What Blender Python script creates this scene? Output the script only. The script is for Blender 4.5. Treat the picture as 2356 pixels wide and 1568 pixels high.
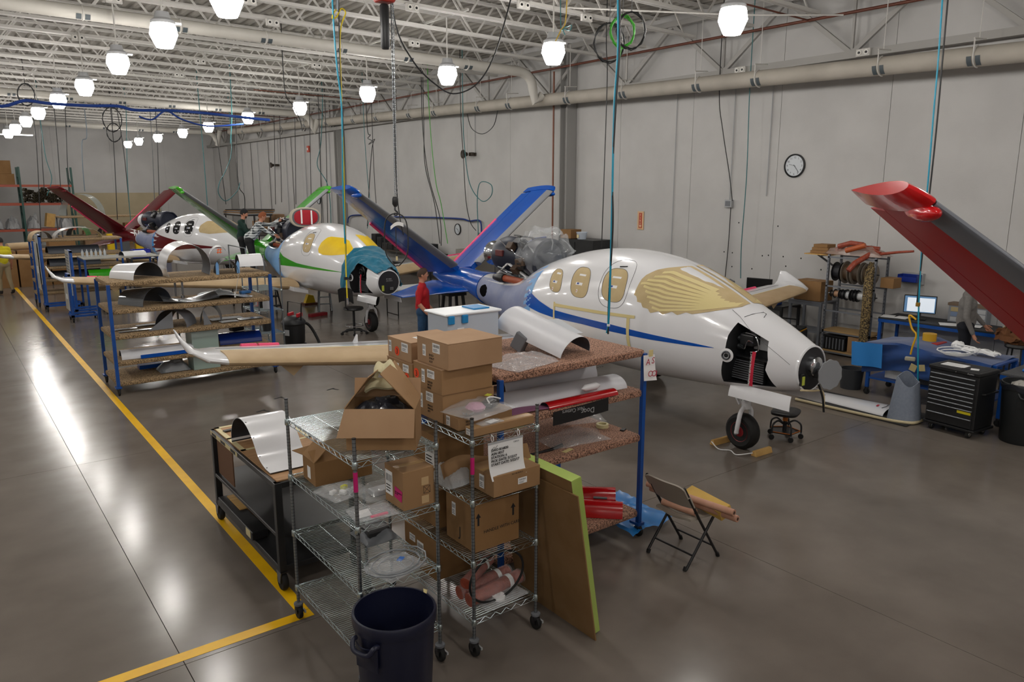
import bpy, bmesh, math, random
from mathutils import Vector, Matrix, noise
random.seed(7)
R = math.radians
for o in list(bpy.data.objects): bpy.data.objects.remove(o)
scene = bpy.context.scene
col = scene.collection
# ---------------------------------------------------------------- camera
FPX, CAMZ = 1740.0, 3.3
cam = bpy.data.cameras.new('camera'); cam_o = bpy.data.objects.new('camera', cam); col.objects.link(cam_o)
cam.sensor_fit = 'HORIZONTAL'; cam.sensor_width = 36.0; cam.lens = 36.0 * FPX / 2356.0
cam.clip_start = .05; cam.clip_end = 200
cam_o.location = (0, 0, CAMZ); cam_o.rotation_euler = (R(90 - 11.5), 0, R(-37.2))
scene.camera = cam_o
# ---------------------------------------------------------------- world, exposure
wd = bpy.data.worlds.new('world'); scene.world = wd; wd.use_nodes = True
wd.node_tree.nodes['Background'].inputs[0].default_value = (.8, .85, .9, 1)
wd.node_tree.nodes['Background'].inputs[1].default_value = .02
vs = scene.view_settings
scene.display_settings.display_device = 'sRGB'
vs.view_transform = 'Standard'; vs.look = 'None'; vs.gamma = 1.0; vs.use_curve_mapping = False
vs.exposure = 0.22
LAMP_POWER = 66.0
# ---------------------------------------------------------------- materials
def srgb(c):
    if isinstance(c, str):
        c = [int(c[i:i+2], 16) / 255 for i in (0, 2, 4)]
    return tuple((v / 12.92 if v <= .04045 else ((v + .055) / 1.055) ** 2.4) for v in c) + (1.0,)
MATS = {}
def mat(name, c, rough=.5, metal=0., c2=None, scale=8., detail=4., lo=.35, hi=.65, bump=0., bscale=None, coat=0., alpha=1., emit=None, es=0., spec=.5, stretch=None, trans=0., sheen=0.):
    if name in MATS: return MATS[name]
    m = bpy.data.materials.new(name); m.use_nodes = True; MATS[name] = m
    nt = m.node_tree; b = nt.nodes['Principled BSDF']; I = b.inputs
    I['Base Color'].default_value = srgb(c); I['Roughness'].default_value = rough; I['Metallic'].default_value = metal
    I['Coat Weight'].default_value = coat; I['Coat Roughness'].default_value = .06; I['Alpha'].default_value = alpha
    I['Specular IOR Level'].default_value = spec; I['Transmission Weight'].default_value = trans
    if sheen: I['Sheen Weight'].default_value = sheen
    if emit: I['Emission Color'].default_value = srgb(emit); I['Emission Strength'].default_value = es
    tc = mp = None
    def coords():
        nonlocal tc, mp
        if tc is None:
            tc = nt.nodes.new('ShaderNodeTexCoord'); mp = nt.nodes.new('ShaderNodeMapping')
            nt.links.new(tc.outputs['Object'], mp.inputs['Vector'])
            if stretch: mp.inputs['Scale'].default_value = stretch
        return mp.outputs['Vector']
    if c2:
        n = nt.nodes.new('ShaderNodeTexNoise'); n.inputs['Scale'].default_value = scale; n.inputs['Detail'].default_value = detail
        nt.links.new(coords(), n.inputs['Vector'])
        r = nt.nodes.new('ShaderNodeValToRGB'); r.color_ramp.elements[0].position = lo; r.color_ramp.elements[1].position = hi
        r.color_ramp.elements[0].color = srgb(c); r.color_ramp.elements[1].color = srgb(c2)
        nt.links.new(n.outputs['Fac'], r.inputs['Fac']); nt.links.new(r.outputs['Color'], I['Base Color'])
    if bump:
        n2 = nt.nodes.new('ShaderNodeTexNoise'); n2.inputs['Scale'].default_value = bscale or scale; n2.inputs['Detail'].default_value = 3
        nt.links.new(coords(), n2.inputs['Vector'])
        bp = nt.nodes.new('ShaderNodeBump'); bp.inputs['Strength'].default_value = bump; bp.inputs['Distance'].default_value = .01
        nt.links.new(n2.outputs['Fac'], bp.inputs['Height']); nt.links.new(bp.outputs['Normal'], I['Normal'])
    return m
WHITE = mat('white_paint', 'e4e5e8', .22, coat=.6)
WHITEM = mat('white_primer', 'd9dade', .4, c2='d0d2d8', scale=3)
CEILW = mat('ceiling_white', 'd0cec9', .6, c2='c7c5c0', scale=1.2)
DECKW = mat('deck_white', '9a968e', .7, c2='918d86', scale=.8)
WALLM = mat('painted_panel', 'c3c2c0', .85, c2='bbbab8', scale=1.1, detail=6, bump=.15, bscale=40)
BLACK = mat('black_plastic', '17181a', .45)
BLACKM = mat('black_steel', '1b1c1e', .38, c2='242527', scale=4)
RUBBER = mat('rubber', '141414', .75)
CHROME = mat('chrome', 'c9ccd0', .16, 1.0)
STEEL = mat('zinc_steel', '8f959b', .34, 1.0)
DSTEEL = mat('dark_steel', '54565a', .4, 1.0)
GREYP = mat('grey_plastic', '6d7075', .5)
LGREY = mat('light_grey', 'a9abad', .5)
BLUEF = mat('blue_frame', '0d4ea0', .4, c2='0b438c', scale=5)
CARD = mat('cardboard', '9c7a55', .85, c2='93714c', scale=3, bump=.05, bscale=60)
CARDD = mat('cardboard_tan', '8f6c44', .85, c2='86633b', scale=3)
CARDL = mat('cardboard_light', 'ad8c6b', .85, c2='a48262', scale=3)
PAPERB = mat('kraft_paper', 'c2a985', .7, c2='b59b77', scale=2.5, bump=.25, bscale=5)
PAPER = mat('white_paper', 'eceded', .7)
INK = mat('black_ink', '1c1b1c', .8)
REDINK = mat('red_ink', 'b03046', .8)
CARPET = mat('carpet_brown', '50412f', .95, c2='b89c76', scale=75, detail=3, lo=.36, hi=.62, bump=.8, bscale=60)
CARPETP = mat('carpet_pinkish', '4e372d', .95, c2='bb8f77', scale=80, detail=3, lo=.36, hi=.6, bump=.8, bscale=60)
YTAPE = mat('yellow_tape', 'fdc700', .45, c2='f2ba02', scale=4)
PINKF = mat('pink_foam', 'ef4f79', .6)
REDG = mat('red_gloss', 'b30c15', .2, coat=.7)
CLEAR = mat('clear_film', 'eef2f4', .12, alpha=.16, spec=.9, bump=.5, bscale=18)
CLEARD = mat('clear_bag_dense', 'e6e9ec', .15, alpha=.26, spec=.9, bump=.6, bscale=22)
BLUETAPE = mat('blue_masking', '7ba9d4', .6, c2='6a9bd0', scale=3)
MASKP = mat('lavender_masking', '868da8', .55, c2='7781a3', scale=4, bump=.3, bscale=7)
TAN = mat('tan_cover', 'c2ad81', .65, c2='bba578', scale=6)
TANT = mat('masking_tape', 'd8c88e', .6)
YELC = mat('yellow_cover', 'f2cd0c', .55, c2='e6bf0a', scale=3)
DARKBAY = mat('dark_bay', '1d1f22', .6)
WOOD = mat('pine_wood', 'cfa763', .6, c2='bb9150', scale=3, stretch=(1, 8, 1))
SKIN = mat('skin', 'c48d72', .55, c2='bb8268', scale=10)
# ---------------------------------------------------------------- mesh builder
class MB:
    def __init__(s): s.v = []; s.f = []
    def add(s, vs, fs):
        n = len(s.v); s.v += [tuple(p) for p in vs]; s.f += [tuple(i + n for i in f) for f in fs]; return s
    def bb(s, x0, x1, y0, y1, z0, z1):
        return s.add([(x0,y0,z0),(x1,y0,z0),(x1,y1,z0),(x0,y1,z0),(x0,y0,z1),(x1,y0,z1),(x1,y1,z1),(x0,y1,z1)],
                     [(0,3,2,1),(4,5,6,7),(0,1,5,4),(1,2,6,5),(2,3,7,6),(3,0,4,7)])
    def box(s, c, d, rz=0., rx=0., ry=0.):
        h = [v / 2 for v in d]; M = Matrix.Translation(c) @ Matrix.Rotation(rz,4,'Z') @ Matrix.Rotation(ry,4,'Y') @ Matrix.Rotation(rx,4,'X')
        t = MB().bb(-h[0],h[0],-h[1],h[1],-h[2],h[2]); return s.add([M @ Vector(p) for p in t.v], t.f)
    def beam(s, p, q, w, h, up=(0,0,1)):
        p, q = Vector(p), Vector(q); d = (q - p); L = d.length; d.normalize(); u = Vector(up)
        if abs(d.dot(u)) > .98: u = Vector((1,0,0))
        r = d.cross(u).normalized(); u = r.cross(d)
        vs = [p + t*d*L + a*r*w/2 + b*u*h/2 for t in (0,1) for a, b in ((-1,-1),(1,-1),(1,1),(-1,1))]
        return s.add(vs, [(3,2,1,0),(4,5,6,7),(0,1,5,4),(1,2,6,5),(2,3,7,6),(3,0,4,7)])
    def rings(s, rs, caps=True, loop=False):
        n = len(rs[0]); m = len(rs); vs = [p for r in rs for p in r]; fs = []
        for i in range(m if loop else m - 1):
            a, b = i * n, ((i + 1) % m) * n
            fs += [(a+j, a+(j+1)%n, b+(j+1)%n, b+j) for j in range(n)]
        if caps and not loop: fs += [tuple(range(n-1,-1,-1)), tuple(range((m-1)*n, m*n))]
        return s.add(vs, fs)
    def tube(s, pts, r, n=8, caps=True, loop=False):
        P = [Vector(p) for p in pts]; m = len(P); rr = r if isinstance(r,(list,tuple)) else [r]*m
        T = []
        for i in range(m):
            a = P[(i-1)%m] if (loop or i>0) else P[i]; b = P[(i+1)%m] if (loop or i<m-1) else P[i]
            t = b - a; T.append(t.normalized() if t.length > 1e-9 else Vector((0,0,1)))
        u = T[0].cross(Vector((0,0,1)) if abs(T[0].z)<.9 else Vector((1,0,0))).normalized(); rs = []
        for i in range(m):
            u = (u - T[i]*u.dot(T[i])); u = u.normalized() if u.length>1e-6 else Vector((1,0,0)); w = T[i].cross(u)
            rs.append([P[i] + (u*math.cos(2*math.pi*k/n) + w*math.sin(2*math.pi*k/n))*rr[i] for k in range(n)])
        return s.rings(rs, caps, loop)
    def cyl(s, p, q, r, r2=None, n=16, caps=True): return s.tube([p, q], [r, r if r2 is None else r2], n, caps)
    def lathe(s, prof, c=(0,0,0), ax='z', n=24, caps=True):
        rs = []
        for r, h in prof:
            ring = []
            for k in range(n):
                a = 2*math.pi*k/n; x, y = r*math.cos(a), r*math.sin(a)
                ring.append({'z':(c[0]+x,c[1]+y,c[2]+h),'y':(c[0]-x,c[1]+h,c[2]+y),'x':(c[0]+h,c[1]+x,c[2]+y)}[ax])
            rs.append(ring)
        return s.rings(rs, caps)
    def grid(s, fn, nu, nv, wrapu=False):
        vs = [fn(i/nu, j/nv) for i in range(nu + (0 if wrapu else 1)) for j in range(nv+1)]; fs = []; M = nu if wrapu else nu + 1
        for i in range(nu):
            for j in range(nv):
                a = i*(nv+1)+j; b = ((i+1)%M)*(nv+1)+j; fs.append((a,b,b+1,a+1))
        return s.add(vs, fs)
    def sheet(s, fn, nu, nv, th=.004):   # a thick sheet: both faces and a rim
        P = [[Vector(fn(i/nu, j/nv)) for j in range(nv+1)] for i in range(nu+1)]
        def nrm(i,j):
            a = P[min(i+1,nu)][j]-P[max(i-1,0)][j]; b = P[i][min(j+1,nv)]-P[i][max(j-1,0)]
            n = a.cross(b); return n.normalized() if n.length>1e-12 else Vector((0,0,1))
        W = nv+1; vs = [P[i][j] for i in range(nu+1) for j in range(W)]; K = len(vs)
        vs += [P[i][j]-nrm(i,j)*th for i in range(nu+1) for j in range(W)]; fs = []
        for i in range(nu):
            for j in range(nv):
                a=i*W+j; b=a+W; fs += [(a,b,b+1,a+1),(K+a,K+a+1,K+b+1,K+b)]
        for i in range(nu): a=i*W; fs += [(a,K+a,K+a+W,a+W)]; a=i*W+nv; fs += [(a,a+W,K+a+W,K+a)]
        for j in range(nv): fs += [(j,j+1,K+j+1,K+j)]; a=nu*W+j; fs += [(a,K+a,K+a+1,a+1)]
        return s.add(vs, fs)
    def prism(s, poly, z0, z1):
        n = len(poly); return s.add([(x,y,z0) for x,y in poly]+[(x,y,z1) for x,y in poly],
            [tuple(range(n-1,-1,-1)), tuple(range(n,2*n))]+[(i,(i+1)%n,n+(i+1)%n,n+i) for i in range(n)])
    def xf(s, M): s.v = [tuple(M @ Vector(p)) for p in s.v]; return s
    def build(s, name, m, parent=None, smooth=None, bevel=0., loc=None, rz=None, label=None):
        me = bpy.data.meshes.new(name); me.from_pydata(s.v, [], s.f)
        bm = bmesh.new(); bm.from_mesh(me); bmesh.ops.recalc_face_normals(bm, faces=bm.faces)
        if bevel: bmesh.ops.bevel(bm, geom=list(bm.edges), offset=bevel, segments=2 if bevel>.008 else 1, affect='EDGES', profile=.5, clamp_overlap=True)
        bm.to_mesh(me); bm.free()
        if smooth is not None: me.shade_smooth(); me.set_sharp_from_angle(angle=R(smooth))
        me.materials.append(m); o = bpy.data.objects.new(name, me); col.objects.link(o)
        if parent: o.parent = parent
        if loc: o.location = loc
        if rz: o.rotation_euler = (0,0,rz)
        if label: o['label'] = label
        return o
def tag(o, label, cat, group=None):
    o['label'] = label; o['category'] = cat
    if group: o['group'] = group
    return o
def struct(o): o['kind'] = 'structure'; return o
def stuff(o): o['kind'] = 'stuff'; return o
def thing(name, label, cat, loc=(0,0,0), rz=0., group=None):
    o = bpy.data.objects.new(name, None); o.empty_display_size = .1; col.objects.link(o); o.location = loc; o.rotation_euler = (0,0,rz)
    return tag(o, label, cat, group)
def dup(root, loc=None, rz=None, label=None, group=None):
    r = root.copy(); col.objects.link(r)
    if loc is not None: r.location = loc
    if rz is not None: r.rotation_euler = (0,0,rz)
    if label: r['label'] = label
    if group: r['group'] = group
    for ch in list(root.children):
        c = ch.copy(); col.objects.link(c); c.parent = r
        for gch in list(ch.children):
            d = gch.copy(); col.objects.link(d); d.parent = c
    return r
def copyobj(o, parent=None, loc=None, rot=None):
    c = o.copy(); col.objects.link(c)
    if parent: c.parent = parent
    if loc is not None: c.location = loc
    if rot is not None: c.rotation_euler = rot
    return c
def text(body, size, name, m, parent=None, M=None, depth=.0004, align='LEFT', bold=0.):
    cu = bpy.data.curves.new(name, 'FONT'); cu.body = body; cu.size = size; cu.align_x = align; cu.extrude = depth; cu.offset = bold
    cu.resolution_u = 2
    t = bpy.data.objects.new(name, cu); col.objects.link(t)
    dg = bpy.context.evaluated_depsgraph_get(); me = bpy.data.meshes.new_from_object(t.evaluated_get(dg)); bpy.data.objects.remove(t)
    me.materials.clear(); me.materials.append(m); o = bpy.data.objects.new(name, me); col.objects.link(o)
    if M is not None: me.transform(M)
    if parent: o.parent = parent
    return o
def frame_m(o, ux, uy):   # matrix with x axis ux, y axis uy at origin o
    ux = Vector(ux).normalized(); uz = ux.cross(Vector(uy)).normalized(); uy = uz.cross(ux)
    M = Matrix(((ux.x,uy.x,uz.x,o[0]),(ux.y,uy.y,uz.y,o[1]),(ux.z,uy.z,uz.z,o[2]),(0,0,0,1))); return M
def arc(c, r, a0, a1, n, plane='xz'):
    out = []
    for i in range(n+1):
        a = a0+(a1-a0)*i/n; u, w = r*math.cos(a), r*math.sin(a)
        out.append({'xz':(c[0]+u,c[1],c[2]+w),'yz':(c[0],c[1]+u,c[2]+w),'xy':(c[0]+u,c[1]+w,c[2])}[plane])
    return out
def bez(p, n=8):   # smooth path through points
    P = [Vector(q) for q in p]; out = []
    for i in range(len(P)-1):
        a, b = P[i], P[i+1]; m0 = (P[i+1]-P[max(i-1,0)])*.5; m1 = (P[min(i+2,len(P)-1)]-P[i])*.5
        for k in range(n):
            t = k/n; out.append((2*t**3-3*t*t+1)*a+(t**3-2*t*t+t)*m0+(-2*t**3+3*t*t)*b+(t**3-t*t)*m1)
    return out+[P[-1]]
def crumple(seed, amp, sc):
    def f(p): v = Vector(p)*sc+Vector((seed*7.3, seed*3.1, seed)); return Vector((noise.noise(v),noise.noise(v+Vector((31,0,0))),noise.noise(v+Vector((0,47,0)))))*amp
    return f
# ---------------------------------------------------------------- structure
XW, YF, XL, YB = 15.0, 51.6, -9.0, -9.0
# floor: base and slabs with saw-cut joints
FLOORM = mat('polished_concrete', '6a625b', .18, c2='7d756d', scale=1.6, detail=12, lo=.25, hi=.78, spec=.22)
nt = FLOORM.node_tree; b_ = nt.nodes['Principled BSDF']
fl = struct(MB().bb(XL, XW, YB, YF, -.25, -.012).build('floor', mat('joint_dark', '2b2724', .9)))
xs = [XL, -3.5, 1.05, 5.6, 10.3, XW]; ys = [YB] + [.3 + 4.9*k for k in range(11)] + [YF]
for i in range(len(xs)-1):
    for j in range(len(ys)-1):
        MB().bb(xs[i]+.003, xs[i+1]-.003, ys[j]+.003, ys[j+1]-.003, -.012, 0).build('slab', FLOORM, fl)
def tape(name, x0, x1, y0, y1, label): return tag(MB().bb(x0,x1,y0,y1,.0006,.0018).build(name, YTAPE), label, 'floor tape')
tape('floor_tape', 1.93, 2.03, 5.36, 51.3, 'long yellow tape line running down the hall floor beside the carts')
tape('floor_tape', -3.0, 2.03, 5.25, 5.355, 'yellow tape line crossing the aisle in front of the wire shelf')
tape('floor_tape', .0, .1, -3.0, 5.245, 'short yellow tape line on the near side of the cross line')
# walls
wr = struct(MB().bb(XW+.02, XW+.25, YB, YF, 0, 8.2).build('wall_right', WALLM))
pj = [YB, -6.4, -3.9, -1.4, 1.0, 3.2, 5.38, 7.69, 10.09] + [12.5 + 2.45*k for k in range(16)] + [YF]
for a, b in zip(pj, pj[1:]):
    MB().bb(XW, XW+.03, a+.005, b-.005, 0, 8.2).build('wall_panel', WALLM, wr)
wf = struct(MB().bb(XL, XW, YF+.02, YF+.25, 0, 8.2).build('wall_far', WALLM))
for i in range(8): MB().bb(XL+i*3+.005, XL+i*3+2.995, YF, YF+.03, 2.93, 8.2).build('wall_panel', WALLM, wf); MB().bb(XL+i*3+.005, XL+i*3+2.995, YF, YF+.03, 0, 2.92).build('wall_panel', WALLM, wf)
struct(MB().bb(XL-.2, XL, YB, YF, 0, 8.2).build('wall_left', WALLM))
struct(MB().bb(XL-.2, XW+.2, YB-.2, YB, 0, 8.2).build('wall_back', WALLM))
# roof deck, corrugated, falling towards the right wall
def jz(x): return 6.60 + .015*(14.4 - x)
JD = .75
mb = MB(); prof = []
x = XL
while x < XW:
    prof += [(x, 0), (x+.10, 0), (x+.135, .06), (x+.235, .06)]; x += .27
vs = []; 
for px, dz in prof: z = jz(px)+JD+.03+dz; vs += [(px, YB, z), (px, YF, z)]
mb.add(vs, [(2*i, 2*i+1, 2*i+3, 2*i+2) for i in range(len(prof)-1)])
n0 = len(mb.v); mb.bb(XL, XW, YB, YF, 7.95, 8.1)
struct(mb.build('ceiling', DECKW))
# open web joists
web = MB().bb(-.02,.02,-.012,.012,-.41,.41)
webm = web.build('web_member', CEILW); wmesh = webm.data; bpy.data.objects.remove(webm)
JY = [4.38 + 1.524*k for k in range(31)]
def slab_x(mb, x0, x1, y0, y1, dz0, dz1):
    mb.add([(x0,y0,jz(x0)+dz0),(x1,y0,jz(x1)+dz0),(x1,y1,jz(x1)+dz0),(x0,y1,jz(x0)+dz0),(x0,y0,jz(x0)+dz1),(x1,y0,jz(x1)+dz1),(x1,y1,jz(x1)+dz1),(x0,y1,jz(x0)+dz1)],
           [(0,3,2,1),(4,5,6,7),(0,1,5,4),(1,2,6,5),(2,3,7,6),(3,0,4,7)]); return mb
for k, y in enumerate(JY):
    m = MB(); slab_x(m, XL, 14.75, y-.07, y-.012, JD-.05, JD); slab_x(m, XL, 14.75, y+.012, y+.07, JD-.05, JD)
    j = struct(m.build('roof_joist', CEILW))
    m = MB(); slab_x(m, XL, 14.3, y-.07, y-.055, 0, .06); slab_x(m, XL, 14.3, y-.055, y-.012, 0, .014); slab_x(m, XL, 14.3, y+.055, y+.07, 0, .06); slab_x(m, XL, 14.3, y+.012, y+.055, 0, .014)
    m.build('bottom_chord', CEILW, j)
    far = MB()
    for i in range(32):
        xc = 14.3 - .3 - .61*i - .305; ang = R(38) * (1 if i % 2 else -1)
        if k < 11 and xc > .5:
            w = bpy.data.objects.new('web_member', wmesh); col.objects.link(w); w.parent = j
            w.location = (xc, y, jz(xc)+JD/2); w.rotation_euler = (0, ang, 0); w.scale = (1, 1, 1.08)
        else:
            s_ = .27 if i % 2 else -.27
            far.beam((xc-s_, y, jz(xc)+.03), (xc+s_, y, jz(xc)+JD-.03), .03, .03)
    if far.v: stuff(far.build('web_members', CEILW, j))
# girder truss along the right wall
gd = MB()
for z, h in ((5.82, .14), (7.1, .12)): gd.bb(14.62, 14.68, YB, YF, z-h/2, z+h/2); gd.bb(14.70, 14.76, YB, YF, z-h/2, z+h/2)
GIRM = mat('girder_grey','a19f9b',.6); gdo = struct(gd.build('roof_girder', GIRM))
k = 0; y = 2.3
while y < 50:
    MB().beam((14.69, y, 5.85), (14.69, y+1.52, 7.08), .09, .07, up=(1,0,0)).build('diagonal', GIRM, gdo)
    MB().beam((14.69, y+3.04, 5.85), (14.69, y+1.52, 7.08), .09, .07, up=(1,0,0)).build('diagonal', GIRM, gdo)
    MB().beam((14.69, y, 5.85), (14.69, y, 7.08), .05, .05, up=(1,0,0)).build('strut', GIRM, gdo)
    y += 3.048
for y in (16.85, 32.15, 47.3):
    c = MB().bb(14.62,14.98,y-.15,y-.13,0,7.2); c.bb(14.62,14.98,y+.13,y+.15,0,7.2); c.bb(14.79,14.81,y-.13,y+.13,0,7.2); c.bb(14.6,15,y-.2,y+.2,0,.03)
    struct(c.build('trim_column', mat('column_grey', '9b9a97', .6)))
# ---------------------------------------------------------------- high-bay lamps
LAMPG = mat('lamp_glass', 'ffffff', .3, emit='fffaf4', es=LAMP_POWER)
lp0 = None; LR = -1
rows = [[(9.33,7.15),(9.03,10.7),(9.0,14.1),(9.15,18.08),(9.15,22.5),(8.98,26.65),(9.08,31.6),(9.17,35.8),(9.1,40.0),(8.99,43.6),(9.13,47.0)],
        [(3.3,10.3),(3.2,13.1),(3.19,16.6),(3.25,20.9),(3.15,24.6),(3.12,29.0),(3.13,32.9),(3.15,37.2),(3.15,40.7)],
        [(3.2,6.2),(3.2,2.0),(3.2,-2.2),(3.2,-6.4),(9.2,3.0),(9.2,-1.2),(9.2,-5.4)], [(-3.0,-6.4+4.2*k) for k in range(11)]]
RN = ['nearer the right wall', 'over the aisle', 'behind the work floor', 'over the left side of the hall']
for ri, row in enumerate(rows):
    for x, y in row:
        if LR != ri:
            LR = ri
            t = thing('high_bay_lamp', '', 'lamp', (x, y, 5.6))
            g = MB(); g.lathe([(.02,-.19),(.12,-.19),(.15,-.13),(.205,0),(.185,.12),(.165,.15),(.02,.15)], n=18, caps=True)
            g.build('refractor', LAMPG, t, smooth=40)
            g = MB(); g.lathe([(.175,.155),(.175,.2),(.12,.24),(.1,.33),(.02,.34)], n=18); g.build('housing', LGREY, t, smooth=40)
            MB().box((.19,0,.185),(.16,.05,.025)).build('ballast_arm', LGREY, t)
            MB().cyl((0,0,.33),(0,0,jz(x)+.07-5.6),.014,n=8).build('stem', CEILW, t); MB().bb(-.025,.025,-.8,.8,jz(x)+.062-5.6,jz(x)+.1-5.6).build('hanger_channel', CEILW, t)
            lp0 = t; o = t
        else: o = dup(lp0, (x, y, 5.6))
        o['label'] = 'glowing white high-bay lamp hanging in the row ' + RN[ri]; o['group'] = 'high-bay lamps ' + RN[ri]
# ---------------------------------------------------------------- ducts
DUCTM = mat('duct_fabric', 'b5afa4', .7, c2='a9a398', scale=2, bump=.2, bscale=12)
DUCTC = mat('duct_white', 'cbc8c0', .6, c2='c2bfb7', scale=2)
PADM = mat('duct_pad', '4c555a', .6)
t = thing('wall_duct', 'long round beige air duct hung along the right wall', 'duct')
def dz(y): return 5.27 + .0243*(y+0)
yd0, yd1 = -8.0, 45.0
MB().tube([(14.1, yd0 + (yd1-yd0)*i/60, dz(yd0+(yd1-yd0)*i/60)) for i in range(61)], .165, 20).build('duct_tube', DUCTM, t, smooth=50)
ykeys = [3.2,5.85,7.45,10.05,11.6,13.9,16.0,18.6,20.2,22.8,24.5,27.0,29.0,31.6,34.0,36.8,39.5,42.5]
for y in ykeys:
    z = dz(y); b = MB()
    b.tube([(14.1-.172*math.cos(a), y, z+.172*math.sin(a)) for a in [R(-100+i*14) for i in range(14)]], .012, 6)
    b.cyl((14.1-.17, y, z+.03), (14.1-.17, y, z+.28), .012, n=6); b.cyl((14.1-.19, y, z+.27), (14.1+.25, y, z+.3), .012, n=6)
    h = b.build('hanger', CEILW, t, smooth=50)
    MB().cyl((14.1, y, z+.28), (14.1, y, 7.0), .008, n=6).build('rod', CEILW, h)
    for s in (-1, 1):
        MB().sheet(lambda u, v: (14.1-.169*math.cos(R(-62+60*u)), y+s*(.03+.075*v), z+.169*math.sin(R(-62+60*u))), 6, 2, -.004 if s>0 else .004).build('pad', PADM, t, smooth=50)
def cross_duct(y, z, label):
    t = thing('ceiling_duct', label, 'duct', group=None)
    p = [(XL, y, z+.015*22), (13.2, y, z)] + [(13.2+.55*math.sin(a)*.9, y, z-.4*(1-math.cos(a))) for a in [R(18*i) for i in range(1,6)]]
    p += [(13.75, y-.05, z-.75), (13.95, y-.1, dz(y)+.1)]
    MB().tube(p, .13, 18).build('duct_tube', DUCTC, t, smooth=50)
    x = 1.0
    while x < 13:
        zz = z + .015*(13.2-x)
        MB().tube([(x, y-.136*math.cos(a), zz+.136*math.sin(a)) for a in [R(-140+i*20) for i in range(15)]], .012, 6).build('hanger', CEILW, t, smooth=50)
        for s in (-1, 1): MB().sheet(lambda u, v: (x+s*(.03+.09*v), y-.134*math.cos(R(-70+50*u)), zz+.134*math.sin(R(-70+50*u))), 5, 1, .004 if s>0 else -.004).build('pad', PADM, t, smooth=50)
        x += 1.75
cross_duct(17.1, 6.38, 'white round air duct crossing under the joists nearest the hoist')
cross_duct(32.5, 6.38, 'white round air duct crossing under the joists past the middle of the hall')
cross_duct(46.5, 6.38, 'white round air duct crossing under the joists close to the far wall')
# ---------------------------------------------------------------- pipes
RUST = mat('sprinkler_pipe', '6b3b2a', .5, c2='5b3022', scale=6)
t = thing('sprinkler_pipe', 'brown sprinkler pipe running under the joist ends along the right wall', 'pipe')
MB().cyl((14.4, -8, 6.55), (14.4, 50, 6.55), .03, n=10).build('main_pipe', RUST, t, smooth=50)
for y in (9.2, 18.2, 27.4, 36.5):
    MB().cyl((14.4, y, 6.55), (9.5, y, 6.62), .018, n=8).build('branch_pipe', RUST, t, smooth=50)
COPPER = mat('copper', '7f4c36', .5)
tag(MB().tube([(14.55,17.2,6.5),(14.55,17.2,3.0),(14.55,17.2,.9)], .026, 12).build('copper_pipe', COPPER, smooth=50), 'upright copper pipe beside the grey wall column', 'pipe')
tag(MB().tube([(8.6,8.6,6.55),(11.4,6.9,6.62),(13.2,5.8,6.58)], .02, 8).build('branch_rod', mat('rod_tan','a38b74',.5), smooth=50), 'thin tan pipe slung diagonally under the near joists', 'pipe')
tag(MB().tube([(9.2,10.6,6.35),(11.9,9.0,6.3),(13.6,8.0,6.35)], .016, 8).build('conduit', CEILW, smooth=50), 'thin white conduit crossing below the joists beside the green cord coil', 'pipe')
# ---------------------------------------------------------------- twin-outlet boxes on the joists
def outlet(loc, rz, label, group):
    t = thing('outlet_box', label, 'outlet', loc, rz, group)
    MB().box((0,0,.07),(.28,.06,.14)).build('box', CEILW, t, bevel=.006)
    for s in (-1,1): MB().lathe([(.05,-.034),(.05,-.045),(.028,-.045),(.028,-.036),(.001,-.036)], (s*.07,0,.07), 'y', 14).build('socket', mat('socket_white','e8e6e0',.5), t, smooth=40); MB().lathe([(.022,-.038),(.022,-.049),(.001,-.049)], (s*.07,0,.07), 'y', 12).build('socket_hole', BLACK, t)
    return t
OL = 'white twin-socket outlet box fixed to the ceiling joists'
ob = None
for x, y, k in [(3.05,11.7,0),(3.2,16.3,1),(3.25,20.8,2),(5.2,14.9,3),(6.2,16.6,4),(9.6,16.2,5),(7.4,17.9,6),(7.8,13.3,7),(9.3,12.0,8),(6.4,22.3,9),(6.6,25.5,10),(10.9,12.0,11),(9.1,21.5,12)]:
    yy = min(JY, key=lambda q: abs(q-y)); p = (x, yy-.1, jz(x)-.12)
    if ob is None: ob = outlet(p, 0, OL, 'outlet boxes on the ceiling joists')
    else: dup(ob, p)
outlet((14.588,8.1,5.75), R(-90), 'white twin-socket outlet box on the girder above the big wall clock', None)
outlet((14.588,10.9,5.75), R(-90), 'white twin-socket outlet box on the girder with a dark plug and cord', None)
# ---------------------------------------------------------------- fluorescent fixtures
t = thing('fluorescent_fixture', 'white box fluorescent fixture hung near the hoist', 'light', (6.36, 6.0, 5.62), R(-8))
MB().bb(-.62,.62,-.16,.16,0,.1).build('housing', CEILW, t, bevel=.01); MB().bb(-.55,.55,-.1,.1,-.008,-.001).build('tube_lens', mat('tube_glow','ffffff',.4,emit='ffffff',es=6), t)
MB().cyl((0,0,.1),(0,0,1.1),.008,n=6).build('wire', STEEL, t)
t = thing('fluorescent_fixture', 'thin glowing fluorescent strip hung before the far wall', 'light', (3.6, 48.6, 6.0))
MB().bb(-1.3,1.3,-.05,.05,.02,.08).build('housing', CEILW, t); MB().bb(-1.25,1.25,-.04,.04,-.03,.015).build('tube_lens', MATS['tube_glow'], t)
MB().cyl((0,0,.08),(0,0,.8),.008,n=6).build('wire', STEEL, t)
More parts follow.
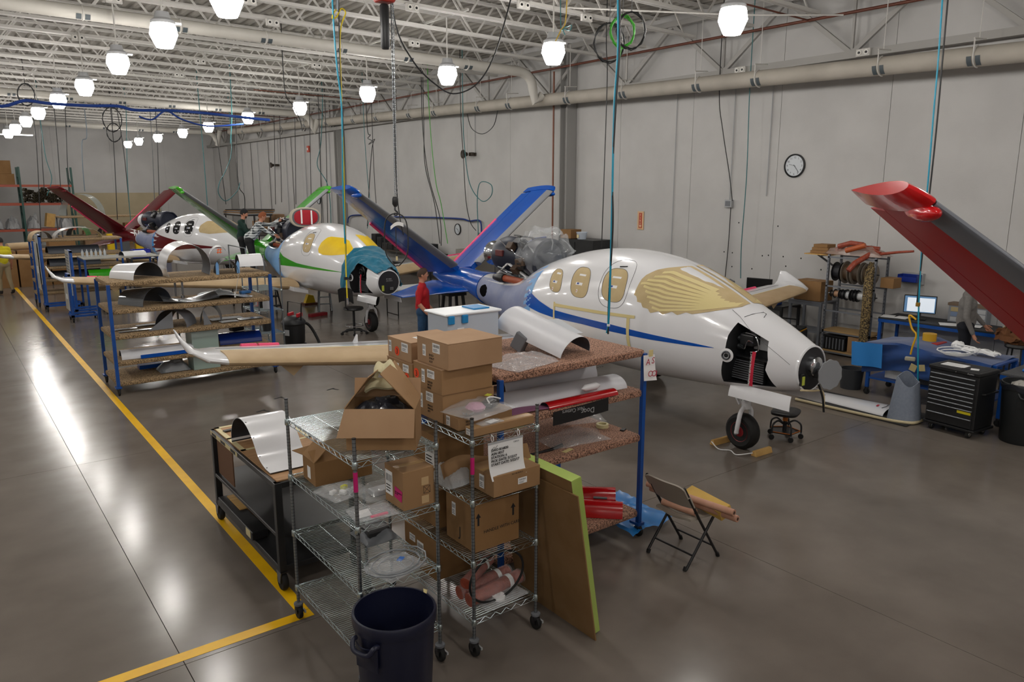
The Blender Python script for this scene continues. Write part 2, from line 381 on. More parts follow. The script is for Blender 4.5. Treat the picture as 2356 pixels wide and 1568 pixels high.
# ---------------------------------------------------------------- wall things
def clock(loc, r, label, full=False):
    t = thing('wall_clock', label, 'clock', loc, R(-90))   # local -y faces the room
    MB().lathe([(r*.86,-.02),(r*.9,-.045),(r,-.035),(r,-.001),(.001,-.001)], (0,0,0), 'y', 40).build('rim', BLACK, t, smooth=40)
    MB().lathe([(r*.9,-.022),(.001,-.022)], (0,0,0), 'y', 40, caps=False).build('face', mat('clock_face','c9cfd4',.35), t)
    if full:
        for h in range(1,13):
            a = R(90-30*h); q = r*.7
            text(str(h), r*.24, 'numeral', INK, t, Matrix.Translation((q*math.cos(a), -.0235, q*math.sin(a)-r*.08)) @ Matrix.Rotation(R(90),4,'X'), align='CENTER')
    for ang, L, w in (((180-14), .52, .035), ((-52), .72, .025)):
        a = R(ang); MB().beam((-.1*r*math.cos(a),-.028,-.1*r*math.sin(a)),(L*r*math.cos(a),-.028,L*r*math.sin(a)), .004, w*r*2, up=(0,-1,0)).build('hand', BLACK, t)
clock((14.995,9.65,3.75), .25, 'large round black-rimmed wall clock on the right wall', True)
clock((14.995,35.1,2.69), .2, 'small round clock on the wall behind the green tail fin')
clock((14.995,22.95,1.82), .2, 'small black round clock low on the wall behind the blue jet')
def horn(loc, label):
    t = thing('horn_speaker', label, 'speaker', loc, R(-90)); DK = mat('horn_brown','3e352c',.5)
    MB().lathe([(.05,-.3),(.06,-.2),(.1,-.32),(.15,-.36),(.15,-.37),(.09,-.32)], (-.12,0,0), 'y', 16, caps=False).build('bell', DK, t, smooth=50)
    MB().box((.03,-.12,0),(.2,.12,.12)).build('driver', DK, t, bevel=.02); MB().bb(.05,.15,-.06,0,-.05,.05).build('bracket', DK, t)
    MB().cyl((.1,-.02,.05),(.1,-.02,1.4),.012,n=6).build('conduit', LGREY, t)
horn((14.995,21.9,4.39), 'dark brown horn speaker on the wall left of the copper pipe')
horn((14.995,40.2,4.43), 'dark horn speaker high on the wall near the far column')
# vertical fire sign with letters
t = thing('wall_sign', 'tall narrow tan and red fire extinguisher sign on the right wall', 'sign', (14.99,14.1,2.43), R(-90))
MB().bb(-.11,.11,-.012,0,-.24,.24).build('plate', mat('sign_tan','d9b48a',.5), t); MB().bb(-.055,.055,-.016,-.012,-.2,.2).build('band', mat('sign_red','b5482c',.5), t)
for i, ch in enumerate('FIRE'): text(ch, .075, 'letter', mat('sign_cream','ecd3b0',.5), t, Matrix.Translation((0,-.0175,.12-.075*i)) @ Matrix.Rotation(R(90),4,'X'), align='CENTER')
MB().add([(0,-.018,-.19),(.04,-.018,-.12),(-.04,-.018,-.12)],[(0,1,2)]).build('arrow', MATS['sign_cream'], t)
# electrical boxes and wall conduits
def ebox(y, z, label, drop=True):
    t = thing('junction_box', label, 'electrical box', (14.995,y,z), R(-90)); MB().bb(-.1,.1,-.09,0,-.09,.09).build('box', LGREY, t, bevel=.008); MB().bb(-.07,.07,-.095,-.09,-.06,.06).build('cover', GREYP, t)
    if drop: MB().cyl((0,-.03,.09),(0,-.03,2.6),.012,n=6).build('conduit', LGREY, t)
ebox(11.28, 2.92, 'grey junction box with conduit high on the wall behind the white cockpit'); ebox(28.5,1.8,'grey junction box low on the wall behind the blue left fin',False); ebox(21.5,1.7,'grey outlet box ending the blue wall cable',False)
FA = thing('fire_alarm', 'small red fire alarm box high on the far end of the right wall', 'alarm', (14.99,36.0,5.1), R(-90)); MB().bb(-.12,.12,-.08,0,-.15,.15).build('body', mat('alarm_red','c24a33',.5), FA, bevel=.01); MB().bb(-.06,.06,-.09,-.08,-.05,.05).build('lens', PAPER, FA)
for i,(y) in enumerate((33.6,34.7,36.5,38.2,39.0,41.5,43.2,44.3,46.0)):
    tag(MB().cyl((14.96,y,.8),(14.96,y,5.75),.016,n=6).build('wall_conduit', mat('conduit_dark','5d5c5a',.5) if i%2 else LGREY), 'thin vertical conduit on the far part of the right wall', 'conduit', 'wall conduits at the far end')
tag(MB().cyl((14.97,13.0,1),(14.97,13.0,5.6),.01,n=6).build('wall_conduit', LGREY), 'single thin conduit on the wall right of the fire sign', 'conduit')
tag(MB().cyl((14.97,10.3,3.1),(14.97,10.3,5.6),.012,n=6).build('wall_conduit', LGREY), 'single thin conduit on the wall left of the big clock', 'conduit')
# far wall board
tag(MB().bb(6.4,11.5,51.45,51.52,.0,2.96).build('board_panel', mat('board_tan','b7a98c',.8,c2='ada083',scale=1)), 'large tan board standing on the far wall behind the maroon jet', 'board')
# ---------------------------------------------------------------- the jets
ST = [(-.90,1.50,.98,.26),(-.70,1.60,.92,.33),(-.46,1.71,.87,.41),(-.08,1.86,.82,.53),(.32,2.04,.78,.64),(.74,2.20,.75,.74),
(1.19,2.33,.72,.82),(1.75,2.41,.70,.87),(2.26,2.42,.69,.88),(2.8,2.37,.68,.87),(3.4,2.24,.69,.82),(3.94,2.07,.73,.74),(4.33,1.88,.79,.66),
(4.9,1.76,.90,.53),(5.6,1.72,1.06,.39),(6.3,1.70,1.22,.29),(7.0,1.68,1.38,.20),(7.6,1.64,1.50,.10)]
def fs(y, k):
    y = min(max(y, ST[0][0]), ST[-1][0]); n = len(ST); i = 0
    while i < n-2 and ST[i+1][0] < y: i += 1
    h = ST[i+1][0]-ST[i][0]; t = (y-ST[i][0])/h
    m = lambda j: (ST[min(j+1,n-1)][k]-ST[max(j-1,0)][k])/(ST[min(j+1,n-1)][0]-ST[max(j-1,0)][0])
    return (2*t**3-3*t*t+1)*ST[i][k]+(t**3-2*t*t+t)*m(i)*h+(-2*t**3+3*t*t)*ST[i+1][k]+(t**3-t*t)*m(i+1)*h
SN = 2.15
def fhalf(y, z):
    t, b, w = fs(y,1), fs(y,2), fs(y,3); c = b+.46*(t-b); q = (z-c)/(t-c) if z > c else (c-z)/(c-b)
    return 0. if q >= 1 else w*(1-q**SN)**(1/SN)
def fpt(y, a):   # ring point by angle
    t, b, w = fs(y,1), fs(y,2), fs(y,3); c = b+.46*(t-b); ca, sa = math.cos(a), math.sin(a)
    x = w*math.copysign(abs(ca)**(2/SN), ca); h = (t-c) if sa > 0 else (c-b); return (x, y, c+h*math.copysign(abs(sa)**(2/SN), sa))
def fsurf(y, z, s, off):
    z = min(z, fs(y,1)-.0005); e = .01; w = fhalf(y, z); dy = (fhalf(y+e,z)-fhalf(y-e,z))/(2*e); z2 = min(z+.004, fs(y,1)-.0003); dzz = (fhalf(y,z2)-fhalf(y,z-.006))/(z2-z+.006)
    n = Vector((1,-dy,-dzz)).normalized()*off; return Vector((s*(w+n.x), y+n.y, z+n.z))
def ring_patch(cy, cz, hy, hz, s, off, slant=0., n=28, rr=6, ex=2.8):
    mb = MB(); vs = [fsurf(cy, cz, s, off)]; f = []
    for r in range(1, rr+1):
        for k in range(n):
            a = 2*math.pi*k/n; u = math.copysign(abs(math.cos(a))**(2/ex), math.cos(a)); w = math.copysign(abs(math.sin(a))**(2/ex), math.sin(a))
            vs.append(fsurf(cy+hy*u*r/rr+slant*w*r/rr, cz+hz*w*r/rr, s, off if r < rr else .0))
    for k in range(n): f.append((0, 1+k, 1+(k+1)%n))
    for r in range(rr-1):
        for k in range(n): a = 1+r*n+k; b = 1+r*n+(k+1)%n; f.append((a, a+n, b+n, b))
    return mb.add(vs, f)
def ring_line(cy, cz, hy, hz, s, slant=0., w=.006, n=48, ex=2.8):
    pts = []
    for k in range(n):
        a = 2*math.pi*k/n; u = math.copysign(abs(math.cos(a))**(2/ex), math.cos(a)); q = math.copysign(abs(math.sin(a))**(2/ex), math.sin(a))
        pts.append(fsurf(cy+hy*u+slant*q, cz+hz*q, s, .001))
    return MB().tube(pts, w*.5, 5, loop=True)
def interp(pts, y):
    if y <= pts[0][0]: return pts[0][1]
    for a, b in zip(pts, pts[1:]):
        if y <= b[0]: return a[1]+(b[1]-a[1])*(y-a[0])/max(b[0]-a[0],1e-6)
    return pts[-1][1]
def strip_patch(lo, hi, s, off, ny=40, nz=8):
    y0, y1 = max(lo[0][0],hi[0][0]), min(lo[-1][0],hi[-1][0])
    def fn(u, v):
        y = y0+(y1-y0)*u; a = interp(lo,y); b = interp(hi,y); b = min(b, fs(y,1)-.0004); return fsurf(y, a+(b-a)*v, s, off)
    return MB().grid(fn, ny, nz)
def airfoil(c, th, n=14):
    up = []
    for i in range(n+1):
        x = .5*(1-math.cos(math.pi*i/n)); t = 5*th*(.2969*math.sqrt(x)-.126*x-.3516*x*x+.2843*x**3-.1015*x**4); up.append((x*c, t*c))
    return up
def foil(secs, th, f0=0., f1=1., off=0., n=12):
    # secs: list of (LE point, chord dir, thickness dir, chord); part of the chord between f0 and f1
    rings = []
    for le, cd, td, c in secs:
        le, cd, td = Vector(le), Vector(cd), Vector(td); ring_u, ring_l = [], []
        for i in range(n+1):
            x = f0+(f1-f0)*.5*(1-math.cos(math.pi*i/n)) if f0 == 0 else f0+(f1-f0)*i/n
            t = 5*th*(.2969*math.sqrt(max(x,0))-.126*x-.3516*x*x+.2843*x**3-.1015*x**4)*c+off
            if x <= 0: t = 0
            q = le+cd*(x*c-(off if i == 0 and f0 == 0 else 0)); ring_u.append(q+td*t); ring_l.append(q-td*t)
        rings.append(ring_u+ring_l[::-1][:-1] if f0 == 0 else ring_u+ring_l[::-1])
    return rings
FIN_R, FIN_T = ((.16,6.75,1.74),(0,.985,-.172),1.4), ((2.3,6.95,3.30),(0,1,-.02),1.1)
def fin_secs(s, n=8, t0=0., t1=1.):
    d = Vector((s*(FIN_T[0][0]-FIN_R[0][0]), 0, FIN_T[0][2]-FIN_R[0][2])).normalized(); td = Vector((d.z*s, 0, -d.x*s))*1.; out = []
    for i in range(n+1):
        t = t0+(t1-t0)*i/n; p = Vector(FIN_R[0]).lerp(Vector(FIN_T[0]), t); p.x *= s; out.append((p, Vector(FIN_R[1]).lerp(Vector(FIN_T[1]),t), td, FIN_R[2]+(FIN_T[2]-FIN_R[2])*t))
    return out
def fin(root, s, main, boot, cap, rud=None, capless=False):
    f = MB().rings(foil(fin_secs(s,8,0,.955), .085, .13, .69)).build('fin', main, root, smooth=40)
    MB().rings(foil(fin_secs(s,8,.05,.94), .09, 0, .165, .002)).build('leading_edge_boot', boot, root, smooth=40)
    MB().rings(foil(fin_secs(s,8,.03,.93), .085, .70, 1.)).build('ruddervator', rud or main, root, smooth=40)
    if not capless:
        se = fin_secs(s,4,.945,1.0); se2 = []
        for i,(p,cd,td,c) in enumerate(se): k = 1-.10*(i/4)**2; se2.append((Vector(p)+Vector((0,(1-k)*c*.8-.015,0)),cd,td,c*k+.02))
        MB().rings(foil(se2, .105, 0, 1.)).build('tip_cap', cap, root, smooth=40)
        p,cd,td,c = fin_secs(s,1,.93,1)[0]; q = Vector(p)+Vector((0,.12*c,0))
        MB().lathe([(.001,-.2),(.03,-.17),(.05,-.08),(.055,.02),(.04,.16),(.015,.26),(.001,.3)], tuple(q+td*.045), 'y', 12).build('tip_light_fairing', cap, root, smooth=50)
    else:
        MB().rings(foil(fin_secs(s,3,.955,1.0), .085, .13, .55)).build('tip_stub', cap, root, smooth=40)
    return f
WG = [(.72,2.45,.86,1.75),(2.2,2.62,.97,1.5),(4.2,2.86,1.14,1.17),(5.55,3.03,1.27,.92)]
def wing_secs(s):
    out = []
    for x, y, z, c in WG: out.append(((s*x,y,z),(0,1,.03),(0,0,1),c))
    for x, y, z, c, k in ((5.74,3.12,1.30,.82,.3),(5.88,3.34,1.37,.63,.7),(5.95,3.66,1.50,.32,1.),(5.97,3.84,1.57,.14,1.)): out.append(((s*x,y,z),(0,1,0),Vector((-s*k,0,1.1-k)).normalized(),c))
    return out
def wing(root, s, paper=True, strips=True, drape=False):
    w = MB().rings(foil(wing_secs(s), .13)).build('wing', WHITE, root, smooth=35)
    sec = wing_secs(s)[:4]
    MB().rings(foil(sec, .13, .72, .725, .003, n=2)).build('aileron_gap', mat('seam_dark','4b4d50',.6), w)
    if paper:
        p = foil([(Vector(a), b, c, d) for a, b, c, d in sec], .145, 0, .42, .006)
        MB().rings(p).build('masking_paper', PAPERB, w, smooth=40)
        MB().rings(foil(sec, .145, .42, .445, .007, n=2)).build('masking_tape', TANT, w)
        # torn paper corner hanging below
        le = Vector(sec[3][0]); a = le+Vector((-s*.55,.12,-.05)); b = le+Vector((-s*1.05,.12,-.06)); c = le+Vector((-s*.8,.15,-.3))
        MB().add([a,b,c,a+Vector((0,.004,0)),b+Vector((0,.004,0)),c+Vector((0,.004,0))],[(0,1,2),(5,4,3),(0,3,4,1),(1,4,5,2),(2,5,3,0)]).build('paper_flap', PAPERB, w)
    if strips:
        for t0, t1 in ((.35,.55),(.57,.72)) if strips is True else strips:
            A, B = Vector(sec[2][0])+Vector((0,sec[2][3],-.0)), Vector(sec[3][0])+Vector((0,sec[3][3],0))
            MB().cyl(A.lerp(B,t0)+Vector((0,.0,.02)), A.lerp(B,t1)+Vector((0,.0,.02)), .045, n=10).build('foam_strip', PINKF, w, smooth=50)
    # fuel cap, vane
    p = Vector((s*3.2,3.15,1.13)); MB().lathe([(.05,0),(.05,.012),(.001,.012)], tuple(p+Vector((0,.35,-.0))), 'z', 14).build('fuel_cap', DSTEEL, w)
    q = Vector((s*3.6,3.86,1.095)); MB().prism([(0,0),(.2,0),(.03,.17),(0,.17)],-.006,.006).xf(Matrix.Translation(q)@Matrix.Rotation(R(90),4,'Z')@Matrix.Rotation(R(90),4,'X')).build('vane', WHITE, w)
    return w
def wheel(root, c, r, w, hub, name='wheel'):
    prof = [(r*.55,-w*.42),(r*.8,-w*.5),(r*.95,-w*.36),(r,-w*.12),(r,w*.12),(r*.95,w*.36),(r*.8,w*.5),(r*.55,w*.42)]
    t = MB().lathe(prof, c, 'x', 28).build('tire', RUBBER, root, smooth=40)
    h = MB().lathe([(r*.12,-w*.52),(r*.2,-w*.46),(r*.45,-w*.34),(r*.56,-w*.44),(r*.56,w*.44),(r*.45,w*.34),(r*.2,w*.46),(r*.12,w*.52)], c, 'x', 24).build('hub', hub, t, smooth=40)
    for k in range(6):
        a = k*math.pi/3
        for s in (-1,1): MB().lathe([(r*.06,0),(r*.06,s*.004),(.0005,s*.004)], (c[0]+s*w*.36,c[1]+r*.33*math.cos(a),c[2]+r*.33*math.sin(a)), 'x', 10).build('hub_hole', BLACK, t)
def nose_gear(root, hub=None):
    hub = hub or mat('wheel_red','8a1f25',.4)
    wheel(root, (0,0,.235), .235, .17, hub)
    f = MB()
    for s in (-1,1): f.tube(bez([(s*.125,.0,.225),(s*.125,-.02,.36),(s*.1,-.03,.5),(s*.03,-.03,.57)],5), [.03,.03,.028,.03,.03]*3+[.035], 8)
    f.cyl((0,-.03,.54),(0,-.03,.64),.06,n=14); f.build('fork', WHITE, root, smooth=50)
    MB().cyl((-.15,0,.225),(.15,0,.225),.02,n=10).build('axle', STEEL, root)
    MB().cyl((0,-.03,.62),(0,.02,1.15),.038,n=14).build('strut', CHROME, root, smooth=50)
    l = MB(); l.beam((-.03,.05,.58),(-.03,.2,.8),.03,.02); l.beam((.03,.05,.58),(.03,.2,.8),.03,.02); l.beam((0,.2,.8),(0,.05,1.0),.05,.02); l.build('torque_link', WHITE, root)
    for s in (-1,1):
        MB().sheet(lambda u, v: (s*(.27+.05*math.sin(v*1.5)+.03*u), -.86+.84*u-.02*v*(1-u), .93-.17*v), 10, 5, .008).build('gear_door', WHITE, root, smooth=50)
def main_gear(root):
    for s in (-1,1):
        wheel(root, (s*1.75,3.35,.27), .27, .19, LGREY)
        MB().tube([(s*1.6,3.35,.27),(s*1.45,3.3,.6),(s*1.4,3.2,.98)], [.04,.045,.05], 10).build('leg', WHITE, root, smooth=50)
def jet(name, label, loc, rz, sch):
    J = thing(name, label, 'jet', loc, rz)
    main = sch['fin']; nF = 84
    ysr = [ST[0][0]+(ST[-1][0]-ST[0][0])*i/nF for i in range(nF+1)]
    mb = MB().rings([[fpt(y, 2*math.pi*k/48) for k in range(48)] for y in ysr])
    F = mb.build('fuselage', WHITE, J, smooth=45)
    if sch.get('bay', True):   # equipment bay cut into the starboard nose
        poly = sch.get('baypoly') or [(-.12,1.70),(-.53,1.53),(-.58,1.32),(-.56,1.2),(-.64,.99),(.02,.94),(-.06,1.24),(-.08,1.40),(-.08,1.55)]
        M_ = Matrix(((0,0,1,0),(1,0,0,0),(0,1,0,0),(0,0,0,1)))
        cut = MB().prism(poly, -1.2, -.16).xf(M_).build('cutter', DARKBAY, J)
        F.data.materials.append(DARKBAY)
        for p in cut.data.polygons: p.material_index = 0
        md = F.modifiers.new('cut','BOOLEAN'); md.operation = 'DIFFERENCE'; md.object = cut; md.solver = 'EXACT'; md.material_mode = 'TRANSFER'
        bpy.context.view_layer.update(); dg = bpy.context.evaluated_depsgraph_get(); me = bpy.data.meshes.new_from_object(F.evaluated_get(dg))
        F.modifiers.clear(); F.data = me; bpy.data.objects.remove(cut); me.shade_smooth(); me.set_sharp_from_angle(angle=R(45))
        # what is in the bay
        B = sch['baykit']
        if B:
            g = MB(); g.tube(bez([(-.30,-.12,1.52),(-.34,-.2,1.58),(-.33,-.36,1.56),(-.32,-.4,1.40),(-.33,-.3,1.36)],6), .008, 6); g.tube(bez([(-.34,-.14,1.42),(-.37,-.24,1.40),(-.37,-.28,1.5),(-.34,-.34,1.48)],6), .008, 6); g.build('pipework', CHROME, J, smooth=50)
            MB().box((-.27,-.24,1.5),(.16,.2,.14)).build('pump_block', BLACKM, J, bevel=.02); MB().cyl((-.3,-.1,1.5),(-.3,-.18,1.5),.035,n=12).build('actuator', STEEL, J, smooth=40); MB().cyl((-.3,-.1,1.4),(-.3,-.18,1.4),.035,n=12).build('actuator', STEEL, J, smooth=40)
            MB().box((-.2,-.36,1.48),(.03,.22,.2)).build('bracket_plate', LGREY, J, bevel=.01)
            MB().box((-.28,-.3,1.285),(.1,.5,.02)).build('bay_shelf', BLACKM, J)
            MB().box((-.25,-.24,1.12),(.06,.46,.28)).build('air_intake_box', BLACK, J, bevel=.01)
            for i in range(9): MB().box((-.285,-.24,1.0+.028*i),(.012,.46,.008)).build('louver', GREYP, J)
        r0 = MB().sheet(lambda u, v: (-.425-.015*math.sin(u*3), -.455+.05*v+.02*u, 1.40-.42*u), 8, 2, .002).build('warning_ribbon', mat('ribbon_red','c21b3a',.6), J)
        text('REMOVE BEFORE FLIGHT', .034, 'ribbon_text', PAPER, r0, frame_m((-.446,-.402,1.0),(0,-.04,1),(0,1,.04)))
        hp = ring_patch(-.10,1.31,.085,.085,-1,.006,n=24,rr=3,ex=2).build('intake_plate', WHITE, J, smooth=60); MB().tube([fsurf(-.10+.045*math.cos(a),1.31+.045*math.sin(a),-1,.008) for a in [2*math.pi*k/20 for k in range(20)]],.012,6,loop=True).build('intake_ring', DSTEEL, hp, smooth=60); ring_patch(-.10,1.31,.042,.042,-1,.009,n=20,rr=2,ex=2).build('intake_hole', BLACK, hp)
    # nose bulkhead
    bk = MB().lathe([(.262,0),(.25,-.012),(.001,-.012)], (0,-.9,1.235), 'y', 32).build('nose_bulkhead', mat('bulkhead_dark','26262a',.55), J, smooth=30)
    tr = MB().lathe([(.27,.02),(.275,-.012),(.258,-.02),(.252,-.005)], (0,-.9,1.235), 'y', 40, caps=False).build('nose_ring', WHITE, J, smooth=50)
    if sch.get('radar'):
        MB().lathe([(.12,-.01),(.115,-.08),(.06,-.12),(.001,-.12)], (0,-.9,1.27), 'y', 20).build('radar_motor', CHROME, bk, smooth=40); MB().box((.02,-1.0,1.2),(.14,.1,.12)).build('motor_box', BLACK, bk, bevel=.02)
        pl = []; n=40
        for k in range(n): a=2*math.pi*k/n; rr=.155 if (k//2)%2 else .148; pl.append((rr*math.cos(a), rr*math.sin(a)*1.15))
        MB().prism(pl,-.008,.008).xf(Matrix.Translation((.05,-1.12,1.2))@Matrix.Rotation(R(-20),4,'Z')@Matrix.Rotation(R(90),4,'X')).build('radar_plate', mat('radar_grey','8d9094',.5), J)
        MB().box((-.19,-.925,1.13),(.06,.03,.14)).build('control_unit', BLACKM, bk, bevel=.006); MB().box((-.185,-.945,1.12),(.04,.01,.1)).build('warning_label', mat('label_yellow','bcc64e',.5), bk)
        MB().tube(bez([(-.2,-.93,1.01),(-.05,-.97,.99),(.12,-1.0,.96),(.14,-1.02,.78)],6),.012,6).build('cable', mat('cable_cream','d5c49b',.6), bk, smooth=50)
        MB().tube(bez([(.06,-.98,1.05),(.1,-1.02,.9),(.13,-1.03,.72)],6),.014,6).build('cable', BLACK, bk, smooth=50)
    else:
        MB().box((-.15,-.925,1.12),(.05,.02,.12)).build('warning_label', mat('label_yellow','bcc64e',.5), bk); MB().box((.05,-.935,1.1),(.09,.04,.07)).build('connector', CHROME, bk, bevel=.01)
        text('PP 3000\nS/N 0016', .04, 'bulkhead_marking', LGREY, bk, frame_m((-.06,-.915,1.3),(1,0,0),(0,0,1)))
    # windows and doors
    cov = sch['winmat']
    for s in (-1,1):
        for cy, cz, hy, hz, sl in sch['wins']:
            w_ = ring_patch(cy,cz,hy,hz,s,.004,sl).build('cabin_window', cov, J, smooth=60)
            ring_line(cy,cz,hy,hz,s,sl,.006).build('window_seam', mat('seam_dark','4b4d50',.6), w_, smooth=60)
            if s < 0:
                for dz_, hh, mm in ((-.02,.018,PAPER),(.1,.012,PAPER)):
                    MB().grid(lambda u,v: fsurf(cy+.09*(.5-u)*2*hy/.2*.8, cz+dz_+hh*(2*v-1), s, .007), 6, 2).build('sticker', mm, w_)
                ring_patch(cy+.01,cz-.12,.022,.032,s,.008,n=16,rr=2,ex=2).build('sticker', PAPER, w_); ring_patch(cy+.01,cz-.12,.012,.018,s,.0095,n=12,rr=2,ex=2).build('sticker_mark', REDINK, w_)
                MB().grid(lambda u,v: fsurf(cy+.05-.05*u, cz-.03+.024*v, s, .0085), 3, 2).build('sticker_mark', mat('sticker_navy','1c3f8f',.5), w_)
        ring_line(1.70,2.0,.27,.31,s,.05,.005).build('door_seam', mat('seam_dark','4b4d50',.6), J, smooth=60)
        MB().tube([fsurf(1.66+.12*u,2.23-.01*u,s,.004) for u in (0,.5,1)],.009,6).build('door_handle', BLACK, J, smooth=60)
        if sch['ws'] == 'tape':
            lo = [(-.02,1.86),(.2,1.80),(.42,1.745),(.5,1.76),(.6,1.715),(.68,1.75),(.8,1.70),(.86,1.735),(.98,1.70),(1.02,1.75),(1.12,1.76),(1.13,1.81),(1.22,1.82),(1.24,1.88),(1.30,1.90)]
            hi = [(-.02,3),(.93,3),(.97,2.27),(1.1,2.25),(1.2,2.22),(1.28,2.15),(1.30,2.1)]; losm = [(-.02,1.87),(.42,1.77),(.85,1.71),(1.1,1.76),(1.3,1.9)]
            strip_patch(lo,hi,s,.004,60,12).build('windscreen_cover', TAN, J, smooth=60)
            for k in range(9):
                f0 = .05+.1*k; y1 = 1.27-.06*abs(k-5); y0 = .02+.055*max(0,k-2) if k < 9 else .1
                L = [(y0+(y1-y0)*i/16, 0) for i in range(17)]
                lo2 = [(y, interp(losm,y)+(min(interp(hi,y),fs(y,1)-.01)-interp(losm,y))*f0) for y,_ in L]; hi2 = [(y, z+.028) for y,z in lo2]
                strip_patch(lo2,hi2,s,.0065,24,2).build('tape_strip', TANT, J, smooth=60)
        elif sch['ws'] == 'yellow':
            lo = [(.06,1.83),(.3,1.79),(.6,1.76),(.9,1.755),(1.08,1.80),(1.14,1.88)]; hi = [(.06,1.85),(.3,1.98),(.5,2.08),(.7,2.14),(1.0,2.16),(1.08,2.14),(1.14,2.02)]
            strip_patch(lo,hi,s,.004,44,10).build('side_window_cover', YELC, J, smooth=60)
            if s > 0:
                strip_patch([(-.07,1.82),(.2,1.80),(.4,1.86),(.6,1.98),(.74,2.1)],[(-.07,3),(.74,3)],s,.004,30,10).build('windscreen_cover', YELC, J, smooth=60)
        else:
            lo = [(.0,1.86),(.3,1.84),(.7,1.8),(1.1,1.84),(1.2,1.94)]; hi = [(.0,1.9),(.3,2.06),(.7,2.2),(1.1,2.2),(1.2,2.06)]
            strip_patch(lo,hi,s,.004,40,10).build('windscreen_cover', TAN, J, smooth=60)
        if sch.get('stripe'):
            lo, hi = sch['stripe']; strip_patch(lo,hi,s,.003,60,4).build('stripe', sch['stripem'], J, smooth=60)
        for lo, hi, m_, nm in sch.get('patches',[]): strip_patch(lo,hi,s,.003 if nm!='tape_strip' else .006,30,10).build(nm, m_, J, smooth=60)
    # hatch seams on the nose, stall strip
    if sch.get('seams'):
        SM = mat('seam_dark','4b4d50',.6)
        MB().tube([fsurf(y, z, -1, .0015) for y,z in [(.03,1.83),(-.1,1.76),(-.3,1.62),(-.5,1.5),(-.7,1.38),(-.82,1.3)]],.0025,4).build('hatch_seam', SM, J)
        MB().tube([fsurf(-.14-.04*i, 1.82-.03*abs(i-2), -1, .003) for i in range(5)],.004,4).build('hatch_seam', SM, J)
    # wings, tail
    wing(J,-1,strips=sch.get('strips',True)); wing(J,1,strips=True)
    for s in (-1,1):
        # root fillet
        MB().rings([[ (s*(.60+.36*u), 2.2+2.4*v, .78+.10*u+.10*math.sin(math.pi*v)*(1-u)-(.16 if k else 0)) for v in [q/10 for q in range(11)] for k in (0,)] + [(s*(.60+.36*u), 2.2+2.4*(1-v), .70+.08*u) for v in [q/10 for q in range(11)]] for u in (0,.35,.7,1.)]).build('wing_fillet', WHITE, J, smooth=60)
    tc = MB().rings([[(x*1.06, y, 1.53+(z-1.53)*1.06) for x, y, z in [fpt(yy, 2*math.pi*k/36) for k in range(36)]] for yy in [5.95+1.65*i/12 for i in range(13)]] + [[(.05*math.cos(2*math.pi*k/36), 8.05, 1.57+.06*math.sin(2*math.pi*k/36)) for k in range(36)]])
    tc.build('tail_cone', main, J, smooth=45)
    for s in (-1,1):
        fin(J, s, main, sch['boot'], sch.get('cap',main), sch.get('rud'), capless=(s in sch.get('capless',())))
        if s in sch.get('finstrip',()):
            sec = fin_secs(s,1); A = Vector(sec[0][0])+Vector(sec[0][1])*sec[0][3]; B = Vector(sec[1][0])+Vector(sec[1][1])*sec[1][3]
            MB().cyl(A.lerp(B,.06),A.lerp(B,.62),.035,n=10).build('foam_strip', PINKF, J, smooth=50)
        # ventral strake
        MB().rings(foil([((s*.1,5.9,1.42),(0,1,-.02),Vector((s*.3,0,1)),2.2),((s*.5,6.9,1.26),(0,1,0),Vector((s*.3,0,1)),1.35),((s*.95,7.8,1.10),(0,1,0),Vector((s*.3,0,1)),.6)],.05)).build('ventral_strake', main, J, smooth=40)
    # fin root fairing hump
    MB().rings([[(.30*math.cos(a)*k, y, 1.5+.24*k*math.sin(a)) for a in [2*math.pi*q/24 for q in range(24)]] for y,k in ((5.75,.35),(6.2,.8),(6.9,1.),(7.6,.75),(8.15,.25))]).build('tail_fairing', main, J, smooth=60)
    if sch.get('engine') != 'none':
        E_ = MB(); zc = 2.10
        MB().lathe([(.20,.42),(.225,.38),(.19,.30),(.20,.12),(.215,0),(.2,0),(.18,.3),(.17,.36)], (0,5.5,zc), 'y', 28, caps=False).build('exhaust_nozzle', CHROME if sch['engine']!='white' else WHITE, J, smooth=50)
        MB().lathe([(.001,.2),(.1,.12),(.14,0),(.14,-.05)], (0,5.5,zc), 'y', 20).build('exhaust_cone', DSTEEL, J, smooth=50)
        e = MB().lathe([(.2,.0),(.31,-.02),(.335,-.12),(.33,-.42),(.28,-.5),(.25,-.9),(.33,-1.0),(.36,-1.08),(.36,-1.36),(.33,-1.4),(.3,-1.3),(.001,-1.3)], (0,5.5,zc), 'y', 30).build('engine_core', mat('engine_navy','1c2233',.45), J, smooth=35)
        rnd = random.Random(sch.get('seed',1))
        for k in range(14):
            a = rnd.uniform(0,6.28); y0 = 5.4-rnd.random()*.3; r_ = .345
            pts = [(math.cos(a+q*.14*rnd.uniform(.5,2))*r_*(1+.06*rnd.random()), y0-.14*q, zc+math.sin(a+q*.14)*r_*(1+.06*rnd.random())) for q in range(7)]
            MB().tube(bez(pts,3),.009+.008*rnd.random(),6).build('engine_pipe', rnd.choice([CHROME,STEEL,BLACK,mat('pipe_blue','27408a',.4)]), e, smooth=50)
        for k in range(8):
            a = rnd.uniform(1.8,4.6); y0 = 5.0-rnd.random()*.6
            MB().box((math.cos(a)*.34,y0,zc+math.sin(a)*.34),(.12,.16,.13),0,0,-a).build('engine_accessory', rnd.choice([BLACKM,DSTEEL,mat('accessory_brown','4b3a2c',.5)]), e, bevel=.012)
        MB().box((-.33,5.18,zc+.06),(.05,.22,.11)).build('control_box', mat('control_red','5d2525',.5), e, bevel=.01)
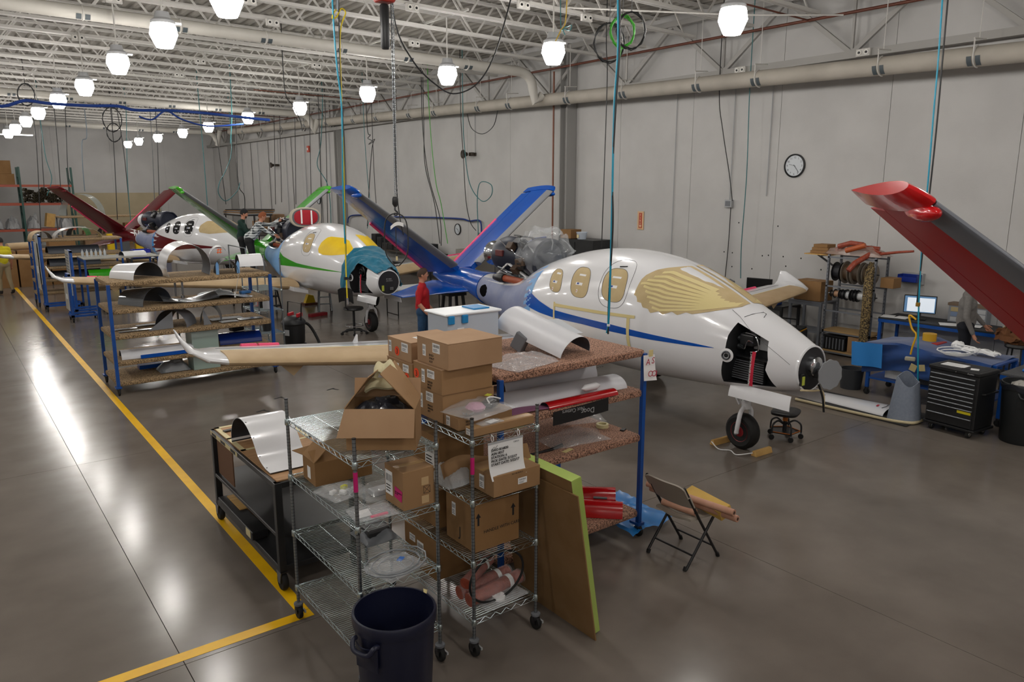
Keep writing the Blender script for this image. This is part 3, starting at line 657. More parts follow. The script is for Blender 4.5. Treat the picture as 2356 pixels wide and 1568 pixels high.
        for s in (-1,1):
            MB().beam((s*.2,5.6,1.66),(s*.28,5.0,1.98),.04,.03).build('engine_mount', WHITE, J); MB().beam((s*.2,4.5,1.78),(s*.28,4.95,1.98),.04,.03).build('engine_mount', WHITE, J)
        MB().cyl((-.38,4.95,1.74),(-.36,4.35,1.72),.06,n=14).build('duct_hose', mat('hose_rust','9c4a2a',.5,bump=.8,bscale=60), J, smooth=50)
        MB().lathe([(.075,0),(.085,.1),(.06,.3),(.02,.34)], (-.39,4.93,1.74), 'y', 14).build('valve', BLACKM, J, smooth=40)
    nose_gear(J); main_gear(J)
    if sch['ws'] == 'yellow' and False: pass
    return J
GREYB = mat('boot_grey', '77797d', .5); GREYBR = mat('boot_bluegrey','6a6e76',.4); BOOTW = mat('boot_white','c9ccce',.35)
BLUEP = mat('blue_paint','0052b4',.25,coat=.2,spec=.4,c2='004ba8',scale=1.5); GREENP = mat('green_paint','2f9a12',.25,coat=.2,spec=.4); MAROON = mat('maroon_paint','5e0f18',.28,coat=.15,spec=.35); REDP = mat('red_paint','a5050c',.35,coat=.0,spec=.15,c2='9c040a',scale=1)
wins = [(3.0,1.92,.17,.16,.07),(2.39,1.955,.205,.205,.06),(1.70,1.985,.215,.215,.06)]
stripe = ([(.06,1.378),(.3,1.365),(.91,1.36),(1.66,1.37),(2.2,1.385),(2.88,1.38),(3.31,1.40),(3.58,1.43),(3.75,1.47)],[(.06,1.382),(.3,1.40),(.91,1.43),(1.65,1.47),(2.2,1.48),(2.94,1.50),(3.33,1.58),(3.62,1.66),(3.75,1.72)])
mask = [([(3.72,1.0),(4.2,.86),(4.9,.95),(5.6,1.10),(6.1,1.2)],[(3.72,2.2),(4.2,2.1),(4.9,1.9),(5.6,1.9),(6.1,1.9)],MASKP,'masking_film'),
        ([(3.60,1.2),(3.72,1.1),(3.84,1.05)],[(3.60,2.3),(3.72,2.3),(3.84,2.3)],BLUETAPE,'masking_edge')]
tapes = [([(2.86,1.36),(2.90,1.36)],[(2.86,1.62),(2.90,1.62)],TANT,'tape_strip'),([(1.20,1.60),(2.9,1.555)],[(1.20,1.64),(2.9,1.60)],TANT,'tape_strip'),([(1.28,1.2),(1.33,1.2)],[(1.28,1.62),(1.33,1.62)],TANT,'tape_strip')]
JB = jet('light_jet', 'white jet with blue V-tail, blue stripe and taped tan windscreen', (7.98,5.61,0), R(-3),
   dict(fin=BLUEP, boot=GREYB, winmat=TAN, wins=wins, ws='tape', stripe=stripe, stripem=BLUEP, baykit=True, radar=True, seams=True, engine='chrome', seed=3, finstrip=(-1,1), patches=mask+tapes))
ring_patch(5.66,1.44,.17,.12,-1,.007,-.0,n=24,rr=4,ex=2).build('access_hole', mat('void_black','08080a',.95,spec=.05), JB)
gs = ([(.13,1.405),(1.0,1.40),(2.16,1.385),(3.15,1.34),(3.5,1.32)],[(.13,1.41),(1.0,1.45),(2.16,1.48),(3.15,1.58),(3.5,1.66)])
JG = jet('light_jet', 'white jet with green V-tail, green stripe and yellow-covered cockpit windows', (7.875,15.79,0), R(0),
   dict(fin=GREENP, boot=GREYB, cap=mat('green_bright','45b81c',.2,coat=.8), winmat=TAN, wins=wins[2:], ws='yellow', stripe=gs, stripem=GREENP, baykit=True, engine='chrome', seed=9,
        patches=[([(3.55,.95),(4.2,.88),(5.0,1.0),(5.9,1.15)],[(3.55,2.3),(4.2,2.2),(5.0,1.9),(5.9,1.9)],BLUETAPE,'masking_film')]))
JM = jet('light_jet', 'white and maroon jet with maroon V-tail and open engine', (8.0,25.3,0), R(17),
   dict(fin=MAROON, boot=MAROON, winmat=mat('window_dark','17191c',.1), wins=wins, ws='tan', bay=False, engine='white', seed=5, finstrip=(-1,1), capless=(1,), strips=((-.9,-.5),(-.45,-.1),(-.05,.3),(.35,.8)),
        stripe=([(.1,1.37),(1.5,1.3),(3.0,1.16),(4.2,1.05)],[(.1,1.38),(1.5,1.46),(3.0,1.62),(4.2,1.75)]), stripem=MAROON,
        patches=[([(4.2,.82),(5.0,.95),(5.9,1.15)],[(4.2,2.2),(5.0,1.9),(5.9,1.9)],MASKP,'masking_film'),([(4.0,.8),(4.2,.85)],[(4.0,2.3),(4.2,2.3)],mat('blue_tape_bright','3f8ed0',.5),'masking_edge')]))
text('N', .45, 'registration_letter', PAPER, JM, frame_m((-.33,6.05,1.42),(.12,-1,0),(0,0,1)), bold=.01)
# red tail of the jet parked beyond the right edge: rear fuselage and both fins
JR = thing('light_jet', 'red V-tail with grey leading edges on the jet parked nearest the tool chest', 'jet', (1.25,-4.5,0), R(-44))
MB().rings([[fpt(y, 2*math.pi*k/40) for k in range(40)] for y in [4.4+3.2*i/24 for i in range(25)]]).build('tail_cone', REDP, JR, smooth=45)
for s in (-1,1):
    fin(JR, s, REDP, GREYBR, mat('red_cap','bd0d14',.2,coat=.3)); pass
st = MB(); st.beam((-.3,5.0,.02),(.3,5.0,.02),.08,.04); st.cyl((0,5.0,0),(0,5.0,.95),.04,n=10); st.build('tail_stand', BLUEF, JR)
# ---------------------------------------------------------------- wire shelf carts
WIRE = mat('wire_chrome', 'c6d4d6', .25, 1.0); POSTM = mat('post_zinc', '9aa2a9', .35, 1.0, bump=.3, bscale=90)
def caster(parent, x, y, r, ztop, m=None, lock=True, rz=0.):
    c = MB().lathe([(r*.5,-.014),(r*.92,-.016),(r,-.008),(r,.008),(r*.92,.016),(r*.5,.014)], (x,y,r), 'x', 16).build('caster', m or RUBBER, parent, smooth=40)
    f = MB()
    for s in (-1,1): f.bb(x+s*.022-.003, x+s*.022+.003, y-.02, y+.02, r*.8, ztop-.012)
    f.cyl((x,y,ztop-.03),(x,y,ztop),.032,n=12); f.build('fork', DSTEEL, c)
    if lock: MB().box((x+.035,y-.02,r*1.1),(.012,.05,.02)).build('brake_tab', LGREY, c)
    return c
def wire_shelf(name, label, x0, x1, y0, y1, levels, top, cast):
    t = thing(name, label, 'shelf', (0,0,0))
    for z in levels:
        f = MB(); r = .0035
        for zz in (z-.005, z-.04):
            f.tube([(x0,y0,zz),(x1,y0,zz),(x1,y1,zz),(x0,y1,zz)], r, 6, loop=True)
        for (ax, ay), (bx, by) in (((x0,y0),(x1,y0)),((x1,y0),(x1,y1)),((x1,y1),(x0,y1)),((x0,y1),(x0,y0))):
            L = math.hypot(bx-ax,by-ay); n = int(L/.045); pts = [(ax+(bx-ax)*i/n, ay+(by-ay)*i/n, z-.04 if i%2 else z-.006) for i in range(n+1)]; f.tube(pts, .0025, 5)
        s = f.build('shelf_frame', WIRE, t, smooth=50)
        w = MB(); n = int((y1-y0)/.024)
        for i in range(1, n): y = y0+(y1-y0)*i/n; w.cyl((x0,y,z),(x1,y,z),.0028,n=5,caps=False)
        for k in (.33,.67): x = x0+(x1-x0)*k; w.cyl((x,y0,z-.008),(x,y1,z-.008),.0032,n=5,caps=False)
        stuff(w.build('deck_wires', WIRE, s))
    for px in (x0,x1):
        for py in (y0,y1):
            p = MB().cyl((px,py,cast),(px,py,top),.0125,n=12).build('post', POSTM, t, smooth=50)
            g = MB(); q = cast+.03
            while q < top: g.cyl((px,py,q),(px,py,q+.003),.0131,n=12,caps=False); q += .0254
            stuff(g.build('groove_rings', DSTEEL, p)); MB().cyl((px,py,top),(px,py,top+.008),.014,n=12).build('post_cap', BLACK, p)
            for z in levels: MB().lathe([(.0175,-.045),(.0205,-.04),(.019,0),(.0165,.003)], (px,py,z), 'z', 12).build('collar', WIRE, p, smooth=40)
            MB().lathe([(.03,0),(.036,.006),(.036,.02),(.02,.026)], (px,py,cast-.03), 'z', 16).build('caster_bumper', GREYP, p, smooth=40)
            caster(t, px, py, .056, cast-.028)
    return t
LV = (1.62,1.187,.735,.283)
S1 = wire_shelf('wire_shelf', 'chrome wire shelf cart beside the black cart, mostly empty lower shelves', 1.92, 2.51, 4.15, 5.28, LV, 1.77, .14)
S2 = wire_shelf('wire_shelf', 'chrome wire shelf cart stacked with cardboard boxes and a hanging work order', 2.735, 3.30, 4.05, 5.28, LV, 1.77, .14)
MAG = mat('magenta_tag','c4126e',.6)
for (x,y,z,h,P_) in ((1.92,4.15,1.49,.13,S1),(2.735,4.05,1.44,.12,S2)): MB().cyl((x,y,z-h/2),(x,y,z+h/2),.0145,n=12).build('magenta_tag', MAG, P_, smooth=50)
# ---------------------------------------------------------------- cartons
def carton(label, x0, x1, y0, y1, z0, z1, m=None, stick=(), txt=(), rz=0., seam=True, group=None, lid=False):
    cx, cy = (x0+x1)/2, (y0+y1)/2; t = thing('cardboard_box', label, 'box', (cx,cy,z0), rz, group); w, d, h = x1-x0, y1-y0, z1-z0; m = m or CARD
    MB().bb(-w/2,w/2,-d/2,d/2,0,h).build('body', m, t, bevel=.003)
    if lid:
        MB().bb(-w/2-.002,w/2+.002,-d/2-.002,d/2+.002,h,h+.004).build('lid', CARDL, t)
    elif seam:
        MB().bb(-w/2,w/2,-.001,.001,h,h+.0008).build('flap_seam', CARDD, t); MB().bb(-w/2,w/2,-.025,.025,h+.0002,h+.0006).build('packing_tape', mat('pack_tape','b08f62',.25), t)
    for face, u, v, sw, sh, sm in stick:
        def P(a, b, o):
            return (-w/2-o, d/2-(u+a), v+b) if face == 'l' else (-w/2+u+a, -d/2-o, v+b) if face == 'f' else (-w/2+u+a, -d/2+v+b, h+.004+o)
        if sm == 'dot':
            n = 20; pts = [P(sw/2*math.cos(2*math.pi*k/n), sw/2*math.sin(2*math.pi*k/n), .0012) for k in range(n)]
            s_ = MB().add(pts+[P(0,0,.0012)], [(k,(k+1)%n,n) for k in range(n)]).build('orange_dot', mat('orange_dot','f24a14',.5), t)
            text('3', sw*.8, 'dot_number', INK, s_, frame_m(P(0,-sw*.3,.0018),(0,-1,0) if face=='l' else (1,0,0),(0,0,1)), align='CENTER')
        else:
            s_ = MB().add([P(0,0,.001),P(sw,0,.001),P(sw,sh,.001),P(0,sh,.001)],[(0,1,2,3)]).build('label_sticker', sm, t)
            if sm is PAPER:
                r_ = random.Random(int(1000*(u+v+sw))); b = MB()
                for i in range(3): a0 = sh*(.12+.12*i); b.add([P(sw*.1,a0,.0015),P(sw*r_.uniform(.5,.85),a0,.0015),P(sw*.7,a0+sh*.045,.0015),P(sw*.1,a0+sh*.045,.0015)],[(0,1,2,3)])
                xx = sw*.1
                while xx < sw*.88: bw = r_.choice((.002,.004)); b.add([P(xx,sh*.55,.0015),P(xx+bw,sh*.55,.0015),P(xx+bw,sh*.85,.0015),P(xx,sh*.85,.0015)],[(0,1,2,3)]); xx += bw+.004
                b.build('label_print', INK, s_)
    for face, u, v, body, size, im in txt:
        if face == 'l': M_ = frame_m((-w/2-.0012, d/2-u, v),(0,-1,0),(0,0,1))
        else: M_ = frame_m((-w/2+u, -d/2-.0012, v),(1,0,0),(0,0,1))
        text(body, size, 'marking', im, t, M_)
    return t
Z0 = 1.632
st_ = lambda *a: a
carton('brown carton at the bottom of the front stack on the wire shelf', 2.75,3.20,4.44,4.83,Z0,1.842, stick=[('l',.06,.06,.05,.11,PAPER),('l',.16,.13,.1,.07,PAPER)], txt=[('l',.18,.09,'IMAGO\nHINGES\nAFT',.022,INK)], lid=True)
carton('brown carton with an orange dot, middle of the front stack', 2.74,3.18,4.43,4.83,1.846,2.03, stick=[('l',.045,.1,.075,.075,'dot'),('l',.12,.05,.045,.1,PAPER),('l',.2,.1,.1,.06,PAPER)], txt=[('l',.2,.06,'ORDER\nW/ KIT\nHERE',.022,INK)], lid=True)
carton('large brown carton crowning the front stack of boxes', 2.765,3.235,4.38,4.81,2.034,2.222, m=CARDL, stick=[('l',.08,.055,.045,.085,PAPER),('l',.22,.1,.1,.07,PAPER)], txt=[('l',.17,.065,'BOLD\nSTRUT\nASSY',.024,INK)], lid=True)
carton('brown carton at the bottom of the rear stack on the wire shelf', 2.77,3.2,4.86,5.25,Z0,1.81, stick=[('l',.26,.08,.09,.07,PAPER)], lid=True)
carton('brown carton with an orange dot, middle of the rear stack', 2.75,3.2,4.86,5.26,1.814,1.988, stick=[('l',.15,.06,.04,.09,PAPER),('l',.25,.1,.09,.06,PAPER),('l',.31,.06,.075,.075,'dot')], txt=[('l',.02,.12,'RUDD\nW VT\nASSY',.02,INK)], lid=True)
carton('brown carton with a white slip on top, crowning the rear stack', 2.765,3.22,4.90,5.27,1.992,2.145, m=CARDL, stick=[('l',.02,.04,.04,.09,PAPER),('l',.15,.06,.075,.075,'dot'),('l',.22,.07,.1,.07,PAPER),('t',.12,.1,.2,.09,PAPER)], lid=True)
carton('flat brown carton under the parts bag on the wire shelf', 2.752,3.22,4.24,4.43,Z0,1.72, stick=[('l',.03,.01,.05,.07,PAPER)], txt=[('f',.06,.05,'BRAKE\nMOUNT\nBRACKET',.02,INK)])
carton('long slim brown carton at the shelf edge above the work order', 2.752,3.29,4.07,4.16,Z0,1.69, stick=[('l',.015,.006,.05,.045,PAPER)])
carton('brown carton below the hanging work order sheet', 2.868,3.280,3.985,4.29,1.192,1.345, stick=[('l',.13,.03,.06,.1,PAPER),('f',.21,.05,.08,.045,PAPER)])
hb = carton('brown carton printed handle with care on the lower wire shelf', 2.80,3.20,4.13,4.50,.741,1.10, m=CARDD, stick=[('l',.08,.2,.05,.1,PAPER)], txt=[('f',.08,.13,'HANDLE WITH CARE',.034,INK),('l',.17,.06,'J',.11,INK)])
for u in (.035,.345):
    MB().prism([(-.008,0),(.008,0),(.008,.06),(.022,.06),(0,.095),(-.022,.06),(-.008,.06)],-.001,.0).xf(Matrix.Translation((-.2+u,-.186,.2))@Matrix.Rotation(R(90),4,'X')).build('up_arrow', INK, hb)
carton('brown carton with a large barcode label behind the shelf post', 2.76,3.16,4.52,4.9,1.192,1.5, m=CARDD, stick=[('l',.18,.06,.14,.2,PAPER),('l',.03,.17,.075,.075,'dot')])
carton('brown carton at the back of the lower wire shelf', 2.8,3.2,4.62,5.1,.741,1.05, m=CARDD, stick=[('l',.1,.08,.08,.12,PAPER)])
carton('brown carton on the bottom wire shelf behind the orange hoses', 2.8,3.2,4.66,5.15,.289,.62, m=CARDD, stick=[('l',.2,.12,.1,.12,PAPER),('l',.08,.2,.09,.06,PAPER)])
bx = carton('tall taped carton with a magenta note on the second wire shelf', 2.262,2.50,4.165,4.42,1.193,1.462, stick=[('l',.01,.06,.1,.17,PAPER)], seam=True)
for a,b in ((.15,.2),(.02,.06)): MB().bb(.02,.075,-.1285,-.1275,a,a+.055).build('packing_tape', mat('pack_tape_gloss','c2a57c',.2), bx)
MB().box((-.1205,-.06,.1),(.001,.1,.08),rx=R(8)).build('magenta_note', MAG, bx); text('BUY QUANTITY\nOF USE', .013, 'note_text', INK, bx, frame_m((-.1215,-.015,.105),(0,-1,0),(0,0,1)))
sq = MB(); sq.tube([(.035,-.1282,.09),(.085,-.1282,.09),(.085,-.1282,.14),(.035,-.1282,.14)],.0015,4,loop=True); sq.tube([(.035,-.1282,.09),(.085,-.1282,.14)],.0012,4); sq.tube([(.085,-.1282,.09),(.035,-.1282,.14)],.0012,4); sq.build('printed_mark', INK, bx)
# plastic film round the taped box
def bag(name, label, loc, dim, rz=0., seed=1, m=None, cat='plastic bag', amp=.03, tilt=(0,0), n=16):
    t = thing(name, label, cat, loc, rz); cr = crumple(seed, amp, 9.); cr2 = crumple(seed+5, amp*.35, 34.); lx, ly, h = dim
    def top(u, v):
        x, y = (u-.5)*lx, (v-.5)*ly; k = (math.sin(math.pi*u)*math.sin(math.pi*v))**.45; p = Vector((x,y,.006+h*k*(.75+.5*noise.noise(Vector((x*7+seed,y*7,seed))))))+ (cr((x,y,0))+cr2((x,y,0)))*(.4+.6*k)
        p.z = max(p.z, .003)+tilt[0]*x+tilt[1]*y; return p
    mb = MB().grid(top, n, n); mb.grid(lambda u,v: Vector(((u-.5)*lx,(v-.5)*ly,.002+tilt[0]*(u-.5)*lx+tilt[1]*(v-.5)*ly)), 4, 4)
    mb.build('film', m or CLEARD, t, smooth=30); return t
t = bag('parts_bag', 'clear zip bag with pink and dark parts on the flat carton', (2.97,4.30,1.735), (.46,.34,.085), R(12), 3)
MB().lathe([(.001,0),(.06,.005),(.075,.03),(.05,.055),(.001,.06)],(-.04,0,.0),'z',14).xf(Matrix.Scale(1,4)).build('pink_wrap', mat('pink_wrap','d9a3c0',.4,bump=.8,bscale=30), t, smooth=60)
MB().box((.09,-.02,.035),(.16,.1,.045),R(20)).build('dark_part', BLACKM, t, bevel=.015); MB().tube(bez([(.02,-.08,.06),(.06,-.02,.075),(.14,.0,.065),(.16,-.06,.06)],6),.006,6).build('white_cable', PAPER, t, smooth=50); MB().lathe([(.04,0),(.045,.02),(.001,.03)],(-.15,-.03,.01),'z',14).build('metal_disc', CHROME, t, smooth=40); MB().box((.15,.05,.07),(.05,.04,.004),.3).build('yellow_tag', mat('tag_yellow','d7d84a',.5), t)
t = bag('parts_bag', 'small clear bag with a white slip lying on the slim carton', (2.93,4.115,1.692), (.2,.085,.02), R(4), 8, amp=.012)
MB().box((.02,0,.008),(.09,.05,.003),.2).build('paper_slip', PAPER, t)
t = bag('parts_bag', 'clear bag of small fittings on the second wire shelf beside the open carton', (2.08,4.72,1.193), (.3,.28,.05), R(10), 11)
for i in range(5): MB().box((random.uniform(-.09,.09),random.uniform(-.08,.08),.025),(.05,.035,.03),random.random()*3).build('fitting', random.choice([PAPER,LGREY,DSTEEL,mat('tag_yellow','d7d84a',.5)]), t, bevel=.006)
t = bag('parts_bag', 'flat clear bag with a white card at the second wire shelf edge', (2.09,4.28,1.193), (.3,.22,.045), R(-8), 14)
MB().box((-.08,-.05,.03),(.1,.06,.003),.15,R(25)).build('paper_slip', PAPER, t); MB().box((.02,-.08,.012),(.12,.02,.01),.1).build('pink_strip', PINKF, t)
t = bag('parts_bag', 'clear bag with a coiled cable and blue tag on the third wire shelf', (2.25,4.30,.741), (.34,.3,.06), R(15), 17)
MB().tube([((.1+.004*k)*math.cos(k*.5),(.085+.003*k)*math.sin(k*.5),.02+.0006*k) for k in range(40)],.006,6).build('coiled_cable', mat('cable_grey','8b8f94',.4), t, smooth=50); MB().box((.05,-.01,.045),(.06,.035,.004),.4).build('blue_tag', mat('tag_blue','1f6fd0',.5), t)
t = bag('parts_bag', 'folded dark grey bag under the taped carton shelf', (2.36,4.82,.741), (.26,.3,.12), 0, 19, m=mat('bag_grey','6f7378',.35,alpha=.85))
MB().box((0,0,.05),(.18,.2,.08)).build('dark_part', BLACKM, t, bevel=.02)
t = bag('parts_bag', 'clear film bundle hanging round the second shelf beside the taped carton', (2.3,4.52,1.193), (.34,.2,.09), 0, 23, m=CLEAR)
MB().box((0,0,.03),(.2,.1,.04)).build('foam_insert', LGREY, t, bevel=.01)
t = bag('bubble_wrap', 'crumpled bubble wrap ball on the wire shelf under the cardboard strip', (2.80,4.42,1.193), (.22,.26,.15), 0, 29, amp=.05, m=mat('bubble_film','dfe3e6',.2,alpha=.6,bump=1.,bscale=70))
MB().box((0,.02,.06),(.1,.12,.08)).build('wrapped_part', LGREY, t, bevel=.02)
# cardboard strip bent across the shelf
tag(MB().sheet(lambda u,v: (2.70+.70*u, 4.34-.12*u+.07*v, 1.205+.02*math.sin(6*u)+.14*v+.05*u+.02*math.sin(9*u)*v), 24, 4, .006).build('cardboard_strip', CARD, smooth=40), 'long bent cardboard strip laid across the wire shelf behind the work order', 'cardboard')
# hanging work order
t = thing('work_order_sheet', 'white work order sheet hanging by rings from the wire shelf', 'sign', (2.985,4.018,1.585))
def wo(u,v): return (-.15+.3*u+.02*v*v, -.012-.10*max(0,v-.62)**1.6+.012*math.sin(math.pi*u)*v, -.27*v)
sh = MB().sheet(wo, 10, 12, .0008).build('sheet', PAPER, t, smooth=60)
tm = lambda x,z: Matrix.Translation((x,-.0165,z)) @ Matrix.Rotation(R(90),4,'X')
for i, s_ in enumerate(('SWO 816830','ASN 0017','STATION: 6','PICK DATE: 5/15/17','START DATE: 5/22/17')): text(s_, .026, 'order_text', INK, sh, tm(-.125,-.062-.026*i), bold=.0006)
text('CIRRUS', .015, 'order_logo', GREYP, sh, tm(.065,-.03)); MB().tube([(-.12,-.0165,-.045),(-.1,-.0165,-.028),(-.095,-.0165,-.042),(-.07,-.0165,-.022)],.0012,4).build('handwriting', INK, sh)
MB().sheet(lambda u,v:(-.128+.285*u,wo(.5,.9)[1]-.004-.005*v,-.238-.018*v),2,1,.0006).build('footer_bar', LGREY, sh); text('Pick TAK BOM.31', .013, 'order_text', INK, sh, Matrix.Translation((.03,-.046,-.253)) @ Matrix.Rotation(R(90),4,'X'))
for x in (-.11,.115): MB().tube([(x,-.012,.012+0),(x,-.022,.02),(x,-.02,.045),(x,.0,.055),(x,.008,.03),(x,-.004,.005)],.003,6).build('ring', PAPER, t, smooth=50)
MB().bb(-.152,.152,-.014,-.011,-.01,.006).build('clip_strip', LGREY, t)
# orange hoses in film on the bottom wire shelf
HOSE = mat('orange_hose','a2462c',.45,c2='8c3822',scale=20,bump=.6,bscale=70,coat=.4)
def hose(label, p, q, r, seed):
    t = thing('air_hose', label, 'hose', (0,0,0)); P0, Q0 = Vector(p), Vector(q); n = 36
    MB().tube([P0.lerp(Q0,i/n) for i in range(n+1)], [r*(1+.05*math.cos(i*math.pi)) for i in range(n+1)], 14).build('tube', HOSE, t, smooth=60)
    MB().tube([P0.lerp(Q0,-.03+1.06*i/12) for i in range(13)], [r*1.06+.006*noise.noise(Vector((i*1.7,seed,0))) for i in range(13)], 14, caps=False).build('film', CLEAR, t, smooth=40)
    a = P0.lerp(Q0,.72); b = P0.lerp(Q0,.8); MB().tube([a,b],[r*1.08]*2,14,caps=False).build('label_band', PAPER, t, smooth=60)
hose('orange ribbed hose roll lying at the front of the bottom wire shelf', (2.80,4.20,.345),(3.30,4.26,.345),.052,1)
hose('orange ribbed hose roll lying behind the front one on the bottom wire shelf', (2.80,4.33,.345),(3.27,4.37,.345),.052,4)
hose('orange ribbed hose roll slanted on top of the other two', (2.82,4.28,.435),(3.16,4.47,.44),.045,7)
tag(MB().tube(bez([(2.99+.24*math.cos(a),4.12-.02*math.sin(a),.505+.2*math.sin(a)) for a in [R(-80+20*i) for i in range(18)]],3),.009,8,loop=True).build('rubber_loop', RUBBER, smooth=50), 'large black rubber hose loop standing on the bottom wire shelf', 'hose')
t = bag('parts_bag', 'clear zip bag with white fittings at the bottom wire shelf edge', (3.06,4.16,.289), (.4,.17,.04), R(4), 31)
MB().lathe([(.02,0),(.05,0),(.05,.03),(.02,.03)],(-.03,0,.006),'z',16).build('fitting', PAPER, t, smooth=40)
# ---------------------------------------------------------------- open carton
def flap(name, m, P_, a, b, c, d, th=.006):   # thick quad a-b hinge, c-d free edge
    a,b,c,d = map(Vector,(a,b,c,d)); return MB().sheet(lambda u,v: (a.lerp(b,u)).lerp(d.lerp(c,u),v), 6, 6, th).build(name, m, P_)
t = thing('open_carton', 'open brown carton with raised flaps and black bags inside', 'box', (2.235,4.345,Z0), R(-37))
hw, hd, H_ = .225, .155, .275
for x0,x1,y0,y1 in ((-hw,hw,-hd,-hd+.006),(-hw,hw,hd-.006,hd),(-hw,-hw+.006,-hd+.006,hd-.006),(hw-.006,hw,-hd+.006,hd-.006)): MB().bb(x0,x1,y0,y1,.006,H_).build('side', CARD, t)
MB().bb(-hw,hw,-hd,hd,0,.006).build('bottom', CARD, t)
flap('flap', CARDL, t, (-hw,-hd-.003,H_),(hw,-hd-.003,H_),(hw+.0,-hd-.09,H_-.165),(-hw-.04,-hd-.09,H_-.165))
flap('flap', CARD, t, (-hw-.002,-hd,H_),(-hw-.002,hd,H_),(-.03,hd+.02,H_+.2),(-.08,-hd+.07,H_+.19))
flap('flap', CARD, t, (hw+.002,-hd,H_),(hw+.002,hd,H_),(.05,hd+.05,H_+.24),(.0,-hd+.06,H_+.22))
flap('flap', CARDL, t, (-hw,hd+.002,H_),(hw,hd+.002,H_),(hw,hd+.04,H_+.12),(-hw,hd+.04,H_+.12))
BAGB = mat('black_bag','24262d',.3,c2='2f323b',scale=6,coat=.3)
c1 = crumple(41,.05,11.); c2_ = crumple(42,.02,30.)
MB().grid(lambda u,v: Vector(((u-.5)*.42,(v-.5)*.29,.2+.11*math.sin(math.pi*u)*math.sin(math.pi*v)))+(c1((u*.4,v*.3,0))+c2_((u*.4,v*.3,0)))*(.3+math.sin(math.pi*u)*math.sin(math.pi*v)), 30, 24).build('black_plastic_bag', BAGB, t, smooth=25)
FOAMC = mat('foam_cream','e6dcb4',.8,bump=.4,bscale=20)
MB().sheet(lambda u,v:(-.14+.28*u,.07+.06*v,.33+.035*math.sin(math.pi*u)+.05*v+.01*math.sin(9*u)),14,3,.02).build('foam_sheet', FOAMC, t, smooth=50)
MB().sheet(lambda u,v:(-.08+.16*u,.09+.04*v,.42+.05*math.sin(math.pi*u)+.02*math.sin(11*u)+.06*v),12,3,.03).build('foam_sheet', FOAMC, t, smooth=50)
# smaller open carton on the second shelf
t = thing('open_carton', 'small brown carton with open flaps on the second wire shelf', 'box', (2.19,5.03,1.193), R(-2))
hw, hd, H_ = .22, .12, .175
for x0,x1,y0,y1 in ((-hw,hw,-hd,-hd+.005),(-hw,hw,hd-.005,hd),(-hw,-hw+.005,-hd+.005,hd-.005),(hw-.005,hw,-hd+.005,hd-.005)): MB().bb(x0,x1,y0,y1,.005,H_).build('side', CARDD, t)
MB().bb(-hw,hw,-hd,hd,0,.005).build('bottom', CARDD, t)
flap('flap', CARDD, t, (-hw,-hd,H_),(-hw,hd,H_),(-hw+.1,hd,H_+.09),(-hw+.1,-hd,H_+.09)); flap('flap', CARD, t, (-hw,hd,H_),(hw,hd,H_),(hw,hd+.06,H_+.07),(-hw-.06,hd+.05,H_+.03)); flap('flap', CARDD, t, (-hw,-hd,H_),(hw,-hd,H_),(hw,0,H_+.06),(-hw,0,H_+.06))
MB().bb(-hw-.0015,-hw-.0005,-.03,.03,.03,.12).build('label_sticker', PAPER, t)
# ---------------------------------------------------------------- trash can (navy)
def trash(name, label, loc, r, h, m, liner=None, dust=False):
    t = thing(name, label, 'trash can', loc)
    MB().lathe([(.001,0),(r*.80,0),(r*.83,.02),(r*.955,h*.86),(r*.96,h*.9),(r*1.0,h*.9),(r*1.02,h*.94),(r*1.02,h*.985),(r,h),(r*.95,h),(r*.945,h*.93),(r*.90,h*.86),(r*.78,.04),(.001,.04)], n=48, caps=False).build('can_body', m, t, smooth=35)
    for a in (R(200), R(20)):
        c, s = math.cos(a), math.sin(a); tx, ty = -s, c; H = h*.84
        pts = [(c*r*q+tx*w, s*r*q+ty*w, H+dz) for q,w,dz in ((.96,-.09,.02),(1.08,-.085,.02),(1.17,-.06,-.02),(1.18,0,-.03),(1.17,.06,-.02),(1.08,.085,.02),(.96,.09,.02))]
        MB().tube(bez(pts,4),.016,8).build('handle', m, t, smooth=50); MB().sheet(lambda u,v:(c*r*(.955+.14*(1-v)*math.sin(math.pi*u)) + tx*(u-.5)*.17, s*r*(.955+.14*(1-v)*math.sin(math.pi*u)) + ty*(u-.5)*.17, H-.16*v), 8, 6, .008).build('handle_pocket', m, t, smooth=50)
    return t
NAVY = mat('navy_plastic','14182f',.38,c2='3d3f4c',scale=3.2,detail=6,lo=.56,hi=.74,stretch=(1,1,.6))
T1 = trash('trash_can', 'navy blue plastic trash can standing before the wire shelves', (2.0,3.845,0), .258, .74, NAVY)
MB().add([(.245,.02,.742),(.275,.06,.742),(.262,.09,.742),(.24,.05,.742),(.26,.05,.75)],[(0,1,4),(1,2,4),(2,3,4),(3,0,4)]).build('tape_scrap', TANT, T1)
# ---------------------------------------------------------------- black cart
t = thing('utility_cart', 'black steel cart with taped plywood top beside the yellow line', 'cart', (0,0,0))
x0,x1,y0,y1 = 1.95,2.67,5.74,7.52
for x in (x0,x1-.06):
    for y in (y0,y1-.06):
        MB().bb(x,x+.06,y,y+.06,.17,.95).build('leg', BLACKM, t, bevel=.004)
        c = MB().lathe([(.03,-.02),(.07,-.025),(.08,-.012),(.08,.012),(.07,.025),(.03,.02)], (x+.03,y+.03,.08), 'x', 20).build('caster', RUBBER, t, smooth=40); MB().prism([(-.05,.0),(.05,.0),(.02,-.1),(-.02,-.1)],-.003,.003).xf(Matrix.Translation((x-.002,y+.03,.17))@Matrix.Rotation(R(90),4,'Z')@Matrix.Rotation(R(90),4,'X')).build('fork', STEEL, c); MB().bb(x,x+.06,y-.01,y+.07,.16,.172).build('mount_plate', BLACKM, c)
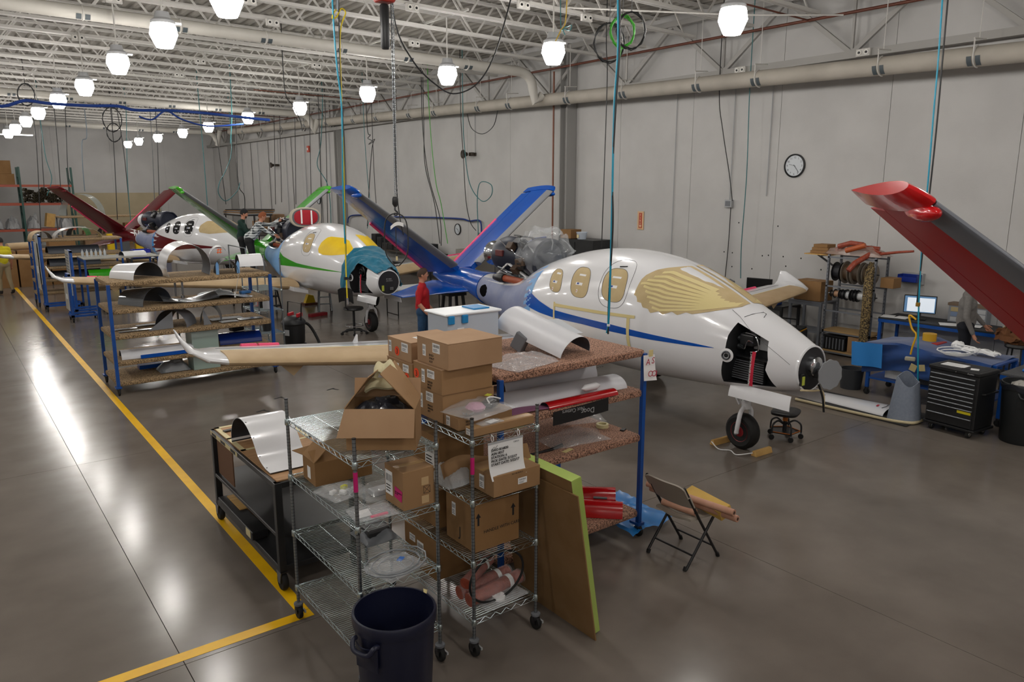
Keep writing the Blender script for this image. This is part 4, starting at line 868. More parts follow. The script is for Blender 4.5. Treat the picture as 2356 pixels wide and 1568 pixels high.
for z,h,nm in ((.90,.05,'top_frame'),(.47,.035,'middle_shelf'),(.17,.05,'bottom_shelf')): MB().bb(x0+.002,x1-.002,y0+.002,y1-.002,z,z+h).build(nm, BLACKM, t, bevel=.004)
MB().bb(x0+.03,x1-.03,y0+.03,y1-.03,.951,.962).build('plywood_top', mat('plywood','b58d63',.7,c2='a57c54',scale=4,stretch=(1,6,1)), t)
CREAM = mat('cream_tape','d9cb9c',.6)
for a in ((x0+.03,x0+.075,6.65,y1-.03),(x0+.03,x1-.03,y1-.075,y1-.03),(x0+.03,x1-.03,6.65,6.69),(x1-.075,x1-.03,6.65,y1-.03),(x0+.03,x1-.03,7.05,7.09)): MB().bb(*a,.9625,.965).build('tape_border', CREAM, t)
for a in ((x0-.003,x0-.001,6.68,7.5,.905,.945),): MB().bb(*a).build('tape_border', CREAM, t)
for y in (6.8,7.1,7.38): MB().bb(x0-.0045,x0-.003,y-.07,y+.07,.91,.94).build('black_tape', BLACK, t)
MB().bb(x0+.03,x0+.04,6.95,7.42,.52,.88).build('side_panel', mat('panel_brown','6f4f38',.7), t)
MB().bb(2.0,2.3,6.9,7.3,.222,.31).build('wood_block', WOOD, t); MB().bb(x0-.02,x0+.12,6.35,7.35,.222,.30).build('drawer_box', BLACKM, t, bevel=.006); MB().bb(x0-.022,x0-.02,6.4,6.52,.225,.295).build('tape_border', CREAM, t)
def shp(s):   # profile of the curved panel: from the back foot over the hump down to the front edge
    pts=[(6.94,.972),(6.93,1.08),(6.84,1.2),(6.68,1.265),(6.5,1.25),(6.34,1.16),(6.22,1.04),(6.08,.985),(5.93,.975)]
    k=s*(len(pts)-1); i=min(int(k),len(pts)-2); f=k-i; q=[pts[max(i-1,0)],pts[i],pts[i+1],pts[min(i+2,len(pts)-1)]]
    cm=lambda a,b,c,d:.5*((2*b)+(-a+c)*f+(2*a-5*b+4*c-d)*f*f+(-a+3*b-3*c+d)*f**3); return cm(*[p[0] for p in q]),cm(*[p[1] for p in q])
t = thing('curved_panel', 'white S-curved fairing panel lying on the black cart', 'panel', (0,0,0))
MB().sheet(lambda u,v: (1.985+.40*v, shp(u)[0], shp(u)[1]), 40, 6, -.003).build('outer_skin', WHITE, t, smooth=60); MB().sheet(lambda u,v: (1.986+.398*v, shp(u)[0], shp(u)[1]-.0045), 40, 6, -.002).build('inner_skin', mat('carbon_dark','2b2f38',.5), t, smooth=60)
for k in range(7): u=.06+.14*k; a,b=shp(u); MB().lathe([(.006,0),(.006,.004),(.0005,.004)],(2.0,a,b+.003),'z',8).build('hole', BLACK, t)
t = thing('tape_roll', 'red tape roll on the black cart under the curved panel', 'tape', (2.30,6.28,.963)); MB().lathe([(.055,0),(.055,.05),(.04,.05),(.04,0)],n=24,caps=False).build('roll', mat('tape_red','c2131f',.35), t, smooth=40); MB().lathe([(.04,.0),(.04,.05),(.036,.05),(.036,0)],n=24,caps=False).build('core', PAPER, t, smooth=40)
for i,(a,b) in enumerate((((2.02,7.3),(2.6,7.36)),((2.1,7.2),(2.55,7.12)),((2.2,7.42),(2.6,7.2)))): tag(MB().beam((a[0],a[1],.972+.006*i),(b[0],b[1],.974+.006*i),.05,.012).build('foam_offcut', BLACK), ('longest','shorter','crooked')[i]+' black foam strip lying on the taped cart top', 'foam strip')
# ---------------------------------------------------------------- leaning boards
def board(name, label, cat, m, em, x0, y0, y1, lean, L, th, side=None):
    t = thing(name, label, cat, (x0,0,.0)); ax = math.atan2(lean, L); M_ = Matrix.Rotation(-ax,4,'Y')
    MB().bb(0,th,y0,y1,0,L).xf(M_).build('panel', m, t)
    if em: MB().bb(-.001,th+.001,y0-.003,y0-.0005,0,L).xf(M_).build('front_edge', em, t); MB().bb(-.001,th+.001,y0,y1,L,L+.003).xf(M_).build('top_edge', em, t)
MDF = mat('mdf_board','8f6f49',.8,c2='86663f',scale=5); LIME = mat('lime_foam','a9bf62',.75,c2='a0b659',scale=4)
board('mdf_board', 'brown hardboard sheet leaning beside the wire shelf', 'board', MDF, None, 3.552, 3.655, 4.60, .21, 1.21, .010)
board('foam_board', 'thick lime green foam board leaning behind the brown hardboard', 'board', MDF, LIME, 3.566, 3.72, 4.61, .225, 1.30, .09)
# ---------------------------------------------------------------- carpeted racks
def shell(name, label, cat, p, q, w, h, m, inner=None, up=(0,0,1), th=.004, taper=1., a0=0., a1=180., parent=None, nu=10, nv=16, group=None, bend=0.):
    P0, Q0 = Vector(p), Vector(q); d = (Q0-P0).normalized(); U = Vector(up); U = (U-d*U.dot(d)).normalized(); S = d.cross(U)
    def fn(o):
        def f(u, v):
            a = R(a0+(a1-a0)*v); k = 1+(taper-1)*u; return P0.lerp(Q0,u)+S*((w/2-o)*k*math.cos(a))+U*((h-o)*k*math.sin(a)+bend*math.sin(math.pi*u))
        return f
    if parent is None: t = thing(name, label, cat, (0,0,0), 0, group)
    else: t = parent
    MB().sheet(fn(0), nu, nv, th*.5 if inner else th).build('outer_skin', m, t, smooth=50)
    if inner: MB().sheet(fn(th*.6), nu, nv, th*.4).build('inner_skin', inner, t, smooth=50)
    return t
INNER = mat('carbon_grey','3c4048',.5)
def crack(name, label, x0, x1, y0, y1, tops, th, cm, post=.04, ground=.0, inset=.0):
    t = thing(name, label, 'rack', (0,0,0))
    for z in tops: MB().bb(x0,x1,y0,y1,z-th,z).build('shelf', cm, t, bevel=.022, smooth=40)
    zt = tops[0]-th*.5
    for x in (x0-post*.3,x1-post*.7):
        for y in (y0-post*.5,y1-post*.5):
            MB().bb(x,x+post,y,y+post,.14,zt).build('post', BLUEF, t); MB().bb(x-.02,x+post+.02,y-.02,y+post+.06,.12,.145).build('caster_plate', BLUEF, t); caster(t, x+post/2, y+post/2, .055, .125, lock=False)
    return t
RR = crack('carpeted_rack', 'brown carpeted rack with blue posts holding red and white fairings', 3.42, 5.08, 4.67, 5.86, (1.84,1.46,1.025,.265), .07, CARPETP)
# on the top shelf
t = shell('engine_fairing', 'white half-round fairing with open door flap on the carpeted rack', 'fairing', (4.40,4.87,1.846), (4.26,5.62,2.03), .42, .17, WHITEM, INNER, taper=1.05)
MB().sheet(lambda u,v: (4.42+.26*u+.05*v, 5.40-.3*v+.03*u, 2.08-.02*u-.1*v), 4, 4, .004).build('door_flap', mat('flap_grey','c3c8ce',.35), t)
MB().box((4.12,5.3,1.93),(.1,.12,.16),.4,.5).build('latch_bracket', GREYP, t, bevel=.01)
for k in range(6): MB().lathe([(.006,0),(.006,.004),(.0005,.004)],(4.21+.02*k,4.9+.11*k,1.885+.028*k),'z',8).build('rivet', BLACK, t)
bag('plastic_bag', 'crumpled clear plastic bag draped over the carpeted rack corner', (3.82,4.88,1.845), (.55,.36,.1), R(12), 51, m=CLEARD, tilt=(0,.0))
# clear tote with blue latches
TOTE = mat('tote_plastic','dce6f2',.25,alpha=.55); LATCH = mat('latch_blue','1f86c4',.4)
t = thing('storage_tote', 'clear plastic tote with blue latches on the carpeted rack', 'tote', (3.74,5.66,1.846), R(-1))
for a in ((-.27,.27,-.17,-.165,.0,.35),(-.27,.27,.165,.17,0,.35),(-.27,-.265,-.165,.165,0,.35),(.265,.27,-.165,.165,0,.35),(-.27,.27,-.17,.17,0,.006)): MB().bb(*a).build('wall', TOTE, t)
MB().bb(-.30,.30,-.19,.19,.35,.372).build('lid', mat('tote_lid','e8ecf0',.35), t, bevel=.008)
for x in (-.24,-.1): MB().bb(x-.03,x+.03,-.2,-.17,.28,.355).build('latch', LATCH, t, bevel=.006)
MB().bb(.271,.3,-.12,.12,.05,.37).build('latch', LATCH, t, bevel=.006); MB().bb(.05,.22,-.1,.1,.373,.385).build('lid_handle', LATCH, t)
MB().bb(-.17,-.1,-.1715,-.1705,.14,.24).build('label_sticker', PAPER, t); MB().bb(-.16,-.13,-.1722,-.1716,.16,.22).build('label_print', REDINK, t)
for i in range(4): MB().box((-.15+.1*i,.0,.07),(.08,.2,.1),.1*i).build('paper_stack', PAPER, t)
# second shelf
t = shell('belly_fairing', 'long white belly fairing with rivet holes on the second rack shelf', 'fairing', (3.62,5.0,1.468), (4.98,4.93,1.468), .34, .11, WHITEM, INNER, taper=.9)
MB().lathe([(.001,-.12),(.03,-.08),(.035,.05),(.01,.1)],(4.5,4.76,1.56),'x',12).build('scoop', WHITE, t, smooth=50)
t = shell('belly_fairing', 'white fairing panel with a square end behind the long one', 'fairing', (3.9,5.42,1.468), (5.0,5.4,1.468), .4, .22, WHITEM, INNER)
for k in range(3): MB().lathe([(.008,0),(.008,.004),(.0005,.004)],(5.0-.03*k,5.14,1.6),'z',8).build('rivet', BLACK, t)
shell('red_fairing', 'red fairing lying beneath the long white one', 'fairing', (3.95,4.745,1.464), (4.75,4.735,1.464), .13, .05, REDG, INNER)
tag(MB().sheet(lambda u,v:(3.45+.55*u,4.70+.8*v,1.462+.02*math.sin(3*u+2*v)),10,10,-.01).build('foam_sheet', mat('mauve_foam','8d5b7c',.7), smooth=50), 'mauve foam sheet on the second shelf of the carpeted rack', 'foam sheet')
t = thing('panel_template', 'black panel marked door at the edge of the second rack shelf', 'panel', (4.28,4.655,1.40)); MB().sheet(lambda u,v:(-.32+.64*u,-.012-.01*math.sin(3*u),-.06+.12*v+.02*(u-.5)),14,3,.005).build('panel', BLACK, t, smooth=50)
text('Door', .07, 'panel_marking', LGREY, t, frame_m((.14,-.026,.02),(-1,0,.03),(0,0,-1))); text('Not Cutters', .05, 'panel_marking', LGREY, t, frame_m((.02,-.026,.045),(-1,0,.03),(0,0,-1)))
# third shelf
t = bag('plastic_film', 'clear plastic film folded in a peak on the third rack shelf', (4.9,5.36,1.03), (.5,.3,.12), R(-20), 61, m=CLEAR, cat='plastic film'); 
bag('plastic_film', 'crumpled clear film sheet spread over the third rack shelf', (4.45,4.92,1.03), (.62,.3,.11), R(-8), 63, m=CLEAR, cat='plastic film')
t = thing('tape_roll', 'cream tape roll on the third shelf of the carpeted rack', 'tape', (4.93,5.05,1.026)); MB().lathe([(.06,0),(.06,.035),(.04,.035),(.04,0)],n=24,caps=False).build('roll', mat('tape_cream','d9d1a0',.4), t, smooth=40)
tag(MB().box((5.02,4.86,1.032),(.07,.04,.012),.4).build('rubber_pad', BLACK), 'small black rubber pad on the third rack shelf', 'pad')
tag(MB().tube([(3.75,4.86,1.034),(4.1,4.84,1.034),(4.26,4.87,1.036)],[.008,.014,.018],8).build('black_bar', BLACK, smooth=50), 'slim black tapered bar on the third rack shelf', 'bar')
tag(MB().box((4.22,4.75,1.028),(.12,.045,.003),.25).build('paper_tag', mat('manila','cdbf86',.7)), 'manila paper tag at the edge of the third rack shelf', 'tag')
t = shell('red_bracket', 'bright red curved bracket at the back of the third rack shelf', 'bracket', (5.0,5.74,1.03), (5.06,5.56,1.04), .14, .1, mat('bracket_red','d51a2d',.3,coat=.5), INNER)
# bottom shelf
t = shell('red_fairing', 'glossy red channel fairing on the bottom shelf, standing nearer the post', 'fairing', (4.42,5.12,.27),(4.86,4.68,.27), .22, .14, REDG, mat('red_inner','4d0a0d',.5), taper=.9)
MB().box((4.74,4.86,.41),(.13,.04,.01),R(-45)).build('slot', BLACK, t)
shell('red_fairing', 'glossy red channel fairing on the bottom shelf beside the slotted one', 'fairing', (4.55,5.32,.27),(5.0,4.92,.27), .2, .16, REDG, mat('red_inner','4d0a0d',.5))
# paper sign on the post
t = thing('paper_sign', 'white paper sign with hand-lettered red characters taped to the blue post', 'sign', (5.08,4.635,1.84)); 
def sg(u,v): return (-.07+.15*u+.012*v, -.012-.02*v*v*(.3+u), -.04-.24*v-.01*u)
s = MB().sheet(sg, 8, 8, .0008).build('sheet', PAPER, t, smooth=60); MB().bb(-.0,.05,-.018,-.012,-.06,.0).build('tape_strip', TANT, t)
for ch,x,z in (('A',-.055,-.13),('S',.02,-.125),('O',-.04,-.24),('O',.01,-.245),('1',.055,-.25)): text(ch, .085, 'letter', REDINK, s, frame_m((x,-.03-.012*(z<-.2),z),(1,-.02,-.06),(0,-.06,1)))
# blue plastic sheet on the floor under the rack
cA = crumple(71,.05,6.)
tag(MB().grid(lambda u,v: Vector((4.95+.62*u,4.62+.8*v,.035+.05*abs(math.sin(5*u+3*v))))+Vector((0,0,abs(cA((u,v,0)).z))), 18, 18).build('plastic_sheet', mat('blue_film','2a83cf',.3,alpha=.8), smooth=30), 'crumpled translucent blue plastic sheet on the floor by the rack', 'plastic sheet')
# ---------------------------------------------------------------- folding chair with rolls
t = thing('folding_chair', 'grey folding chair with black legs loaded with pink foam rolls', 'chair', (0,0,0)); CH = mat('chair_grey','a39c90',.55); y0, y1 = 3.945, 4.375
for y in (y0,y1):
    MB().tube([(5.35,y,.012),(5.06,y,.44),(4.84,y,.78)],.0125,10).build('leg', BLACK, t, smooth=50); MB().tube([(4.90,y+(.012 if y==y1 else -.012),.012),(5.24,y+(.012 if y==y1 else -.012),.42)],.0125,10).build('leg', BLACK, t, smooth=50)
    MB().cyl((5.355,y,0),(5.34,y,.035),.018,n=10).build('foot_cap', RUBBER, t); MB().cyl((4.895,y,0),(4.91,y,.035),.018,n=10).build('foot_cap', RUBBER, t)
MB().cyl((5.27,y0,.13),(5.27,y1,.13),.009,n=8).build('crossbar', BLACK, t); MB().cyl((4.985,y0,.12),(4.985,y1,.12),.009,n=8).build('crossbar', BLACK, t)
def bk(u,v):
    y = y0-.012+(y1-y0+.024)*u; r = .03*(abs(2*u-1)**6)*(1 if v>.5 else -.4); z = .565+.235*v; return (5.01-(z-.52)*.62-.03*(1-(2*u-1)**2), y, z-r)
MB().sheet(bk, 20, 8, .014).build('backrest', CH, t, smooth=40)
MB().sheet(lambda u,v:(bk(.38+.24*u,.74+.13*v*math.sin(math.pi*min(max(u,.02),.98)))[0]-.001, bk(.38+.24*u,.74)[1], .74+.045*v*math.sin(math.pi*u)),10,2,.001).build('hand_slot', mat('slot_light','b5ab98',.6), t)
MB().sheet(lambda u,v:(4.965+.40*u, y0+.015+(y1-y0-.03)*v, .445+.012*math.cos(6.28*v)*(1-u)-.012*u), 10, 10, .022).build('seat', CH, t, smooth=40)
FOAMP = mat('foam_pink','c79a83',.8,c2='bd8f78',scale=8)
def roll(label, p, q, r):
    d = Vector(q)-Vector(p); o = MB().tube([p,q],r,18).build('foam_roll', FOAMP, smooth=50); tag(o, label, 'foam roll'); MB().cyl(Vector(q)-d.normalized()*.0, Vector(q)+d.normalized()*.002, r*.5, n=14).build('core_hole', mat('hole_dark','4c362b',.9), o); MB().cyl(Vector(p)-d.normalized()*.002, Vector(p), r*.5, n=14).build('core_hole', MATS['hole_dark'], o); return o
roll('pink foam roll lying highest under the chair back', (5.06,4.56,.575),(5.16,3.66,.575),.03)
roll('pink foam roll lying under the upper one on the chair', (5.12,4.57,.512),(5.20,3.65,.512),.03)
roll('short pink foam roll resting against the chair back edge', (5.02,4.33,.487),(5.06,3.99,.487),.032)
tag(MB().box((5.26,4.03,.515),(.13,.5,.09),R(-10),0,R(-22)).build('foam_block', mat('foam_yellow','d7b25e',.8,c2='cda853',scale=6)), 'yellow foam block lying across the folding chair seat', 'foam block')
# ---------------------------------------------------------------- left carpeted rack
RL = crack('carpeted_rack', 'long brown carpeted rack with five shelves and grey fairings', 2.07, 4.66, 13.22, 14.3, (1.83,1.39,.98,.55,.22), .075, CARPET, post=.05)
for x in (3.3,3.42): MB().bb(x,x+.03,14.27,14.3,.2,1.78).build('middle_post', STEEL, RL)
shell('engine_fairing', 'glossy white half-dome cowling on the left end of the long rack', 'fairing', (2.72,13.42,1.835),(2.42,13.98,1.835), .58, .27, WHITE, INNER, taper=.8)
shell('engine_fairing', 'wide white cowling barrel open towards the aisle on the long rack', 'fairing', (3.33,13.30,2.0),(3.36,13.95,2.0), .70, .37, WHITE, INNER, a0=-25, a1=205, taper=1.05)
t = shell('engine_fairing', 'small white cowling with an orange hash mark behind the barrel', 'fairing', (3.95,13.72,1.835),(4.08,14.2,1.835), .44, .44, WHITE, INNER); ORM = mat('orange_marker','e8651e',.6)
for k in (-1,1): MB().box((3.96+.02*k,13.715,2.2),(.012,.012,.09),0,0,.15).build('marker_line', ORM, t); MB().box((3.96,13.712,2.2+.022*k),(.09,.012,.012)).build('marker_line', ORM, t)
t = shell('intake_fairing', 'dark arched duct piece with blue taped edges on the long rack', 'fairing', (3.95,13.27,1.835),(4.0,13.64,1.835), .36, .25, mat('carbon_black','22252b',.4), INNER)
for s in (-1,1): MB().sheet(lambda u,v:(3.95+s*(.15+.05*u),13.262-.0*v,1.84+.22*v-.1*abs(u-.5)*v),4,4,.004).build('tape_edge', BLUETAPE, t)
t = shell('side_fairing', 'white flat-sided fairing box at the right end of the long rack', 'fairing', (4.22,13.6,1.835),(4.62,13.55,1.835), .5, .3, WHITE, INNER, a0=20, a1=160)
shell('engine_fairing', 'clear-coated grey half-dome cowling on the second shelf of the long rack', 'fairing', (2.82,13.42,1.395),(2.5,13.95,1.395), .6, .29, mat('glossy_grey','6b6f74',.12,.5,coat=.8), INNER, taper=.8)
def wavy(label, c, w, d, z, amp, m, seed, name='metal_panel'):
    t = thing(name, label, 'panel', (c[0],c[1],z)); MB().sheet(lambda u,v:((u-.5)*w,(v-.5)*d,.01+amp*(.5+.5*math.sin(u*5+seed))*(.5+.5*math.cos(v*3+seed*2))), 18, 10, .003).build('skin', m, t, smooth=50); return t
PGREY = mat('polished_grey','84888d',.2,.6)
t = wavy('polished grey wavy fairing panel in the middle of the second long rack shelf', (3.35,13.6), .9, .5, 1.392, .13, PGREY, 2.2); MB().lathe([(.03,0),(.03,.05),(.001,.06)],(-.1,-.05,.06),'z',12).build('fitting', CHROME, t, smooth=40)
t = wavy('polished grey panel carrying a thin whip antenna on the long rack', (4.05,13.6), .66, .5, 1.392, .09, PGREY, .4); MB().tube([(.02,-.24,.04),(.05,-.43,.46)],[.006,.002],6).build('whip_antenna', PAPER, t, smooth=50); MB().lathe([(.015,0),(.012,.05),(.006,.1)],(.02,-.23,.02),'z',10).build('antenna_base', PAPER, t)
bag('plastic_bag', 'clear plastic bundle at the back of the second long rack shelf', (3.95,14.08,1.395), (.6,.25,.09), 0, 81, m=mat('foil_film','b9c2c6',.2,alpha=.7))
tag(MB().box((4.42,13.9,1.42),(.2,.1,.05),.2).build('blue_cloth_pad', mat('cloth_blue','3f79b8',.8), bevel=.015), 'small folded blue cloth on the second long rack shelf', 'cloth')
t = shell('pylon_fairing', 'grey swept pylon fairing opening left on the third long rack shelf', 'fairing', (3.0,13.45,.985),(3.3,13.8,.985), .55, .3, mat('grey_coat','7c7f85',.4), INNER, taper=.8); MB().sheet(lambda u,v:(2.62+.4*u,13.32+.05*u,.985+.28*u*v),6,4,.004).build('side_wing', MATS['grey_coat'], t)
t = shell('pylon_fairing', 'grey pylon fairing with upright back on the third long rack shelf', 'fairing', (3.66,13.5,.985),(3.8,13.9,.985), .34, .3, MATS['grey_coat'], INNER); MB().sheet(lambda u,v:(3.5+.14*u,13.32+.05*u,.985+.3*v*(1-u)),4,4,.004).build('side_wing', MATS['grey_coat'], t)
for i,(x,y,w,d) in enumerate(((2.35,13.7,.35,.12),(2.75,13.9,.4,.14),(2.5,13.45,.6,.1),(4.0,13.75,.55,.24),(4.35,13.5,.42,.2),(3.95,13.42,.3,.2))):
    tag(MB().sheet(lambda u,v:(x+(u-.5)*w,y+(v-.5)*d,.992+.006*math.sin(3*u)),6,4,-.004).build('cover_plate', LGREY if i%2 else PGREY, smooth=50), ('slim grey strip panel','grey oval cover plate','long light grey edge panel','wide polished cover plate','light grey cover with angled end','small polished square plate')[i]+' lying on the third long rack shelf', 'panel')
t = shell('flap_panel', 'white flap skin with a blue stripe on the fourth long rack shelf', 'panel', (2.2,13.5,.555),(3.3,13.42,.555), .36, .13, WHITEM, INNER); MB().sheet(lambda u,v:(2.45+.75*u,13.225+.0*v,.56+.06*v),6,2,.004).build('blue_stripe', BLUEP, t)
t = shell('blue_fairing', 'deep blue fairing on the fourth shelf by the green bin', 'fairing', (3.82,13.75,.555),(4.55,13.7,.555), .4, .18, mat('deep_blue','0a2f83',.25,coat=.6), INNER); MB().box((4.2,13.85,.78),(.24,.16,.1),.3).build('dark_insert', BLACKM, t, bevel=.03)
BINC = mat('bin_clear','b9c9c4',.3,alpha=.5); BING = mat('bin_green','5fb48c',.6)
for z,lab in ((.556,'clear green-filled bin standing on the fourth long rack shelf'),(.226,'clear green-filled bin on the lowest long rack shelf')):
    t = thing('parts_bin', lab, 'bin', (3.5,13.5,z)); hh = .32 if z > .4 else .225
    for a in ((-.22,.22,-.18,-.175),(-.22,.22,.175,.18),(-.22,-.215,-.175,.175),(.215,.22,-.175,.175)): MB().bb(*a,0,hh).build('wall', BINC, t)
    MB().bb(-.21,.21,-.17,.17,.004,hh*.55).build('green_foam', BING, t); MB().bb(-.24,.24,-.2,.2,hh,hh+.015).build('lid', BINC, t)
bag('plastic_bag', 'grey crumpled plastic bundle on the lowest long rack shelf', (3.02,13.6,.226), (.5,.4,.22), 0, 91, m=mat('grey_film','8d9196',.35,alpha=.85))
tag(MB().bb(2.55,2.95,13.95,14.15,.224,.29).build('manual_binder', BLUEP), 'flat blue binder at the back of the lowest long rack shelf', 'binder')
# ---------------------------------------------------------------- engine bag, teal cloth, intake cover
def blob(fn_r, c, nu=28, nv=18):
    def f(u, v):
        a, b = 2*math.pi*u, math.pi*(v-.5); d = Vector((math.cos(b)*math.cos(a), math.cos(b)*math.sin(a), math.sin(b))); return Vector(c)+Vector(fn_r(d))
    return MB().grid(f, nu, nv, wrapu=True)
ca, cb = crumple(101,.12,2.6), crumple(102,.05,11.); cf = crumple(103,.035,7.)
cjb = JB.matrix_basis if False else Matrix.Translation((7.98,5.61,0)) @ Matrix.Rotation(R(-3),4,'Z')
eb = tag(blob(lambda d: Vector((d.x*.43,d.y*.52,d.z*.40))+ca(d)+cf(d), cjb @ Vector((0,4.28,2.22)), 64, 44).build('plastic_cover', mat('engine_film','dfe4e8',.15,alpha=.2,spec=.9,bump=.6,bscale=16), smooth=70), 'crumpled clear plastic cover wrapped over the blue jet engine intake', 'plastic cover')
# teal cloth over the nose of the green-striped jet
TEAL = mat('teal_cloth','0b6f8c',.85,c2='0a657f',scale=6,sheen=.3); cg = crumple(111,.06,5.); ch_ = crumple(112,.02,16.)
jg = Matrix.Translation((7.875,15.79,0)) @ Matrix.Rotation(R(.7),4,'Z')
def tcl(u, v):
    y = .12-1.07*u; a0 = 200-62*min(1,u*2.2); a = R(a0-(a0+18)*v); base = Vector(fpt(max(y,-.9),a))
    c0 = Vector((0,y,fs(max(y,-.9),2)+.46*(fs(max(y,-.9),1)-fs(max(y,-.9),2)))); d = (base-c0).normalized(); p = base+d*(.035+.02*math.sin(11*v+3*u)+.012*math.sin(23*v-7*u))
    p += d*abs(cg((u*1.5,v*2.2,0)).x)*.8+ch_((u*2,v*3,0))*.8
    if v < .16: p = Vector((p.x-.1*(.16-v)*3,p.y,p.z-(.16-v)*1.6*max(0,1-2.4*u)))
    return jg @ p
tag(MB().sheet(tcl, 34, 40, .006).build('teal_cloth', TEAL, smooth=35), 'teal cloth draped over the nose of the green-striped jet', 'cloth')
# red intake cover on the green jet
t = thing('intake_cover', 'red padded intake cover with white straps on the green-tailed jet', 'cover', (7.875-.02,15.79+3.55,2.19), R(-8))
def ov(k,y): return [(.40*k*math.copysign(abs(math.cos(a))**.8,math.cos(a)), y, .33+.25*k*math.copysign(abs(math.sin(a))**.8,math.sin(a))) for a in [2*math.pi*q/28 for q in range(28)]]
MB().rings([ov(1,.12),ov(1.04,.02),ov(1.0,-.03),ov(.9,-.05)]).build('rim', mat('cover_rim','b4ab9a',.6), t, smooth=40); MB().rings([ov(.9,-.045),ov(.86,-.065),ov(.78,-.06)]).build('grey_border', mat('cover_grey','5f6166',.7), t, smooth=40); MB().rings([ov(.78,-.06),ov(.7,-.085),ov(.4,-.1),ov(.02,-.1)]).build('red_pad', mat('cover_red','a81628',.75), t, smooth=50)
for x in (-.13,.13): MB().sheet(lambda u,v:(x-.02+.04*v,-.112-.006*math.sin(math.pi*u),.16+.36*u-.1*x),10,1,.003).build('strap', PAPER, t)
# ---------------------------------------------------------------- creeper seat, chocks
t = thing('creeper_seat', 'black rolling creeper seat with orange-edged tray beside the nose wheel', 'seat', (8.78,5.52,0), R(20))
MB().rings([[(.20*k*math.copysign(abs(math.cos(a))**.5,math.cos(a)), .17*k*math.copysign(abs(math.sin(a))**.5,math.sin(a)), z) for a in [2*math.pi*q/24 for q in range(24)]] for z,k in ((.33,.8),(.345,1.),(.375,1.02),(.39,.9),(.385,.5))]).build('seat', BLACK, t, smooth=50)
MB().cyl((0,0,.1),(0,0,.33),.028,n=12).build('column', BLACKM, t, smooth=40); MB().cyl((0,0,.24),(0,0,.29),.034,n=12).build('collar', mat('creeper_orange','b5651d',.5), t, smooth=40)
MB().lathe([(.001,.09),(.19,.09),(.2,.11),(.19,.1),(.001,.1)],n=5).build('tray', BLACKM, t); MB().tube([(.2*math.cos(2*math.pi*k/5),.2*math.sin(2*math.pi*k/5),.11) for k in range(5)],.006,6,loop=True).build('tray_edge', MATS['creeper_orange'], t)
for k in range(5):
    a = 2*math.pi*k/5; c, s = math.cos(a), math.sin(a)
    MB().tube(bez([(.03*c,.03*s,.2),(.12*c,.12*s,.25),(.2*c,.2*s,.2),(.21*c,.21*s,.09)],5),.012,8).build('arm', BLACKM, t, smooth=50); MB().lathe([(.012,-.012),(.034,-.012),(.036,0),(.034,.012),(.012,.012)],(.21*c,.21*s,.036),'x',14).build('caster', RUBBER, t, smooth=40); MB().cyl((.21*c,.21*s,.05),(.21*c,.21*s,.1),.01,n=8).build('caster_stem', STEEL, t)
t = thing('wheel_chock', 'pair of wooden wheel chocks joined by a white rope at the nose wheel', 'chock', (7.98,5.61,0), R(-3))
for y,x in ((.29,-.12),(-.29,-.02)): MB().prism([(-.045,0),(.045,0),(.02,.07),(-.02,.07)],-.16,.16).xf(Matrix.Translation((x+.05,y,0))@Matrix.Rotation(R(90),4,'Z')@Matrix.Rotation(R(90),4,'X')@Matrix.Rotation(0,4,'Z')).build('block', WOOD, t, bevel=.004)
MB().tube(bez([(-.24,.29,.05),(-.3,.12,.012),(-.22,0,.012),(-.28,-.15,.012),(-.15,-.29,.05)],6),.007,6).build('rope', PAPER, t, smooth=50)
# ---------------------------------------------------------------- mat with cowl and rope, grey cone
tag(MB().sheet(lambda u,v:(10.55+.85*u,4.75+1.75*v,.008),4,4,-.006).build('floor_mat', mat('mat_dark','2a2a2b',.9)), 'dark floor mat under the white cowl panel', 'mat')
t = shell('nose_cowl', 'white nose cowl panel lying on the dark floor mat', 'panel', (11.0,5.18,.02),(10.98,6.42,.02), .55, .09, WHITE, INNER, taper=.7)
MB().box((10.93,5.36,.105),(.09,.03,.006),.2).build('red_tag', REDINK, t); MB().box((10.86,6.2,.095),(.05,.05,.006)).build('blue_dot', BLUEP, t)
MB().tube([(10.85,5.26,.105),(10.95,5.24,.116),(11.06,5.27,.116)],.004,5).build('slot', BLACK, t)
MB().tube(bez([(11.02,6.3,.08),(10.9,6.4,.3),(10.6,6.0,.5)],6),.004,5).build('wire', mat('wire_brass','a98f55',.5), t, smooth=50)
tag(MB().tube(bez([(10.5,6.45,.03),(10.52,5.9,.03),(10.56,5.3,.03),(10.6,4.95,.03),(10.72,4.74,.03),(10.95,4.72,.03)],8),.022,10).build('rope', mat('rope_cream','cbbd99',.9,bump=.6,bscale=60), smooth=50), 'thick cream rope edging the dark floor mat', 'rope')
t = thing('tail_cone_cover', 'blue-grey felt cone with a ragged top beside the tool chest', 'cover', (10.86,4.93,.012)); 
MB().sheet(lambda u,v:((.225-.075*v)*math.cos(6.2832*u),(.225-.075*v)*math.sin(6.2832*u),v*(.60+.06*math.sin(6.28*u*1+.6)+.03*math.sin(6.28*u*3))),36,8,.01).build('cone', mat('felt_bluegrey','8891a0',.9,c2='818a99',scale=30), t, smooth=50)
